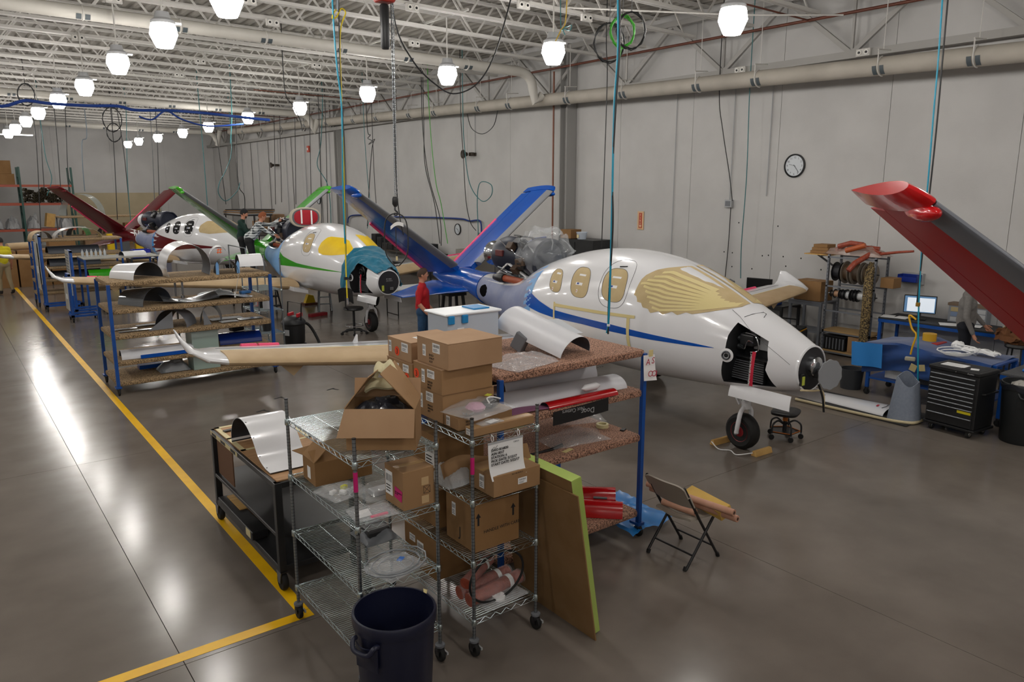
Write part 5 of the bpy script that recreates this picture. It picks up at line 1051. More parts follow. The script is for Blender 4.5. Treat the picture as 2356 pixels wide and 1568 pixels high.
# ---------------------------------------------------------------- tool chest
t = thing('tool_chest', 'black roller tool chest with nine silver drawer pulls', 'tool chest', (10.70,4.27,0), R(-90-6))  # local x runs along the front, front faces local -y
W_, D_, H0, H1 = .66, .46, .13, .86
MB().bb(-W_/2,W_/2,0,D_,H0,H1).build('cabinet', BLACKM, t, bevel=.008); MB().bb(-W_/2-.015,W_/2+.015,-.015,D_+.01,H1,H1+.055).build('top_tray', BLACK, t, bevel=.012); MB().bb(-W_/2+.02,W_/2-.02,.02,D_-.03,H1+.0555,H1+.057).build('tray_mat', mat('tray_grey','2c2d2f',.8), t)
MB().bb(-W_/2-.02,W_/2+.02,-.02,D_+.02,H0-.035,H0).build('bumper', BLACK, t, bevel=.01)
zs = [H0+.012,H0+.148,H0+.268,H0+.328,H0+.388,H0+.448,H0+.508,H0+.568,H0+.628]; zs.append(H1-.035)
for a,b in zip(zs, zs[1:]):
    d = MB().bb(-W_/2+.02,W_/2-.035,-.014,.0,a,b-.006).build('drawer', BLACKM, t, bevel=.003); MB().bb(-W_/2+.025,W_/2-.04,-.028,-.012,b-.019,b-.011).build('pull', mat('pull_grey','9ba0a5',.45,.6), d, bevel=.003)
MB().bb(.1,.28,-.0155,-.0145,H0+.2,H0+.235).build('yellow_label', mat('chest_yellow','d6c51c',.5), t); MB().lathe([(.01,-.016),(.01,-.02),(.001,-.02)],(.03,0,H1+.02),'y',12).build('lock', CHROME, t)
text('DeWit', .03, 'badge', LGREY, t, frame_m((.18,-.0165,H1+.012),(1,0,0),(0,0,1)))
MB().tube([(W_/2+.02,.08,.62),(W_/2+.06,.08,.63),(W_/2+.06,.38,.63),(W_/2+.02,.38,.62)],.012,8).build('side_handle', BLACK, t, smooth=40)
for x in (-W_/2+.08,W_/2-.08):
    for y in (.05,D_-.07):
        c = MB().lathe([(.02,-.018),(.052,-.02),(.058,-.01),(.058,.01),(.052,.02),(.02,.018)],(x,y,.058),'x',18).build('caster', RUBBER, t, smooth=40); MB().lathe([(.001,-.022),(.032,-.022),(.034,-.016),(.034,.016),(.032,.022),(.001,.022)],(x,y,.058),'x',10).build('hub', CHROME, c); MB().bb(x-.026,x+.026,y-.03,y+.03,.08,.1).build('fork', BLACK, c)
Mp = Matrix.Translation((10.70,4.27,0)) @ Matrix.Rotation(R(-96),4,'Z')
def onchest(x,y,z): return tuple(Mp @ Vector((x,y,z)))
t = thing('document', 'white printed document lying on the tool chest top', 'paper', onchest(-.1,.2,H1+.0575), R(-96+4)); MB().bb(-.15,.15,-.1,.1,0,.004).build('sheet', PAPER, t)
for i in range(6): MB().bb(-.13,.1,-.075+.025*i,-.07+.025*i,.004,.0046).build('print_line', LGREY, t)
tag(MB().box(onchest(.2,.12,H1+.066),(.07,.1,.014),.3).build('tissue_pack', PAPER, bevel=.004), 'small white tissue pack on the tool chest top', 'pack')
tag(MB().box(onchest(.09,.09,H1+.062),(.03,.09,.01),.5).build('pen_case', BLACK, bevel=.003), 'small black pen case on the tool chest top', 'case')
T2 = trash('trash_can', 'black trash can with a liner beside the tool chest', (11.15,3.55,0), .29, .80, mat('trash_black','1d2022',.5))
MB().sheet(lambda u,v:(.30*math.cos(6.2832*u)*(1.02-.06*v),.30*math.sin(6.2832*u)*(1.02-.06*v),.79-.07*v+.02*math.sin(6.28*u*7)),42,3,.003).build('liner', BAGB, T2, smooth=40); MB().bb(-.33,-.327,-.02,.05,.6,.66).xf(Matrix.Rotation(R(25),4,'Z')).build('label_sticker', PAPER, T2)
tag(blob(lambda d: Vector((d.x*.2,d.y*.2,d.z*.1))+cb(d), (11.15,3.55,.72),20,12).build('crumpled_paper', mat('paper_grey','a9a6a0',.8), smooth=30), 'crumpled grey paper filling the black trash can', 'paper')
# ---------------------------------------------------------------- blue cloth table
BLC = mat('blue_cloth','0f3d7a',.85,c2='0d356c',scale=5,sheen=.3)
def steel_table(name, label, x0,x1,y0,y1,zt,m,top,shelf=None,castr=True):
    t = thing(name, label, 'table', (0,0,0)); p = .05
    MB().bb(x0,x1,y0,y1,zt-.03,zt).build('table_top', top, t, bevel=.004)
    for x in (x0+.01,x1-p-.01):
        for y in (y0+.01,y1-p-.01): MB().bb(x,x+p,y,y+p,.12 if castr else 0,zt-.03).build('leg', m, t); (caster(t,x+p/2,y+p/2,.05,.125,lock=False) if castr else None)
    MB().bb(x0,x0+.04,y0,y1,zt-.09,zt-.031).build('rail', m, t); MB().bb(x1-.04,x1,y0,y1,zt-.09,zt-.031).build('rail', m, t)
    if shelf: MB().bb(x0+.02,x1-.02,y0+.02,y1-.02,shelf-.03,shelf).build('lower_shelf', m, t)
    return t
steel_table('work_table', 'blue steel table hidden under a blue cloth', 11.76,12.55,4.15,6.03,.82,BLUEF,BLUEF,.30)
cc = crumple(121,.05,3.)
def btc(u,v):
    x = 11.70+.93*v; y = 6.05-1.85*u; z = .835+.10*math.exp(-((u-.32)/.22)**2)+.012*math.sin(9*u+4*v)
    if v < .3: k = (.3-v)/.3; x = 11.70-.03*math.sin(k*9+u*12); z -= .02+.46*k*(1-.25*u)
    else: x = 11.70+.93*(v-.3)/.7
    return Vector((x,y,z))+cc((u*2,v,0))*.4
tag(MB().sheet(btc, 40, 34, .004).build('blue_cloth', BLC, smooth=40), 'dark blue cloth draped over the table behind the tool chest', 'cloth')
tag(MB().sheet(lambda u,v:(11.62-.03*math.sin(7*u)*v,6.22-.5*u-.03*v,.86-.38*v+.03*u),14,8,.004).build('blue_towel', mat('towel_blue','2377bd',.8), smooth=40), 'lighter blue towel hanging from the end of the cloth table', 'cloth')
t = thing('gold_emblem', 'pair of pale gold emblem patches pinned on the blue cloth', 'patch', (11.655,5.18,.60)); MB().box((0,.06,0),(.01,.1,.11),0,.3).build('patch', mat('emblem_gold','b5a777',.6), t, bevel=.004); MB().box((0,-.07,.02),(.01,.09,.1),0,-.2).build('patch', MATS['emblem_gold'], t, bevel=.004)
tag(MB().tube([(11.9+.16*(1+.03*k)*math.cos(k*.45),4.75+.15*(1+.02*k)*math.sin(k*.45),.862+.002*k) for k in range(44)],.009,6).build('cable_coil', PAPER, smooth=50), 'white cable coiled on the blue cloth table', 'cable')
tag(MB().box((11.95,5.15,.868),(.2,.26,.004),.3).build('paper_sheet', PAPER), 'white paper sheet on the blue cloth table', 'paper')
tag(blob(lambda d: Vector((d.x*.09,d.y*.28,d.z*.035))+cb(d)*.8, (12.2,4.55,.90),22,12).build('white_rag', PAPER, smooth=30), 'crumpled white rag at the back of the blue cloth table', 'rag')
tag(blob(lambda d: Vector((d.x*.07,d.y*.1,d.z*.07))+cb(d)*.5, (12.3,4.9,.92),18,10).build('white_rag', PAPER, smooth=30), 'bunched white rag standing next to the yellow tape spool', 'rag')
# grey plastic bins under the table
tag(MB().lathe([(.001,0),(.16,0),(.19,.34),(.175,.34),(.15,.02),(.001,.02)],(11.95,6.35,0),'z',24,caps=False).build('waste_bin', mat('bin_dark','33363a',.6), smooth=40), 'dark round waste bin behind the end of the cloth table', 'bin')
for i,(y,c_) in enumerate(((5.6,'e0e0dc'),(5.1,'3a3a3c'),(4.7,'c9c6bf'))): tag(MB().bb(11.9,12.3,y-.18,y+.18,.302,.46).build('storage_box', mat('sbox%d'%i,c_,.5), bevel=.008), ('white','charcoal','pale grey')[i]+' storage box on the shelf below the blue cloth', 'box')
# carpet-topped blue rack at the right edge
t = steel_table('carpet_table', 'blue framed table with a dark grey carpet top past the tool chest', 11.55,12.75,2.6,4.02,.78,BLUEF,mat('carpet_grey','4b4c4e',.95,c2='57585a',scale=70,detail=2),.25)
t = thing('blue_stand', 'blue post stand with splayed braces on the grey carpet table', 'stand', (12.0,3.72,.782)); MB().cyl((0,0,0),(0,0,.42),.035,n=10).build('post', mat('stand_blue','1d6bc4',.45), t, smooth=40)
for a in (30,150,270): MB().beam((.22*math.cos(R(a)),.22*math.sin(R(a)),.015),(.0,.0,.2),.04,.03).build('brace', MATS['stand_blue'], t)
# ---------------------------------------------------------------- benches and shelving at the right wall
t = steel_table('workbench', 'blue-edged workbench with papers under the lit monitor', 14.15,14.9,4.6,7.1,.88,BLUEF,mat('bench_dark','26282b',.6),.3,False)
def monitor(label, loc, rz, w, h, on):
    t = thing('monitor', label, 'monitor', loc, rz); MB().bb(-w/2,w/2,-.02,.02,.12,.12+h).build('bezel', BLACK, t, bevel=.006)
    if on:
        MB().bb(-w/2+.015,w/2-.015,-.0225,-.0205,.135,.105+h).build('screen', mat('screen_lit','2f5d86',.3,emit='7fa3c8',es=.35), t); MB().bb(-w/2+.06,w/2-.03,-.024,-.023,.15,.075+h).build('window_panel', mat('screen_white','d8e0e8',.3,emit='dfe8f2',es=.5), t)
    else: MB().bb(-w/2+.012,w/2-.012,-.0225,-.0205,.135,.105+h).build('screen', mat('screen_off','0d0e10',.12), t)
    MB().bb(-.03,.03,.0,.04,.02,.2).build('neck', BLACK, t); MB().bb(-.12,.12,-.06,.12,0,.02).build('foot', BLACK, t, bevel=.006); return t
monitor('lit monitor showing a white window on the workbench', (14.42,6.48,.885), R(-70), .54, .33, True)
for i,(x,y,w,d,a) in enumerate(((14.33,7.0,.3,.22,.3),(14.36,6.75,.3,.22,.1),(14.35,5.85,.3,.42,.5),(14.45,5.6,.25,.35,.2))): tag(MB().box((x,y,.887+.004*(i%2)),(w,d,.006),a).build('paper_stack', PAPER), ('printed form at the end of the workbench','printed form next to the monitor foot','loose drawing sheet on the workbench','drawing sheet lying askew on the other one')[i], 'paper')
t = thing('parts_organizer', 'clear parts organizer with small drawers behind the grey-jacketed person', 'organizer', (14.75,5.75,.885)); MB().bb(-.1,.1,-.32,.32,0,.3).build('case', mat('organizer_clear','8d9299',.3,alpha=.75), t); MB().bb(-.11,.12,-.34,.34,.3,.35).build('top_board', mat('board_brown','6c5a4a',.7), t)
for i in range(4):
    for j in range(3): MB().bb(-.106,-.1,-.3+.15*i,-.17+.15*i,.02+.09*j,.095+.09*j).build('drawer', random.choice([LGREY,mat('drawer_tan','a5946b',.5),mat('drawer_blue','6d7f9c',.5)]), t)
for i,(y,c_,h) in enumerate(((4.95,'8a2530',.2),(4.8,'6b5a62',.12),(5.05,'b9b4a0',.1))): tag(MB().lathe([(.001,0),(.035,0),(.035,h*.7),(.015,h*.85),(.015,h),(.001,h)],(14.45,y,.881),'z',14).build('bottle', mat('bottle%d'%i,c_,.4), smooth=40), ('red spray bottle','short mauve jar','cream tub')[i]+' on the workbench beyond the grey jacket', 'bottle')
tag(MB().lathe([(.03,0),(.1,0),(.1,.12),(.03,.12)],(12.35,5.35,.915),'z',20).build('tape_spool', mat('spool_yellow','c79b1c',.5), smooth=40), 'yellow tape spool on a red box at the back of the cloth table', 'spool'); tag(MB().bb(12.18,12.52,5.15,5.55,.86,.914).build('red_case', mat('case_red','a31c20',.5), bevel=.006), 'flat red case under the yellow tape spool', 'case')
# desk with the dark monitor
t = steel_table('workbench', 'dark desk under the switched-off monitor by the right wall', 14.2,14.92,9.2,11.2,.80,BLACKM,BLACKM,.25,False)
monitor('switched-off black monitor on the desk behind the cockpit', (14.42,9.95,.805), R(-78), .58, .40, False)
for i,(x,y,w,d,h,c_,lab) in enumerate(((14.4,9.55,.2,.3,.08,'1d4aa0','blue folder tray at the front of the dark desk'),(14.5,10.45,.25,.25,.2,'26272a','black device box beside the dark monitor'),(14.55,10.85,.3,.3,.24,'c9ccc0','pale bin next to the black device box'),(14.35,9.85,.2,.4,.03,'d5d7d8','white keyboard on the dark desk'))):
    tag(MB().bb(x-w/2,x+w/2,y-d/2,y+d/2,.802,.802+h).build('desk_item', mat('ditem%d'%i,c_,.5), bevel=.006), lab, 'desk item')
tag(blob(lambda d: Vector((d.x*.13,d.y*.13,d.z*.08))+cb(d)*.6,(14.55,10.85,1.13),20,12).build('bag_bundle', mat('bundle_grey','6e737c',.35,alpha=.8), smooth=30), 'grey plastic bundle on top of the pale bin', 'bundle')
# shelving unit with spools
t = thing('spool_rack', 'grey slotted-angle shelving unit holding wire spools', 'shelf', (0,0,0)); ANG = mat('angle_grey','7b7f86',.45,.4); x0,x1,y0,y1 = 14.05,14.55,7.18,8.17
for x in (x0,x1-.04):
    for y in (y0,y1-.04):
        MB().bb(x,x+.004,y,y+.04,0,2.0).bb(x,x+.04,y,y+.004,0,2.0).build('post', ANG, t)
        hs = MB()
        for k in range(26): hs.bb(x-.001,x,y+.015,y+.025,.1+.07*k,.125+.07*k)
        stuff(hs.build('slots', BLACK, t))
for z,m_ in ((.5,mat('shelf_wood','a88a5c',.7)),(.93,None),(1.42,None),(1.99,None),(.1,MATS['shelf_wood'])):
    if m_: MB().bb(x0,x1,y0,y1,z-.03,z).build('shelf_board', m_, t)
    MB().bb(x0,x0+.03,y0,y1,z-.06,z-.031).build('shelf_rail', ANG, t); MB().bb(x1-.03,x1,y0,y1,z-.06,z-.031).build('shelf_rail', ANG, t)
for z in (1.22,1.66): MB().cyl((14.2,y0,z),(14.2,y1,z),.012,n=8).build('spool_rod', STEEL, t)
def spool(label, y, z, r, w, c_, fl):
    t = thing('wire_spool', label, 'spool', (14.2,y,z)); k = mat('wire_'+c_, c_, .5, bump=.5, bscale=90)
    MB().lathe([(.02,-w/2),(r*.72,-w/2),(r*.72,w/2),(.02,w/2)],ax='y',n=24,caps=False).build('wire_wrap', k, t, smooth=40)
    for s in (-1,1): MB().lathe([(.013,s*w/2),(r,s*w/2),(r,s*(w/2+.008)),(.013,s*(w/2+.008))],ax='y',n=24,caps=False).build('flange', fl, t, smooth=40)
for i,(y,r,w,c_,n_) in enumerate(((8.08,.07,.06,'3a3128','small dark'),(7.98,.09,.1,'b0896a','copper-toned'),(7.85,.1,.06,'2b2b2d','black'),(7.74,.11,.08,'c7c9cb','white striped'),(7.6,.12,.06,'1f2021','wide black'),(7.48,.11,.12,'d0d2d2','bright white'),(7.33,.12,.1,'c4c6c8','silver'))): spool(n_+' wire spool on the lower rod of the spool rack', y, 1.22, r, w, c_, BLACK)
for i,(y,r,w,c_,n_) in enumerate(((7.98,.19,.14,'23242a','dark navy'),(7.78,.22,.12,'57432f','brown braided'),(7.58,.22,.14,'4e3d2c','dark brown braided'),(7.36,.2,.14,'5a4934','tan braided'))): spool(n_+' sleeve spool on the upper rod of the spool rack', y, 1.66, r, w, c_, mat('flange_grey','7d7468',.6) if i else BLACK)
CAMO = mat('braid_camo','2e2519',.8,c2='8f7a4f',scale=40,detail=2,lo=.42,hi=.6)
for i,y in enumerate((7.31,7.24)): tag(MB().tube([(14.0,y,.35),(13.99,y-.01,1.0),(14.02,y+.01,1.7),(14.1,y,1.9)],[.05,.055,.05,.03],10).build('braided_sleeve', CAMO, smooth=50), ('brown mottled braided sleeve hanging at the front of the spool rack','brown mottled braided sleeve hanging nearest the rack post')[i], 'sleeve')
t = bag('hose_bundle', 'heap of orange hoses wrapped in clear film on top of the spool rack', (14.3,7.7,2.0), (.55,1.15,.22), 0, 131, m=mat('film_heap','cdb4a8',.25,alpha=.45), cat='hose bundle', amp=.08)
for i,(p,q,r) in enumerate((((14.2,8.1,2.08),(14.35,7.3,2.14),.045),((14.12,8.0,2.16),(14.1,7.5,2.22),.05),((14.4,7.9,2.12),(14.2,7.2,2.06),.045))): MB().tube([Vector(a)-Vector((14.3,7.7,2.0)) for a in (p,((p[0]+q[0])/2,(p[1]+q[1])/2,(p[2]+q[2])/2+.05),q)],r,12).build('hose', HOSE, t, smooth=50)
tag(MB().tube([(13.95,7.75,2.10),(14.0,7.4,2.22)],[.05,.05],14).build('orange_tube', mat('tube_orange','b5592d',.45), smooth=50), 'plain orange tube lying on the wrapped hose heap', 'tube')
tag(MB().tube([(14.1,7.35,2.05),(13.85,7.5,1.88),(13.75,7.56,1.74)],[.05,.055,.05],12).build('orange_hose', HOSE, smooth=50), 'ribbed orange hose hanging down from the spool rack top', 'hose')
tag(MB().tube([(14.2,7.2,2.06),(14.15,6.85,2.12),(14.1,6.55,2.16)],[.03,.025,.022],10).build('orange_hose', HOSE, smooth=50), 'thin orange hose poking out sideways from the spool rack', 'hose')
t = thing('blue_bin', 'blue plastic hanging bin at the side of the spool rack', 'bin', (14.8,6.9,1.52)); 
for a in ((-.1,.1,-.18,-.175,0,.14),(-.1,.1,.175,.18,0,.14),(-.1,-.095,-.18,.18,0,.1),(.095,.1,-.18,.18,0,.14),(-.1,.1,-.18,.18,0,.005)): MB().bb(*a).build('wall', mat('bin_blue','12308f',.4), t)
MB().bb(.1,.19,-.2,.2,-.05,.16).build('back_rail', LGREY, t)
tag(MB().bb(14.2,14.5,6.9,7.15,1.43,1.62).build('cardboard_box', CARDD, bevel=.004), 'small brown carton beside the blue hanging bin', 'box')
carton('brown open-topped carton next to the spool rack', 14.15,14.6,8.32,8.92,1.02,1.42, m=CARDD)
t = steel_table('side_stand', 'small grey stand carrying the open-topped carton', 14.1,14.7,8.25,9.0,1.015,ANG,ANG,.4,False)
carton('brown carton on the bottom of the spool rack', 14.07,14.5,7.24,7.62,.105,.42, m=CARD, stick=[('l',.15,.1,.05,.15,PAPER)])
t = thing('tote_crate', 'black ribbed crate on the bottom of the spool rack', 'crate', (14.25,7.9,.105)); MB().bb(-.18,.18,-.22,.22,0,.26).build('body', BLACK, t, bevel=.01); MB().bb(-.2,.2,-.24,.24,.26,.29).build('lid', BLACK, t, bevel=.008)
for k in range(6): MB().bb(-.184,-.18,-.2+.07*k,-.18+.07*k,.02,.24).build('rib', GREYP, t)
t = thing('wall_ledge', 'small wooden ledge with flat cartons beside the spool rack', 'shelf', (14.3,8.45,1.985)); MB().bb(-.2,.2,-.3,.27,-.02,0).build('board', WOOD, t); MB().beam((.0,.1,-.02),(.0,-.25,-.22),.03,.03).build('bracket', BLACK, t); MB().bb(-.05,.6,-.02,.02,-.06,-.02).build('arm', ANG, t)
for i in range(3): tag(MB().bb(14.15+.02*i,14.5,8.22+.03*i,8.62-.02*i,1.987+.062*i,2.047+.062*i).build('flat_carton', CARDD, bevel=.003), ('lowest','middle','topmost')[i]+' flat carton piled on the wooden ledge', 'box')
t = thing('tool_case', 'yellow and black rolling tool case under the wing tip', 'case', (13.5,8.55,0), R(15)); YC = mat('case_yellow','d79a12',.5)
MB().bb(-.22,.22,-.3,.3,.05,.5).build('body', BLACK, t, bevel=.02); 
for y in (-.22,.22): MB().bb(-.23,.23,y-.06,y+.06,.12,.52).build('yellow_panel', YC, t, bevel=.01)
MB().bb(-.235,-.225,-.1,.1,.12,.36).build('yellow_latch', YC, t); MB().bb(-.2,.2,-.28,.28,.52,.56).build('lid', BLACK, t, bevel=.01); MB().tube([(-.05,-.15,.56),(-.05,-.15,.72),(-.05,.15,.72),(-.05,.15,.56)],.014,8).build('handle', BLACK, t)
for y in (-.24,.24): MB().lathe([(.001,-.02),(.06,-.02),(.06,.02),(.001,.02)],(.2,y,.06),'y',16).build('wheel', RUBBER, t)
# dark cabinet behind the engine
t = thing('cabinet', 'black cabinet by the wall behind the blue jet engine', 'cabinet', (14.6,15.85,0)); MB().bb(-.35,.35,-.72,.72,0,1.87).build('body', BLACKM, t, bevel=.006)
for k in (-1,1): d = MB().bb(-.365,-.351,.02 if k>0 else -.73,.73 if k>0 else -.02,.1,1.8).build('door', BLACKM, t, bevel=.003); MB().bb(-.385,-.365,k*.06-.01,k*.06+.01,.9,1.1).build('handle', STEEL, d)
carton('brown carton on top of the black cabinet', 14.3,14.7,16.1,16.55,1.875,2.12, m=CARDD)
t = thing('plastic_tub', 'clear tub with a tan label on the black cabinet', 'tub', (14.4,15.75,1.875)); MB().lathe([(.12,0),(.15,.17),(.16,.18),(.16,.2),(.145,.2),(.115,.01)],n=20,caps=False).build('tub', TOTE, t, smooth=40); MB().bb(-.157,-.15,-.04,.04,.04,.13).build('label_sticker', CREAM, t)
# ---------------------------------------------------------------- people
def person(label, loc, rz, J, mats, hair='short', hairm=None, hf=None, cap=None, z0=0., face=-1, shirt_pat=None):
    """J: joints (local, front = -y). mats: skin, shirt, trousers, shoes"""
    prim = []   # (p, q, r0, r1, material index)
    def seg(a, b, r0, r1, m): prim.append((Vector(a), Vector(b), r0, r1, m))
    hd = Vector(J['head']); nk = Vector(J['neck']); ch = Vector(J['chest']); pv = Vector(J['pelvis']); fd = Vector(J.get('look',(0,-1,0))).normalized(); up = (hd-nk).normalized(); sd = fd.cross(up).normalized()
    seg(pv+Vector((-.075,0,-.01)), pv+Vector((.075,0,-.01)), .125, .125, 2); wa = pv.lerp(ch,.45); seg(pv+Vector((0,0,.08)), wa, .145, .14, 1)
    cd = Vector(J['lsh'])-Vector(J['rsh']); cdn = cd.normalized()
    seg(wa-cdn*.04, ch-cdn*.07, .125, .13, 1); seg(wa+cdn*.04, ch+cdn*.07, .125, .13, 1); seg(ch-cdn*.1, ch+cdn*.1, .125, .125, 1); seg(Vector(J['lsh'])-cdn*.04, Vector(J['rsh'])+cdn*.04, .075, .075, 1); seg(ch+(nk-ch)*.5, nk, .075, .06, 1)
    seg(nk, hd-up*.05, .057, .055, 0)
    for s in 'lr':
        sh, el, wr = Vector(J[s+'sh']), Vector(J[s+'el']), Vector(J[s+'wr']); seg(sh, el, .062, .05, 1); fa = 1 if J.get('long',True) else 0
        seg(el, el.lerp(wr,.92), .048, .036, fa)
        if fa == 0: seg(sh.lerp(el,.8), el, .05, .046, 0)
        seg(el.lerp(wr,.93), wr, .03, .027, 0); hp, kn, an, to = Vector(J[s+'hip']), Vector(J[s+'kn']), Vector(J[s+'an']), Vector(J[s+'to'])
        seg(hp, kn, .098, .066, 2); seg(kn, an+(kn-an)*.12, .062, .048, 2); seg(an, an+(to-an)*.2+Vector((0,0,-.03)), .048, .045, 3); seg(an+Vector((0,0,-.045)), to, .042, .034, 3)
        pd = (wr-el).normalized(); seg(wr, wr+pd*.075, .026, .03, 0)
    # head
    heads = [(hd, (.076,.095,.118)), (hd-up*.055+fd*.02, (.058,.075,.075))]
    mb = MB()
    for a, b, r0, r1, m in prim:
        d = b-a; L = max(d.length,1e-4); t = d/L; n = 12
        path = [a-t*r0*.96, a-t*r0*.7, a-t*r0*.35, a, a.lerp(b,.5), b, b+t*r1*.35, b+t*r1*.7, b+t*r1*.96]; rr = [r0*.25, r0*.71, r0*.93, r0, (r0+r1)/2, r1, r1*.93, r1*.71, r1*.25]; mb.tube(path, rr, n)
    B3 = Matrix((sd,-fd,up)).transposed()
    def ell(c, r, n=16):
        rs = []
        for i in range(1,9):
            th = math.pi*i/9; rs.append([Vector(c)+B3 @ Vector((r[0]*math.sin(th)*math.cos(2*math.pi*k/n), r[1]*math.sin(th)*math.sin(2*math.pi*k/n), r[2]*math.cos(th))) for k in range(n)])
        mb.rings(rs)
    for c, r in heads: ell(c, r)
    ell(hd+fd*.098-up*.02, (.013,.022,.024), 8); ell(hd+sd*.078-up*.015, (.012,.022,.032), 8); ell(hd-sd*.078-up*.015, (.012,.022,.032), 8); ell(hd+fd*.078-up*.075, (.028,.022,.018), 8); ell(hd+fd*.07-up*.105,(.03,.03,.022),8); ell(hd+fd*.078+up*.022,(.05,.02,.012),8)
    me = bpy.data.meshes.new('person'); me.from_pydata(mb.v, [], mb.f); o = bpy.data.objects.new('person', me); col.objects.link(o)
    md = o.modifiers.new('r','REMESH'); md.mode = 'VOXEL'; md.voxel_size = .013; sm = o.modifiers.new('s','SMOOTH'); sm.factor = .5; sm.iterations = 5
    bpy.context.view_layer.update(); dg = bpy.context.evaluated_depsgraph_get(); m2 = bpy.data.meshes.new_from_object(o.evaluated_get(dg)); bpy.data.objects.remove(o)
    bm = bmesh.new(); bm.from_mesh(m2); heads_m = 0
    segs = [(a,b,r0,r1,m) for a,b,r0,r1,m in prim]
    for f in bm.faces:
        c = f.calc_center_median(); best = 1e9; bmid = 0
        if (c-hd).length < .16 and (c-nk).dot(up) > .03: f.material_index = 0; f.smooth = True; continue
        for a,b,r0,r1,m in segs:
            d = b-a; q = max(0,min(1,(c-a).dot(d)/max(d.length_squared,1e-9))); e = (c-(a+d*q)).length-(r0+(r1-r0)*q)
            if e < best: best, bmid = e, m
        f.material_index = bmid; f.smooth = True
    # fingers, appended to the same mesh
    fb = MB()
    for s, sg in (('l',1),('r',-1)):
        el, wr = Vector(J[s+'el']), Vector(J[s+'wr']); pd = (wr-el).normalized(); nrm = pd.cross(Vector((0,0,1)) if abs(pd.z)<.9 else Vector((1,0,0))).normalized(); side = pd.cross(nrm).normalized(); k0 = wr+pd*.085
        for i,(L,off) in enumerate(((.07,-.028),(.08,-.010),(.075,.009),(.06,.027))):
            b0 = k0+side*off; fb.tube([b0-pd*.02, b0+pd*L*.5+nrm*.006, b0+pd*L*.8+nrm*.02, b0+pd*L+nrm*.04], [.0095,.009,.008,.006], 6)
        fb.tube([wr+pd*.03-side*.025, wr+pd*.06-side*.05+nrm*.01, wr+pd*.095-side*.058+nrm*.025], [.012,.011,.007], 6)
    nv = [bm.verts.new(p) for p in fb.v]
    for f in fb.f:
        g = bm.faces.new([nv[i] for i in f]); g.material_index = 0; g.smooth = True
    me = bpy.data.meshes.new('person'); bm.to_mesh(me); bm.free()
    for m in mats: me.materials.append(m)
    o = bpy.data.objects.new('person', me); col.objects.link(o); o.location = loc; o.rotation_euler = (0,0,rz); tag(o, label, 'person')
    hm = hairm
    def cap_mesh(scale, zmin, fmax, lift=0.):
        m_ = MB(); rs = []; n = 24
        def f(u,v):
            a = 2*math.pi*u; th = math.pi*.5*v*1.25; d = Vector((math.sin(th)*math.cos(a), math.sin(th)*math.sin(a), math.cos(th)))
            if d.y < 0: lim = zmin+fmax*(-d.y); 
            else: lim = zmin
            if d.z < lim: k = math.sqrt(max(1-lim*lim,0)/max(d.x*d.x+d.y*d.y,1e-6)); d = Vector((d.x*k,d.y*k,lim))
            return hd+B3 @ Vector((d.x*.076*scale, d.y*.097*scale+.004, d.z*.118*scale+lift))
        return MB().grid(f, n, 10, wrapu=True)
    if hair: cap_mesh(1.09, -.35, .95).build('hair', hm, o, smooth=60)
    if cap:
        cap_mesh(1.15, .12, .25, .004).build('cap', cap, o, smooth=60)
        MB().sheet(lambda u,v: hd+B3 @ Vector(((u-.5)*.13, .1+.07*v*math.sin(math.pi*(.15+.7*u)), .03-.012*v)),10,4,.004).build('cap_bill', cap, o, smooth=50)
    for s in (-1,1): MB().lathe([(.001,-.008),(.008,-.005),(.009,0),(.006,.006),(.001,.008)], tuple(hd+fd*.088+sd*(.031*s)+up*.004), 'z', 8).build('eye', mat('eye_dark','221a16',.3), o, smooth=60)
    if hf: MB().sheet(lambda u,v: hd+B3 @ Vector((math.sin((u-.5)*2.4)*.066, -.09*math.cos((u-.5)*1.6), -.07-.05*v+.03*abs(u-.5))),10,4,.006).build('beard', hf, o, smooth=50)
    return o
def stand(**k):
    J = dict(pelvis=(0,0,.95), chest=(0,0,1.30), neck=(0,.01,1.49), head=(0,-.015,1.665), lsh=(.19,.01,1.42), rsh=(-.19,.01,1.42), lel=(.24,.03,1.13), rel=(-.24,.03,1.13), lwr=(.25,-.06,.88), rwr=(-.25,-.06,.88),
             lhip=(.09,0,.90), rhip=(-.09,0,.90), lkn=(.1,-.02,.49), rkn=(-.1,-.02,.49), lan=(.105,.02,.1), ran=(-.105,.02,.1), lto=(.12,-.15,.04), rto=(-.12,-.15,.04)); J.update(k); return J
REDS = mat('shirt_red','b5101a',.8,c2='a80d17',scale=6); JEANS = mat('jeans','1d3d5c',.85,c2='254a6d',scale=12); SHOE = mat('shoes_dark','2a2522',.6)
HB = mat('hair_brown','3f2a1c',.7,bump=.5,bscale=80); HR = mat('hair_ginger','8a4a26',.7,bump=.5,bscale=80); HD = mat('hair_black','17130f',.7)
person('man in a red polo shirt and blue jeans standing by the blue V-tail', (7.36,12.55,0), R(53), stand(long=False, lkn=(.1,-.06,.49), rkn=(-.1,.03,.49), ran=(-.105,.1,.1), rto=(-.11,-.06,.04), rel=(-.235,.05,1.13), rwr=(-.245,-.13,.93), lel=(.235,.02,1.13), lwr=(.2,-.16,.95)), [SKIN,REDS,JEANS,SHOE], 'short', HB)
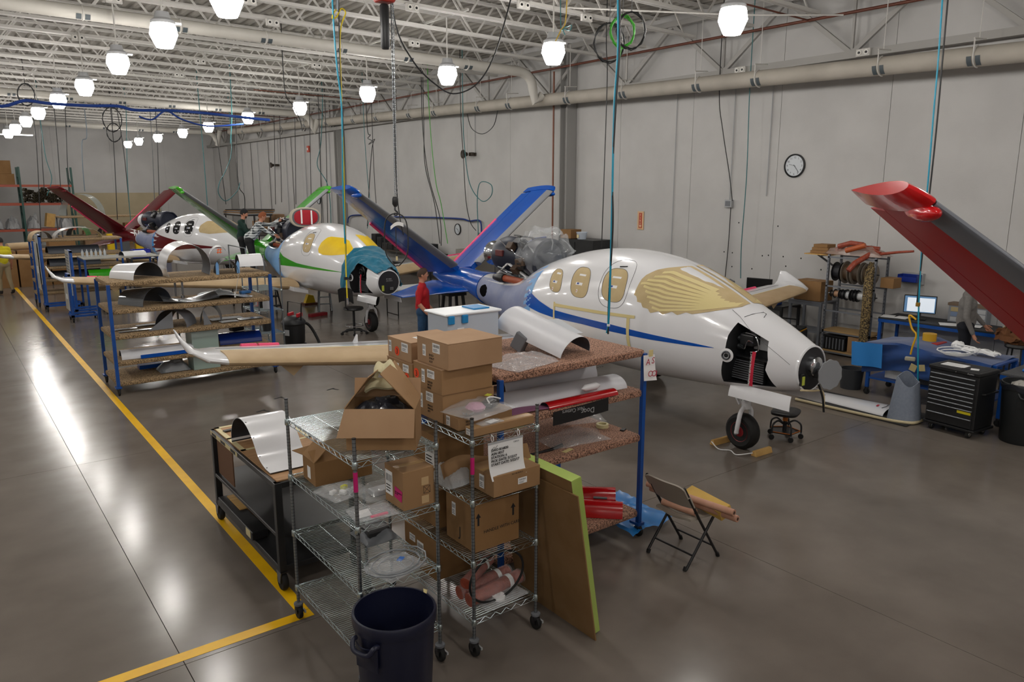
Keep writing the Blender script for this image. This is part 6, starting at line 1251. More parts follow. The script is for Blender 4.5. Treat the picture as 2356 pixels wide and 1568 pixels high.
# platform carrying the two mechanics
t = thing('work_stand', 'grey wheeled work stand with rails behind the green jet', 'stand', (6.88,20.9,0)); 
MB().bb(-.4,.4,-.75,.75,.88,.93).build('deck', DSTEEL, t)
for x in (-.37,.34):
    for y in (-.72,.69): MB().bb(x,x+.03,y,y+.03,.12,.88).build('leg', DSTEEL, t); caster(t,x+.015,y+.015,.05,.13,lock=False)
MB().tube([(-.38,-.72,.93),(-.38,-.72,1.72),(-.38,.72,1.72),(-.38,.72,.93)],.016,8).build('guard_rail', STEEL, t, smooth=40); MB().cyl((-.38,-.72,1.33),(-.38,.72,1.33),.012,n=8).build('mid_rail', STEEL, t)
for i in range(3): MB().bb(-.3,.3,-.98-.14*i,-.8-.14*i,.66-.24*i,.69-.24*i).build('step', DSTEEL, t)
MB().beam((-.3,-.8,.88),(-.3,-1.3,.02),.03,.04).build('stringer', DSTEEL, t); MB().beam((.3,-.8,.88),(.3,-1.3,.02),.03,.04).build('stringer', DSTEEL, t)
CHK = bpy.data.materials.new('checked_shirt'); CHK.use_nodes = True; MATS['checked_shirt'] = CHK; ntc = CHK.node_tree; bs = ntc.nodes['Principled BSDF']; bs.inputs['Roughness'].default_value = .8
tc = ntc.nodes.new('ShaderNodeTexCoord'); mx = None; outs = []
for ax, sc in (('X',15.),('Y',15.),('Z',15.)):
    sp = ntc.nodes.new('ShaderNodeSeparateXYZ'); ntc.links.new(tc.outputs['Object'], sp.inputs[0]); mm = ntc.nodes.new('ShaderNodeMath'); mm.operation = 'MULTIPLY'; mm.inputs[1].default_value = sc; ntc.links.new(sp.outputs[ax], mm.inputs[0])
    fr = ntc.nodes.new('ShaderNodeMath'); fr.operation = 'FRACT'; ntc.links.new(mm.outputs[0], fr.inputs[0]); gt = ntc.nodes.new('ShaderNodeMath'); gt.operation = 'GREATER_THAN'; gt.inputs[1].default_value = .45; ntc.links.new(fr.outputs[0], gt.inputs[0]); outs.append(gt)
mxa = ntc.nodes.new('ShaderNodeMath'); mxa.operation = 'ADD'; ntc.links.new(outs[0].outputs[0], mxa.inputs[0]); ntc.links.new(outs[2].outputs[0], mxa.inputs[1]); dv = ntc.nodes.new('ShaderNodeMath'); dv.operation = 'MULTIPLY'; dv.inputs[1].default_value = .5; ntc.links.new(mxa.outputs[0], dv.inputs[0])
rp = ntc.nodes.new('ShaderNodeValToRGB'); rp.color_ramp.elements[0].color = srgb('16242b'); rp.color_ramp.elements[1].color = srgb('d9dfe0'); ntc.links.new(dv.outputs[0], rp.inputs['Fac']); ntc.links.new(rp.outputs['Color'], bs.inputs['Base Color'])
BLKT = mat('trousers_black','17181a',.85)
# leaning mechanic: local front -y
person('man in a checked shirt leaning over the green jet engine', (6.86,20.75,.93), R(62), stand(pelvis=(0,.05,.95), chest=(0,-.17,1.26), neck=(0,-.27,1.43), head=(0,-.33,1.60), look=(.25,-1,-.15), lsh=(.19,-.2,1.38), rsh=(-.19,-.2,1.38), lel=(.2,-.47,1.36), lwr=(.2,-.72,1.45), rel=(-.2,-.42,1.22), rwr=(-.14,-.62,1.10), lhip=(.09,.05,.90), rhip=(-.09,.05,.90)), [SKIN,CHK,BLKT,SHOE], 'short', HR)
person('man in a dark green hoodie and backwards black cap on the work stand', (6.82,21.4,.93), R(70), stand(head=(0,-.1,1.655), neck=(0,-.05,1.48), chest=(0,-.03,1.29), look=(-.1,-1,-.3), lel=(.22,-.16,1.16), lwr=(.12,-.38,1.18), rel=(-.22,-.14,1.16), rwr=(-.12,-.36,1.16)), [SKIN,mat('hoodie_green','12312a',.85),BLKT,SHOE], 'short', HD, hf=HD, cap=mat('cap_black','141518',.8))
person('man in a yellow T-shirt and khaki trousers walking by the yellow line', (1.62,28.35,0), R(200), stand(long=False, lkn=(.1,-.12,.5), lan=(.105,-.1,.1), lto=(.12,-.26,.04), rkn=(-.1,.06,.49), ran=(-.105,.2,.13), rto=(-.12,.05,.04)), [SKIN,mat('shirt_yellow','cfc21a',.8),mat('khaki','a39475',.85),SHOE], 'short', HD)
person('person in a grey jacket with a hand on a brown jacket at the bench', (13.7,5.38,0), R(25), stand(rel=(-.27,.02,1.12), rwr=(-.27,-.1,.86), lel=(.3,-.08,1.15), lwr=(.34,-.28,.93), pelvis=(0,0,.95)), [SKIN,mat('jacket_grey','7a7774',.9,c2='716e6b',scale=30),mat('trousers_navy','10131d',.85),SHOE], 'short', HB).scale = (1.06,1.06,1.06)
cj = crumple(151,.08,4.)
t = tag(blob(lambda d: Vector((d.x*.18,d.y*.34,d.z*.14))+cj(d), (13.62,4.55,.97),26,16).build('brown_jacket', mat('suede_brown','6d4526',.9,c2='5f3a1e',scale=8), smooth=40), 'brown suede jacket heaped over a stool back at the bench', 'jacket')
t = thing('stool', 'plain black stool under the brown jacket', 'stool', (13.62,4.55,0)); MB().lathe([(.001,.78),(.17,.78),(.18,.8),(.17,.84),(.001,.84)],n=20).build('seat', BLACK, t, smooth=40)
for k in range(4): a = R(45+90*k); MB().cyl((.2*math.cos(a),.2*math.sin(a),0),(.13*math.cos(a),.13*math.sin(a),.78),.014,n=8).build('leg', BLACKM, t)
MB().tube([(.17*math.cos(2*math.pi*k/16),.17*math.sin(2*math.pi*k/16),.25) for k in range(16)],.01,6,loop=True).build('foot_ring', CHROME, t)
# ---------------------------------------------------------------- hoist, hoses and cords
CM = cam_o.rotation_euler.to_matrix(); CR, CU, CF = CM.col[0], CM.col[1], -CM.col[2]
def at(px, py, X=None, Y=None, Z=None):
    d = CF*FPX + CR*(px-1178) - CU*(py-784); c = Vector((0,0,CAMZ))
    k = X/d.x if X is not None else Y/d.y if Y is not None else (Z-CAMZ)/d.z
    return c+d*k
TEALH = mat('hose_teal','0f8fae',.4); BLKC = mat('cord_black','1b1c1e',.5); YELH = mat('hose_yellow','d9c318',.45); GRNC = mat('cord_green','3fa32c',.5); DTEAL = mat('hose_dark_teal','2c6f73',.45); BLUEC = mat('cable_blue','1d3c86',.5); GREYC = mat('cord_grey','5b5d5e',.5)
def cord(label, pts, m, r=.008, group=None, name='hanging_cord', top=True, cat='cord'):
    P_ = [Vector(p) for p in pts]
    if top: P_ = [Vector((P_[0].x,P_[0].y,jz(P_[0].x)+JD+.04))]+P_
    o = MB().tube(bez(P_,6) if len(P_)>2 else P_, r, 6).build(name, m, smooth=60); return tag(o, label, cat, group)
def loop(c, r, n=2, tilt=0., rz=0.):   # hanging coil, roughly facing the camera
    out = []
    for i in range(n*16+1):
        a = 2*math.pi*i/16; rr = r*(1+.04*math.sin(i*1.7)); out.append(Vector(c)+Vector((rr*.8*math.cos(a),-.6*rr*math.cos(a)+.01*math.sin(i),rr*1.25*math.sin(a)+.006*i/16)))
    return out
# bundle in front of the green jet
YB_ = 10.0
t = thing('air_hose_drop', 'teal, black and yellow hose bundle hanging to a brass nozzle before the green-striped jet', 'hose', (0,0,0))
MB().tube(bez([at(762,-60,Y=YB_),at(768,60,Y=YB_),at(776,160,Y=YB_),at(785,230,Y=YB_),at(788,330,Y=YB_),at(789,430,Y=YB_),at(794,560,Y=YB_)],8),.012,8).build('teal_hose', TEALH, t, smooth=50)
MB().tube(bez([at(778,-60,Y=YB_),at(780,60,Y=YB_),at(784,200,Y=YB_),at(790,300,Y=YB_),at(793,430,Y=YB_),at(796,590,Y=YB_)],8),.009,8).build('black_cord', BLKC, t, smooth=50)
MB().tube(bez([at(776,20,Y=YB_),at(768,30,Y=YB_),at(765,42,Y=YB_),at(775,38,Y=YB_),at(785,20,Y=YB_),at(795,30,Y=YB_),at(785,60,Y=YB_),at(782,110,Y=YB_),at(785,200,Y=YB_),at(788,300,Y=YB_),at(792,430,Y=YB_),at(795,590,Y=YB_),at(799,690,Y=YB_)],8),.010,8).build('yellow_hose', YELH, t, smooth=50)
MB().cyl(at(799,685,Y=YB_),at(800,700,Y=YB_),.016,n=10).build('nozzle', CHROME, t, smooth=40); MB().box(at(796,640,Y=YB_),(.05,.03,.04)).build('clip', BLACK, t); MB().cyl(at(776,-10,Y=YB_),at(776,25,Y=YB_),.018,n=8).build('hook', STEEL, t)
# bundle in front of the blue jet
XB_ = 6.55
t = thing('air_hose_drop', 'teal and black hose bundle hanging in front of the blue-tailed jet cabin', 'hose', (0,0,0))
MB().tube(bez([at(1420,-80,X=XB_),at(1422,100,X=XB_),at(1414,230,X=XB_),at(1411,330,X=XB_),at(1408,480,X=XB_),at(1404,640,X=XB_),at(1400,740,X=XB_),at(1396,765,X=XB_)],8),.013,8).build('teal_hose', TEALH, t, smooth=50)
MB().tube(bez([at(1425,-80,X=XB_),at(1426,100,X=XB_),at(1417,240,X=XB_),at(1409,400,X=XB_),at(1410,520,X=XB_),at(1401,680,X=XB_),at(1399,768,X=XB_)],8),.011,8).build('black_hose', BLKC, t, smooth=50)
MB().cyl(at(1400,745,X=XB_),at(1400,750,X=XB_),.02,n=10).build('clip', PAPER, t)
MB().tube(bez([at(1430,110,X=XB_+.1),at(1422,160,X=XB_+.05),at(1416,230,X=XB_+.02),at(1413,300,X=XB_+.02),at(1409,400,X=XB_+.02)],6),.005,6).build('green_cord', GRNC, t, smooth=50)
for lab,c,r_,n,m in (('bright green cord coil hooked under the joists',(1432,75),.17,5,GRNC),('black cable coil hooked left of the green one',(1402,100),.22,3,BLKC),('black cable coil hooked right of the green one',(1452,72),.2,3,BLKC)):
    cc_ = at(c[0],c[1],X=8.2); o = tag(MB().tube(loop(cc_,r_,n),.009,6).build('cord_coil', m, smooth=50), lab, 'cord coil'); MB().cyl(cc_+Vector((0,0,r_*1.2)),Vector((cc_.x,cc_.y,jz(cc_.x)+JD+.03)),.005,n=6).build('tie_wire', GREYC, o)
# bundle by the cloth table
XC_ = 11.35
t = thing('air_hose_drop', 'teal hose and black cord dropping to the blue cloth table', 'hose', (0,0,0))
MB().tube(bez([at(2172,-60,X=XC_),at(2160,120,X=XC_),at(2148,260,X=XC_),at(2135,420,X=XC_),at(2122,560,X=XC_),at(2114,700,X=XC_),at(2112,860,X=XC_),at(2114,930,X=XC_)],8),.012,8).build('teal_hose', TEALH, t, smooth=50)
MB().tube(bez([at(2186,-60,X=XC_),at(2170,120,X=XC_),at(2154,300,X=XC_),at(2138,450,X=XC_),at(2118,620,X=XC_),at(2110,695,X=XC_)],8),.012,8).build('black_cord', BLKC, t, smooth=50)
MB().box(at(2112,700,X=XC_),(.05,.05,.06)).build('connector', mat('brass','b08a3c',.35,.7), t, bevel=.006); MB().tube(bez([at(2108,735,X=XC_),at(2092,725,X=XC_),at(2098,755,X=XC_),at(2108,770,X=XC_),at(2100,795,X=XC_),at(2095,815,X=XC_)],5),.014,8).build('yellow_cable', mat('cable_yellow','d7a413',.5), t, smooth=50); MB().box(at(2094,825,X=XC_),(.06,.14,.06),.3).build('triple_tap', mat('tap_clear','b9b29c',.3,alpha=.8), t, bevel=.015)
# chain hoist
YH = 9.5; hx = at(905,0,Y=YH)
t = thing('chain_hoist', 'red chain hoist with black chain bag and hook lowered behind the boxes', 'hoist', (0,0,0))
MB().box(at(884,-5,Y=YH)+Vector((0,0,.02)),(.24,.2,.16)).build('motor_housing', mat('hoist_red','9c2c1e',.45), t, bevel=.03); MB().cyl(at(880,-14,Y=YH)+Vector((-.14,0,0)),at(880,-14,Y=YH)+Vector((.16,0,0)),.09,n=16).build('motor_drum', MATS['hoist_red'], t, smooth=40)
MB().cyl(at(884,-10,Y=YH),Vector((at(884,-10,Y=YH).x,YH,jz(5.1))),.02,n=8).build('suspension', STEEL, t)
c0 = at(887,10,Y=YH); c1_ = at(887,113,Y=YH); MB().lathe([(.045,0),(.06,.03),(.06,c0.z-c1_.z-.02),(.045,c0.z-c1_.z)],(c1_.x,c1_.y,c1_.z),'z',18).build('chain_bag', BLACK, t, smooth=40)
lk = MB().tube([(0,0,-.019),(.008,0,-.012),(.008,0,.012),(0,0,.019),(-.008,0,.012),(-.008,0,-.012)],.0032,5,loop=True)
a = at(900,12,Y=YH); b = at(909,452,Y=YH); n = int((a-b).length/.029); ch2 = MB()
for dx in (0,.028):
    for i in range(n):
        p = a.lerp(b,i/n)+Vector((dx,0,0)); M_ = Matrix.Translation(p)@Matrix.Rotation(R(90) if i%2 else 0,4,'Z'); ch2.add([M_@Vector(v) for v in lk.v], lk.f)
stuff(ch2.build('load_chain', STEEL, t, smooth=60))
MB().rings([[at(909,452,Y=YH)+Vector((.045*k*math.cos(2*math.pi*q/12),.03*k*math.sin(2*math.pi*q/12),z)) for q in range(12)] for z,k in ((.0,.7),(-.03,1.),(-.1,1.05),(-.14,.5))]).build('hook_block', BLACK, t, smooth=40)
hb_ = at(909,478,Y=YH); MB().tube(bez([hb_+Vector((0,0,.02)),hb_+Vector((0,0,-.03)),hb_+Vector((.035,0,-.06)),hb_+Vector((.02,0,-.1)),hb_+Vector((-.03,0,-.085))],5),[.012]*20+[.006],8).build('hook', DSTEEL, t, smooth=50)
MB().tube(bez([at(898,-30,Y=YH),at(905,200,Y=YH),at(912,420,Y=YH),at(920,500,Y=YH),at(928,540,Y=YH)],8),.007,6).build('pendant_cord', BLKC, t, smooth=50)
# lifting sling with white bar
t = thing('lifting_sling', 'black cable sling with a white spreader bar hanging from the hoist hook', 'sling', (0,0,0))
hk = at(910,490,Y=YH); 
for s_ in (-1,1): MB().tube(bez([hk,hk+Vector((s_*.09,-s_*.06,-.05)),hk+Vector((s_*.13,-s_*.09,-.2)),hk+Vector((s_*.125,-s_*.085,-.55)),hk+Vector((s_*.05,0,-.72)),hk+Vector((0,0,-.73))],6),.009,8).build('sling_cable', BLKC, t, smooth=50)
MB().tube(bez([hk+Vector((0,0,-.1)),hk+Vector((.0,.01,-.4)),hk+Vector((0,0,-.6))],5),.006,6).build('tag_cord', BLKC, t, smooth=50); MB().sheet(lambda u,v: hk+Vector((-.075+.15*u,.05-.1*u-.03,-.23+.05*v+.04*math.sin(math.pi*u)+.04*u)),10,2,.012).build('spreader_bar', PAPER, t, smooth=40); MB().cyl(hk+Vector((0,0,-.66)),hk+Vector((0,0,-.6)),.014,n=8).build('tag_bottle', CREAM, t)
# thin cords: (label, material, radius, plane, pixel path)
def drop(label, m, r, pts, X=None, Y=None, group=None, top=True): return cord(label, [at(*p,X=X,Y=Y) for p in pts], m, r, group, top=top)
drop('long black cable sagging in a wide loop under the near joists', BLKC, .012, [(905,30),(950,140),(1010,200),(1050,215),(1100,190),(1140,120),(1180,-20)], Y=11.0)
drop('black power cord dropping past the wall left of the clock', BLKC, .011, [(1655,212),(1663,300),(1678,400),(1685,462)], X=14.6)
drop('black power cord continuing below the wall junction box', BLKC, .011, [(1682,466),(1676,560),(1668,640)], X=14.93, top=False)
drop('dark teal air hose hanging beside the wall junction box', DTEAL, .011, [(1725,205),(1718,400),(1706,560),(1704,640)], X=14.5)
drop('black cord hanging in front of the grey wall column', BLKC, .011, [(1395,100),(1397,180),(1390,400),(1384,570)], X=12.2)
drop('black cord of the pair hanging behind the blue left fin', BLKC, .013, [(975,285),(978,380),(1000,470),(1012,560)], X=13.0, group='black cords behind the blue fins')
drop('black cord of the pair hanging behind the blue left fin', BLKC, .013, [(972,285),(985,400),(1012,500),(1015,565)], X=13.2, group='black cords behind the blue fins')
drop('thin green cord hanging behind the blue left fin', GRNC, .012, [(985,205),(992,320),(1003,420),(1015,470),(1030,560)], X=13.0)
drop('teal air hose with a big open ring behind the blue right fin', DTEAL, .013, [(1065,260),(1068,330),(1080,420),(1108,462),(1130,450),(1130,425),(1105,420),(1098,460),(1100,540),(1092,580)], X=13.2)
drop('black cord hanging next to the ringed teal hose', BLKC, .012, [(1060,262),(1066,360),(1072,460),(1082,510),(1095,530)], X=13.4)
drop('short black loop under the wall duct', BLKC, .012, [(1075,262),(1085,295),(1110,308),(1135,290),(1145,254)], X=14.1, top=False)
drop('black cord with a knotted coil behind the hoist chain', BLKC, .014, [(845,295),(852,310),(846,318),(858,325),(848,332),(862,320),(856,340),(850,420),(845,520)], X=13.0)
drop('thin teal hose beside the knotted black coil', DTEAL, .012, [(838,300),(845,400),(852,480),(845,525)], X=13.2)
drop('black cord beside the knotted black coil', BLKC, .012, [(858,335),(862,420),(866,475)], X=13.3)
BG = 'thin black cords in front of the far right wall'
for i,(x0,x1,y1,X_) in enumerate(((630,634,470,13.2),(643,648,465,13.6),(678,681,470,13.4),(712,716,470,13.0),(733,741,560,12.4),(748,754,520,12.8))): drop('thin black cord hanging straight in front of the far part of the right wall', BLKC, .014, [(x0,250),((x0+x1)/2,360),(x1,y1)], X=X_, group=BG)
drop('teal hose curling beside the far wall column', DTEAL, .016, [(742,235),(738,330),(730,380),(752,420),(760,470),(762,540)], X=12.6)
drop('teal hose hanging in a U loop before the far column', DTEAL, .018, [(533,340),(520,390),(505,420),(503,445),(520,462),(545,440),(552,420)], Y=36.)
drop('dark hose drop with forked ends near the far column', BLKC, .018, [(543,300),(548,420),(562,450),(563,490)], Y=36.5)
for i,(x0,x1,y1,Y_,m) in enumerate(((75,95,560,37.,BLKC),(90,102,440,38.,BLKC),(125,142,470,36.,BLKC),(150,158,440,38.5,BLKC),(255,270,505,38.,BLKC),(270,300,500,37.,BLKC),(345,357,500,38.,GREYC),(358,368,520,37.5,BLKC),(488,520,470,38.,BLKC))):
    drop('thin dark cord hanging towards the maroon jet', m, .017, [(x0,255),((x0+x1)/2,350),(x1,y1)], Y=Y_, group='thin dark cords hanging over the maroon jet')
drop('bluish conduit drop with a kink before the far wall', mat('conduit_blue','6b7a86',.5), .02, [(200,310),(189,325),(190,380),(195,440)], Y=40.)
for i,(p,Y_) in enumerate((([(92,270),(105,360),(119,410),(108,450)],37.),([(290,255),(293,400),(300,500),(308,560)],36.5),([(455,205),(466,330),(478,480)],30.),([(528,150),(533,260),(530,330)],27.))): drop(('teal hose hooked over the left storage rack','teal hose dropping to the maroon tail','teal hose hanging over the maroon cabin','dark teal hose hanging from the middle joists')[i], DTEAL, .015, p, Y=Y_)
for i,(c,r_,Y_) in enumerate((((60,218),.28,30.3),((262,305),.3,36.),((258,275),.4,36.4))):
    cc_ = at(c[0],c[1],Y=Y_); o = tag(MB().tube(loop(cc_,r_,2),.016,6).build('cord_coil', BLKC, smooth=50), ('black cord coil hung by the aisle lamps','tight black cord coil hung before the far wall','loose black cord coil hung above the tight one')[i], 'cord coil'); MB().cyl(cc_+Vector((0,0,r_)),Vector((cc_.x,cc_.y,jz(cc_.x)+JD+.03)),.012,n=6).build('tie_wire', BLKC, o)
drop('blue cable bundle swagged across the hall under the joists', BLUEC, .045, [(-20,230),(60,231),(115,238),(200,243),(270,244),(310,253),(385,254),(470,260),(560,270),(620,276)], Y=24.)
drop('second blue cable swag linking back below the first', BLUEC, .03, [(320,268),(350,275),(382,255),(420,275),(480,290),(560,285)], Y=27., top=False)
drop('blue cable run pinned along the wall behind the blue fins', BLUEC, .03, [(800,512),(812,495),(900,498),(1000,500),(1060,503),(1080,508),(1104,508),(1108,535)], X=14.9, top=False)
drop('yellow cord dangling from the fluorescent fixture', mat('cord_yellow','c9a62a',.5), .009, [(1303,30),(1290,70),(1278,95)], X=8.6)
drop('curly teal cable tucked under the joists near the fixture', DTEAL, .008, [(1290,50),(1300,62),(1315,58),(1310,70),(1295,66),(1300,80)], X=9.0)
drop('thin black droop cord by the elbow of the near duct', BLKC, .012, [(655,205),(672,240),(690,275),(695,300)], Y=20.)

for px, py in ((1666,579),(1685,581),(1684,613),(1730,618),(1754,588),(1768,587),(1802,590),(1808,612),(1843,594),(1889,620),(1804,655),(1790,520),(1700,512)):
    q = at(px,py,X=15.0); MB().lathe([(.018,-.001),(.012,-.003),(.001,-.003)],(14.9995,q.y,q.z),'x',8).xf(Matrix.Identity(4)).build('wall_scuff', INK, wr)
for lab,pts_ in (('small scuff of dark tape on the floor beyond the open carton',(640,915)),('small dark tape corner on the floor behind the boxes',(760,895)),('short dark tape mark on the floor near the black cart',(600,945))):
    q = at(*pts_,Z=0.0); tag(MB().box((q.x,q.y,.0015),(.16,.035,.001),.4).box((q.x+.07,q.y-.06,.0015),(.035,.12,.001),.4).build('tape_mark', INK), lab, 'tape mark')
# ---------------------------------------------------------------- green jet surroundings
t = thing('drafting_stool', 'black drafting stool with chrome foot ring before the green-striped jet', 'stool', (7.42,15.75,0), R(30)); 
MB().lathe([(.001,.56),(.2,.56),(.23,.58),(.22,.62),(.001,.63)],n=24).build('seat', BLACK, t, smooth=40); MB().cyl((0,0,.08),(0,0,.56),.028,n=12).build('column', BLACK, t, smooth=40)
MB().tube([(.2*math.cos(2*math.pi*k/24),.2*math.sin(2*math.pi*k/24),.2) for k in range(24)],.011,8,loop=True).build('foot_ring', CHROME, t, smooth=50)
MB().tube([(-.2,0,.58),(-.3,0,.66),(-.29,0,.9)],.016,8).build('back_post', BLACK, t, smooth=40); MB().sheet(lambda u,v:(-.27+.03*math.cos((u-.5)*2)-.03*v,-.19+.38*u,.80+.3*v-.05*abs(2*u-1)**3),12,6,.03).build('backrest', BLACK, t, smooth=50)
for k in range(5): a = 2*math.pi*k/5; MB().tube([(0,0,.1),(.18*math.cos(a),.18*math.sin(a),.09),(.29*math.cos(a),.29*math.sin(a),.06)],[.025,.02,.016],8).build('base_arm', BLACK, t, smooth=40); MB().lathe([(.001,-.02),(.03,-.02),(.03,.02),(.001,.02)],(.29*math.cos(a),.29*math.sin(a),.03),'x',12).build('caster', BLACK, t)
t = thing('boarding_step', 'aluminium step stool standing under the green-striped jet', 'step', (8.3,19.4,0), R(-20))
for x in (-.17,.17): MB().tube([(x,-.2,0),(x*.8,-.05,.55),(x*.8,.1,.55),(x,.25,0)],.025,8).build('frame', STEEL, t, smooth=40)
for z,y in ((.2,-.14),(.38,-.08),(.56,.02)): MB().bb(-.16,.16,y-.06,y+.08,z-.02,z).build('tread', STEEL, t)
tag(MB().box((7.75,18.6,.04),(.5,.16,.08),.2).build('red_tray', mat('tray_red','8f1c26',.5), bevel=.01), 'low red tray on the floor under the green-striped jet', 'tray')
t = thing('yellow_jack', 'yellow floor jack with a rusty base past the boarding step', 'jack', (8.35,20.6,0)); MB().bb(-.2,.2,-.15,.15,0,.06).build('base', RUST, t); MB().prism([(-.15,0),(.15,0),(.1,.2),(-.05,.24)],-.08,.08).xf(Matrix.Translation((0,0,.06))@Matrix.Rotation(R(90),4,'X')).build('body', YELC, t)
# shop vac
t = thing('shop_vacuum', 'black shop vacuum with red handles behind the blue jet wing', 'vacuum', (5.75,15.1,0), R(30))
MB().lathe([(.001,.1),(.2,.1),(.22,.14),(.23,.5),(.25,.52),(.25,.56),(.2,.62),(.12,.68),(.001,.69)],n=24).build('tank', BLACK, t, smooth=40); MB().tube([(-.02,-.2,.5),(-.02,-.24,.95),(-.02,.1,.98),(-.02,.14,.55)],.014,8).build('push_bar', BLACK, t, smooth=40)
for y in (-.12,.1): MB().box((.05,y,.7),(.2,.05,.08),.2).build('red_latch', mat('vac_red','c0202c',.4), t, bevel=.01)
MB().tube(bez([(.2,.0,.5),(.35,-.1,.45),(.4,-.25,.2),(.3,-.4,.03),(.0,-.5,.03)],6),.03,8).build('hose', RUBBER, t, smooth=50); MB().bb(-.24,-.235,-.07,.07,.3,.42).build('label_sticker', LGREY, t)
for k in range(4): a = R(45+90*k); MB().lathe([(.001,-.02),(.05,-.02),(.05,.02),(.001,.02)],(.2*math.cos(a),.2*math.sin(a),.05),'x',12).build('caster', RUBBER, t); MB().cyl((.2*math.cos(a),.2*math.sin(a),.05),(.18*math.cos(a),.18*math.sin(a),.13),.015,n=6).build('caster_stem', BLACK, t)
S3 = wire_shelf('wire_shelf', 'tall chrome wire shelf standing at the end of the long carpeted rack', 4.82,5.28,14.4,15.3, (1.35,.95,.5,.2), 1.95, .14)
for i,(x,y,z,c_,lab) in enumerate(((5.05,14.6,.96,'b9bcc0','white paint can'),(5.05,14.85,.96,'1a1b1d','black helmet-like pot'),(5.1,15.05,.96,'c52a33','red bottle'),(5.05,14.7,.51,'2b2d30','dark motor lump'))):
    tag(MB().lathe([(.001,0),(.08,0),(.085,.1),(.08,.16),(.03,.19),(.001,.19)],(x,y,z),'z',16).build('supply_can', mat('can%d'%i,c_,.4), smooth=40), lab+' on the tall chrome shelf', 'can')
# folding table and helper cart near the blue tail
t = thing('folding_table', 'white-topped folding table behind the red-shirted man', 'table', (9.7,17.3,0)); MB().bb(-.6,1.3,-.38,.38,.71,.75).build('table_top', mat('table_white','d7d9da',.5), t, bevel=.008)
for x in (-.45,1.15): MB().tube([(x,-.3,0),(x,-.3,.5),(x,-.3,.71)],.015,8).build('leg', BLACKM, t); MB().tube([(x,.3,0),(x,.3,.71)],.015,8).build('leg', BLACKM, t); MB().cyl((x,-.3,.08),(x,.3,.08),.012,n=6).build('foot_bar', BLACKM, t)
t = thing('tail_trestle', 'black trestle propping the blue tail cone', 'stand', (8.32,12.95,0), R(-3)); MB().bb(-.2,.2,-.2,.2,1.14,1.2).build('pad', BLACK, t); 
for x in (-.24,.24):
    for y in (-.22,.22): MB().beam((x,y,0),(x*.6,y*.6,1.14),.05,.05).build('leg', BLACKM, t)
t = thing('parts_cart', 'slim grey wheeled cart standing under the masked boom', 'cart', (9.2,11.2,0)); 
for x in (-.2,.2):
    for y in (-.2,.2): MB().cyl((x,y,.12),(x,y,.95),.014,n=8).build('post', STEEL, t); caster(t,x,y,.055,.12,lock=False)
for z in (.25,.6,.93): MB().bb(-.22,.22,-.22,.22,z-.02,z).build('shelf', DSTEEL, t)
# engine crates and workbench along the wall behind the blue fins
BROWNB = mat('bench_brown','3c332c',.7)
def bench(label, y0, y1, x0=14.1, z=.9, m=None):
    t = thing('workbench', label, 'workbench', (0,0,0)); MB().bb(x0,14.9,y0,y1,z-.05,z).build('table_top', m or BROWNB, t); 
    for y in (y0+.05,y1-.1): MB().bb(x0+.05,x0+.1,y,y+.05,0,z-.05).build('leg', BLACKM, t); MB().bb(14.8,14.85,y,y+.05,0,z-.05).build('leg', BLACKM, t)
    MB().bb(x0+.05,14.85,y0+.05,y1-.05,.3,.33).build('lower_shelf', BLACKM, t); return t
bench('dark workbench by the wall behind the blue left fin', 23.5, 28.6); bench('dark workbench by the wall further behind the green jet', 30.2, 33.5); bench('long dark workbench by the wall behind the checked shirt', 34.5, 43.5, z=1.0)
rb = random.Random(12)
for i in range(10):
    y = 23.9+.46*i; h = rb.uniform(.2,.55); c_ = rb.choice(['18191b','222427','2b2520','34322f','15171c'])
    t = thing('equipment_box', ('tall','squat','narrow','wide','small','ribbed','plain','dented','grey-fronted','square')[i]+' dark equipment box on the bench behind the blue left fin', 'equipment', (14.42,y,.9)); w_ = rb.uniform(.15,.21)
    MB().bb(-.2,.2,-w_,w_,0,h).build('case', mat('eq_'+c_,c_,.5), t, bevel=.008); MB().bb(-.206,-.2,-w_*.7,w_*.7,h*.35,h*.8).build('front_panel', rb.choice([DSTEEL,BLACK,GREYP,mat('eq_blue','2a3f6b',.5)]), t)
carton('pale grey machine crate on the floor behind the blue fins', 14.0,14.75,20.4,21.6,.0,1.25, m=mat('crate_grey','8d8982',.7))
for i in range(9):
    y = 34.9+.95*i; h = (.5,.7,.62,.8,.55,.9,.7,.6,.45)[i]; carton(('lowest brown','open-flapped brown','tape-wrapped brown','tall brown','small tan','largest brown','greyish brown','dark brown','short tan')[i]+' carton in the row on the long far bench', 14.3,14.8,y-.4,y+.4,1.002,1.0+h, m=(CARD,CARDD,CARDL)[i%3])
tag(MB().cyl((14.35,30.4,1.13),(14.35,33.3,1.13),.22,n=16).build('fabric_roll', mat('roll_brown','4a4034',.9), smooth=50), 'thick brown fabric roll on the far bench behind the green tail', 'roll')
tag(MB().cyl((14.35,30.7,1.51),(14.35,33.2,1.51),.16,n=16).build('fabric_roll', mat('roll_tan','6d6048',.9), smooth=50), 'thinner tan fabric roll lying on the thick brown one', 'roll')
for i in range(5): tag(MB().box((12.8+.05*i,39+.05*i,2.0+.045*i),(1.6,2.6-.2*i,.04),.1*i).build('flat_sheet', (LGREY,CARDD,GREYP,CARD,DSTEEL)[i]), ('grey steel','cardboard','dark plastic','brown fibre','worn metal')[i]+' sheet in the flat stack behind the maroon jet', 'sheet')
t = thing('sheet_rack', 'steel rack carrying the flat sheet stack behind the maroon jet', 'rack', (12.8,39.0,0)); MB().bb(-.8,.8,-1.3,1.3,1.9,1.975).build('shelf', DSTEEL, t)
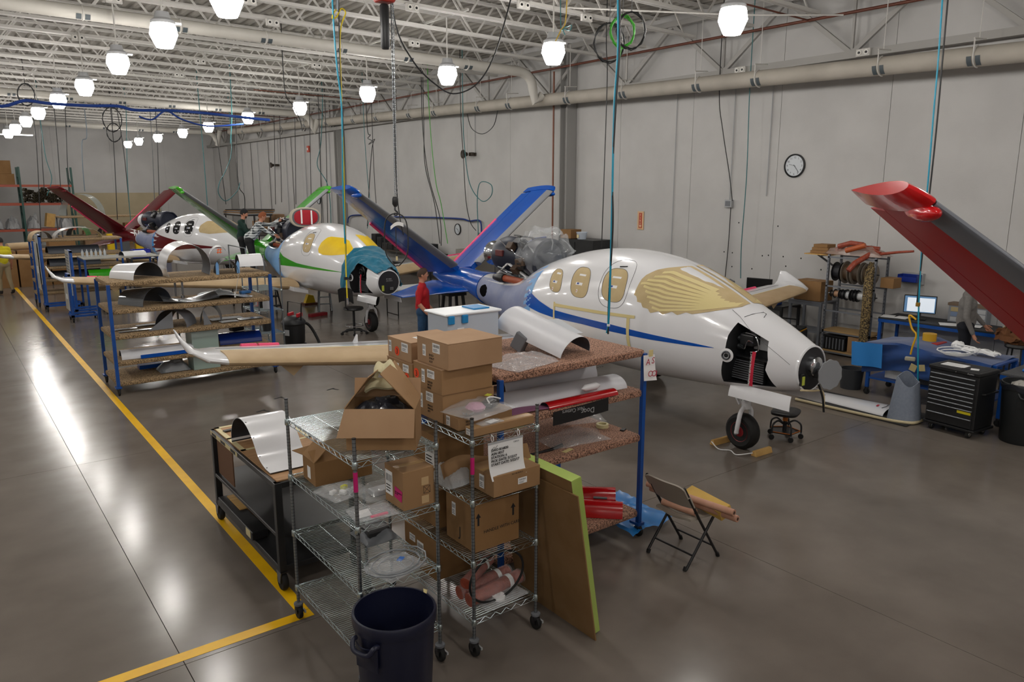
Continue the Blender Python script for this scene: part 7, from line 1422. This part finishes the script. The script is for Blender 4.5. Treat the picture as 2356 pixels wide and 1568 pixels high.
for x in (-.75,.7):
    for y in (-1.25,1.2): MB().bb(x,x+.05,y,y+.05,0,1.9).build('post', DSTEEL, t)
MB().bb(-.75,.75,-1.25,1.25,.9,.94).build('shelf', DSTEEL, t)
# ---------------------------------------------------------------- blue panel carts beside the line
PANELM = mat('panel_offwhite','b9b7b0',.6,c2='a9a79f',scale=4)
def panel_cart(label, x, y, h, w, papers, striped=False):
    t = thing('panel_cart', label, 'cart', (x,y,0))
    for yy in (0,.5): MB().bb(0,.05,yy,yy+.05,.12,h).build('post', BLUEF, t)
    MB().bb(-.02,w,0,.05,.13,.18).build('base_rail', BLUEF, t); MB().bb(-.02,w,.5,.55,.13,.18).build('base_rail', BLUEF, t); MB().bb(w-.05,w,0,.55,.13,.18).build('base_rail', BLUEF, t); MB().bb(-.02,.03,0,.55,.13,.18).build('base_rail', BLUEF, t); MB().bb(0,.05,0,.55,h-.05,h).build('top_rail', BLUEF, t)
    for cx in (0,w-.05):
        for cy in (.02,.52): caster(t,cx+.02,cy,.05,.13,lock=False)
    for i,(ox,pz,ph) in enumerate(papers):
        b = MB().bb(ox-.012,ox,-.02+.03*i,.58,pz,pz+ph).build('panel', PANELM, t); MB().bb(ox-.016,ox-.012,.1,.32,pz+ph*.35,pz+ph*.5).build('note_sheet', PAPER, b)
        if striped:
            for k in range(14): MB().bb(ox-.0165,ox-.0125,.02,.55,pz+.05+.075*k,pz+.075+.075*k).build('printed_line', GREYP, b)
panel_cart('blue cart holding two upright off-white panels beside the yellow line', 2.2,23.6,2.05,.85,((-.03,.75,1.3),(-.07,.6,1.25)))
panel_cart('blue cart with one striped printed panel behind the long rack', 2.72,22.3,1.7,.75,((-.03,.55,1.15),), True)
panel_cart('low blue cart with a single blank panel nearer the long rack', 2.5,21.3,1.2,.6,((-.03,.3,.8),))
# light fixture-like carpeted table carts behind the long rack
t = steel_table('work_table', 'blue framed table with small fairings behind the panel carts', 3.1,5.0,23.0,24.1,1.42,BLUEF,mat('table_grey','9a9890',.6),.8)
shell('green_fairing', 'green and white fairing on the shelf of the blue framed table', 'fairing', (3.2,23.2,.81),(3.9,23.2,.81), .5, .3, GREENP, INNER); shell('white_fairing', 'white half-round fairing next to the green one', 'fairing', (4.0,23.3,.81),(4.6,23.3,.81), .6, .32, WHITE, INNER); shell('white_fairing', 'thin white bowed fairing on top of the blue framed table', 'fairing', (4.1,23.4,1.425),(4.7,23.5,1.425), .4, .12, WHITE, INNER)
for i in range(6): tag(MB().lathe([(.001,0),(.035,0),(.035,.13),(.012,.17),(.012,.2),(.001,.2)],(3.2+.11*i,23.75,1.421),'z',10).build('water_bottle', mat('bottle_clear','c6cdd2',.2,alpha=.7), smooth=40), 'clear water bottle standing in a row on the blue framed table', 'bottle', 'water bottles in a row')
t = thing('blue_bin', 'bright blue storage bin behind the striped panel', 'bin', (4.95,25.2,1.2)); 
for a in ((-.25,.25,-.2,-.19,0,.25),(-.25,.25,.19,.2,0,.25),(-.25,-.24,-.2,.2,0,.25),(.24,.25,-.2,.2,0,.25),(-.25,.25,-.2,.2,0,.01)): MB().bb(*a).build('wall', mat('bin_bright','1024a6',.4), t)
steel_table('work_table', 'grey table carrying the bright blue bin', 4.6,5.4,24.9,25.6,1.195,DSTEEL,DSTEEL,.5)
# ladder rack with tan shelves by the yellow-shirted man
def tan_rack(label, x0,x1,y0,y1,zs,post=BLUEF):
    t = thing('parts_rack', label, 'rack', (0,0,0))
    for z in zs: MB().bb(x0,x1,y0,y1,z-.07,z).build('shelf', CARPET, t, bevel=.02, smooth=40)
    for x in (x0+.02,x1-.07):
        for y in (y0-.03,y1-.02): MB().bb(x,x+.05,y,y+.05,.12,zs[0]-.03).build('post', post, t); caster(t,x+.02,y+.02,.05,.13,lock=False)
    return t
tan_rack('tan carpeted rack with blue posts beside the yellow-shirted man', 2.1,4.4,24.72,25.55,(1.87,1.45,1.1,.75,.4))
shell('cowl_fairing', 'tan and white bowed cowling on the rack beside the yellow line', 'fairing', (3.3,24.78,1.875),(3.3,25.45,1.875), 1.2, .3, WHITE, CREAM)
shell('cowl_fairing', 'beige wrapped cowling on the same rack', 'fairing', (2.4,24.8,1.875),(2.35,25.4,1.875), .5, .22, PAPERB, INNER)
for i,z in enumerate((1.455,1.105,.755)): shell('dark_fairing', ('upper','middle','lower')[i]+' dark fairing stored on the rack beside the yellow line', 'fairing', (2.5,25.1,z),(3.8,25.15,z), .5, .2, INNER, BLACK)
tan_rack('long tan rack with clear parts behind the maroon fin', 4.4,9.0,38.0,39.3,(2.05,1.2,.5),DSTEEL)
shell('clear_canopy', 'large clear canopy bubble on the long rack behind the maroon fin', 'canopy', (5.2,38.2,2.055),(5.6,39.2,2.055), 1.6, .95, mat('canopy_clear','b7c4c2',.1,alpha=.45), None)
for i in range(3): shell('white_fairing', ('green-edged','plain','dark-lined')[i]+' white fairing on the middle shelf of the long far rack', 'fairing', (5.0+1.2*i,38.3,1.205),(5.3+1.2*i,39.0,1.205), .8, .4, (GREENP,WHITE,WHITE)[i], INNER)
for i in range(5): tag(MB().bb(6.0+.55*i,6.3+.55*i,36.9,37.2,.0,(1.3,1.1,.9,1.2,1.0)[i]).build('storage_cabinet', (YELC,mat('cab_grey','5d6063',.5),YELC,mat('cab_dark','26282b',.5),mat('cab_blue','2b4c86',.5))[i], bevel=.008), ('tall yellow','plain grey','short yellow','dark','blue')[i]+' slim cabinet in the row behind the maroon wing', 'cabinet')
# ---------------------------------------------------------------- pallet rack at the far left
ORB = mat('beam_orange','a0452a',.5); GRP = mat('post_green','1f4a42',.5)
t = thing('pallet_rack', 'green and orange pallet rack before the far wall', 'rack', (0,0,0))
for x in (0.2,3.75,6.05):
    for y in (46,47.2): MB().bb(x,x+.09,y,y+.09,0,4.3).build('upright', GRP, t)
    for z in (.5,1.5,2.4,3.3): MB().beam((x+.045,46.09,z),(x+.045,47.2,z+.5),.04,.04).build('brace', GRP, t)
for z in (3.42,2.5,1.2):
    for a,b in ((.29,3.75),(3.84,6.05)):
        for y in (46.0,47.2): MB().bb(a,b,y,y+.06,z-.12,z).build('beam', ORB, t)
        MB().bb(a,b,46.06,47.2,z-.05,z-.03).build('deck', LGREY, t)
for i,(x0,x1,z0,z1) in enumerate(((2.0,2.75,3.425,3.95),(2.8,3.6,3.425,3.95),(2.6,3.5,3.955,4.6),(1.5,1.95,3.425,4.1))): carton(('lower left','lower right','top','slim')[i]+' brown carton on the upper level of the pallet rack', x0,x1,46.2,47.1,z0,z1, m=CARDD)
PV = mat('tube_beige','b0a58c',.7); HO = mat('tube_hole','2a2520',.9); rt = random.Random(5)
tubes = MB(); caps_ = MB()
for i in range(210):
    x = 3.9+rt.random()*2.0; z = 2.55+rt.random()*(.35+.35*abs(math.sin(x*4.2))); tubes.cyl((x,45.9+.1*rt.random(),z),(x,47.2,z),.045,n=8,caps=False); caps_.cyl((x,46.02,z),(x,46.03,z),.04,n=8)
o = stuff(tag(tubes.build('tube_bundle', PV), 'heap of beige cardboard tubes on the middle level of the pallet rack', 'tubes')); caps_.build('tube_hollows', HO, o)
for i in range(7):
    x = (.65,1.3,1.95,2.6,3.3,4.2,5.65,5.65)[i]; t = bag('wrapped_part', 'plastic-wrapped part standing on the lower level of the pallet rack', (x,46.6,1.205), (.6,.8,.75), 0, 200+i, m=mat('wrap_grey','a9aaab',.25,alpha=.8), cat='wrapped part', amp=.15, n=10); t['group'] = 'plastic-wrapped parts on the pallet rack'
    MB().bb(-.15,.15,-.2,.2,.0,.5).build('inner_part', GREYP, t)
tag(MB().box((4.95,46.5,1.6),(.4,.3,.7),.2,0,.18).build('wood_crate', WOOD), 'tilted wooden crate leaning on the pallet rack wraps', 'crate')
tag(MB().cyl((1.9,30.3,1.35),(2.6,30.6,1.35),.12,n=14).build('kraft_roll', PAPERB, smooth=50), 'kraft paper roll on the crates behind the yellow-shirted man', 'roll')
for i,(x,y,w,h) in enumerate(((1.2,30.5,.9,1.2),(2.15,30.5,.9,1.22),(3.1,30.6,.8,1.5),(2.4,31.6,.9,.6))): carton(('short','wide','tall','low')[i]+' wooden-brown crate stacked behind the yellow-shirted man', x,x+w,y-.4,y+.4,0,h, m=CARDD)
bench('black bench by the far wall left of the tan board', 45.5, 45.6) if False else None
for i in range(4): carton(('first pale','second brown','third dark','fourth tan')[i]+' carton standing along the far wall under the tan board', 7.0+1.1*i,7.8+1.1*i,50.4,51.1,0,.8+.2*(i%3), m=(CARDL,CARD,CARDD,CARD)[i])
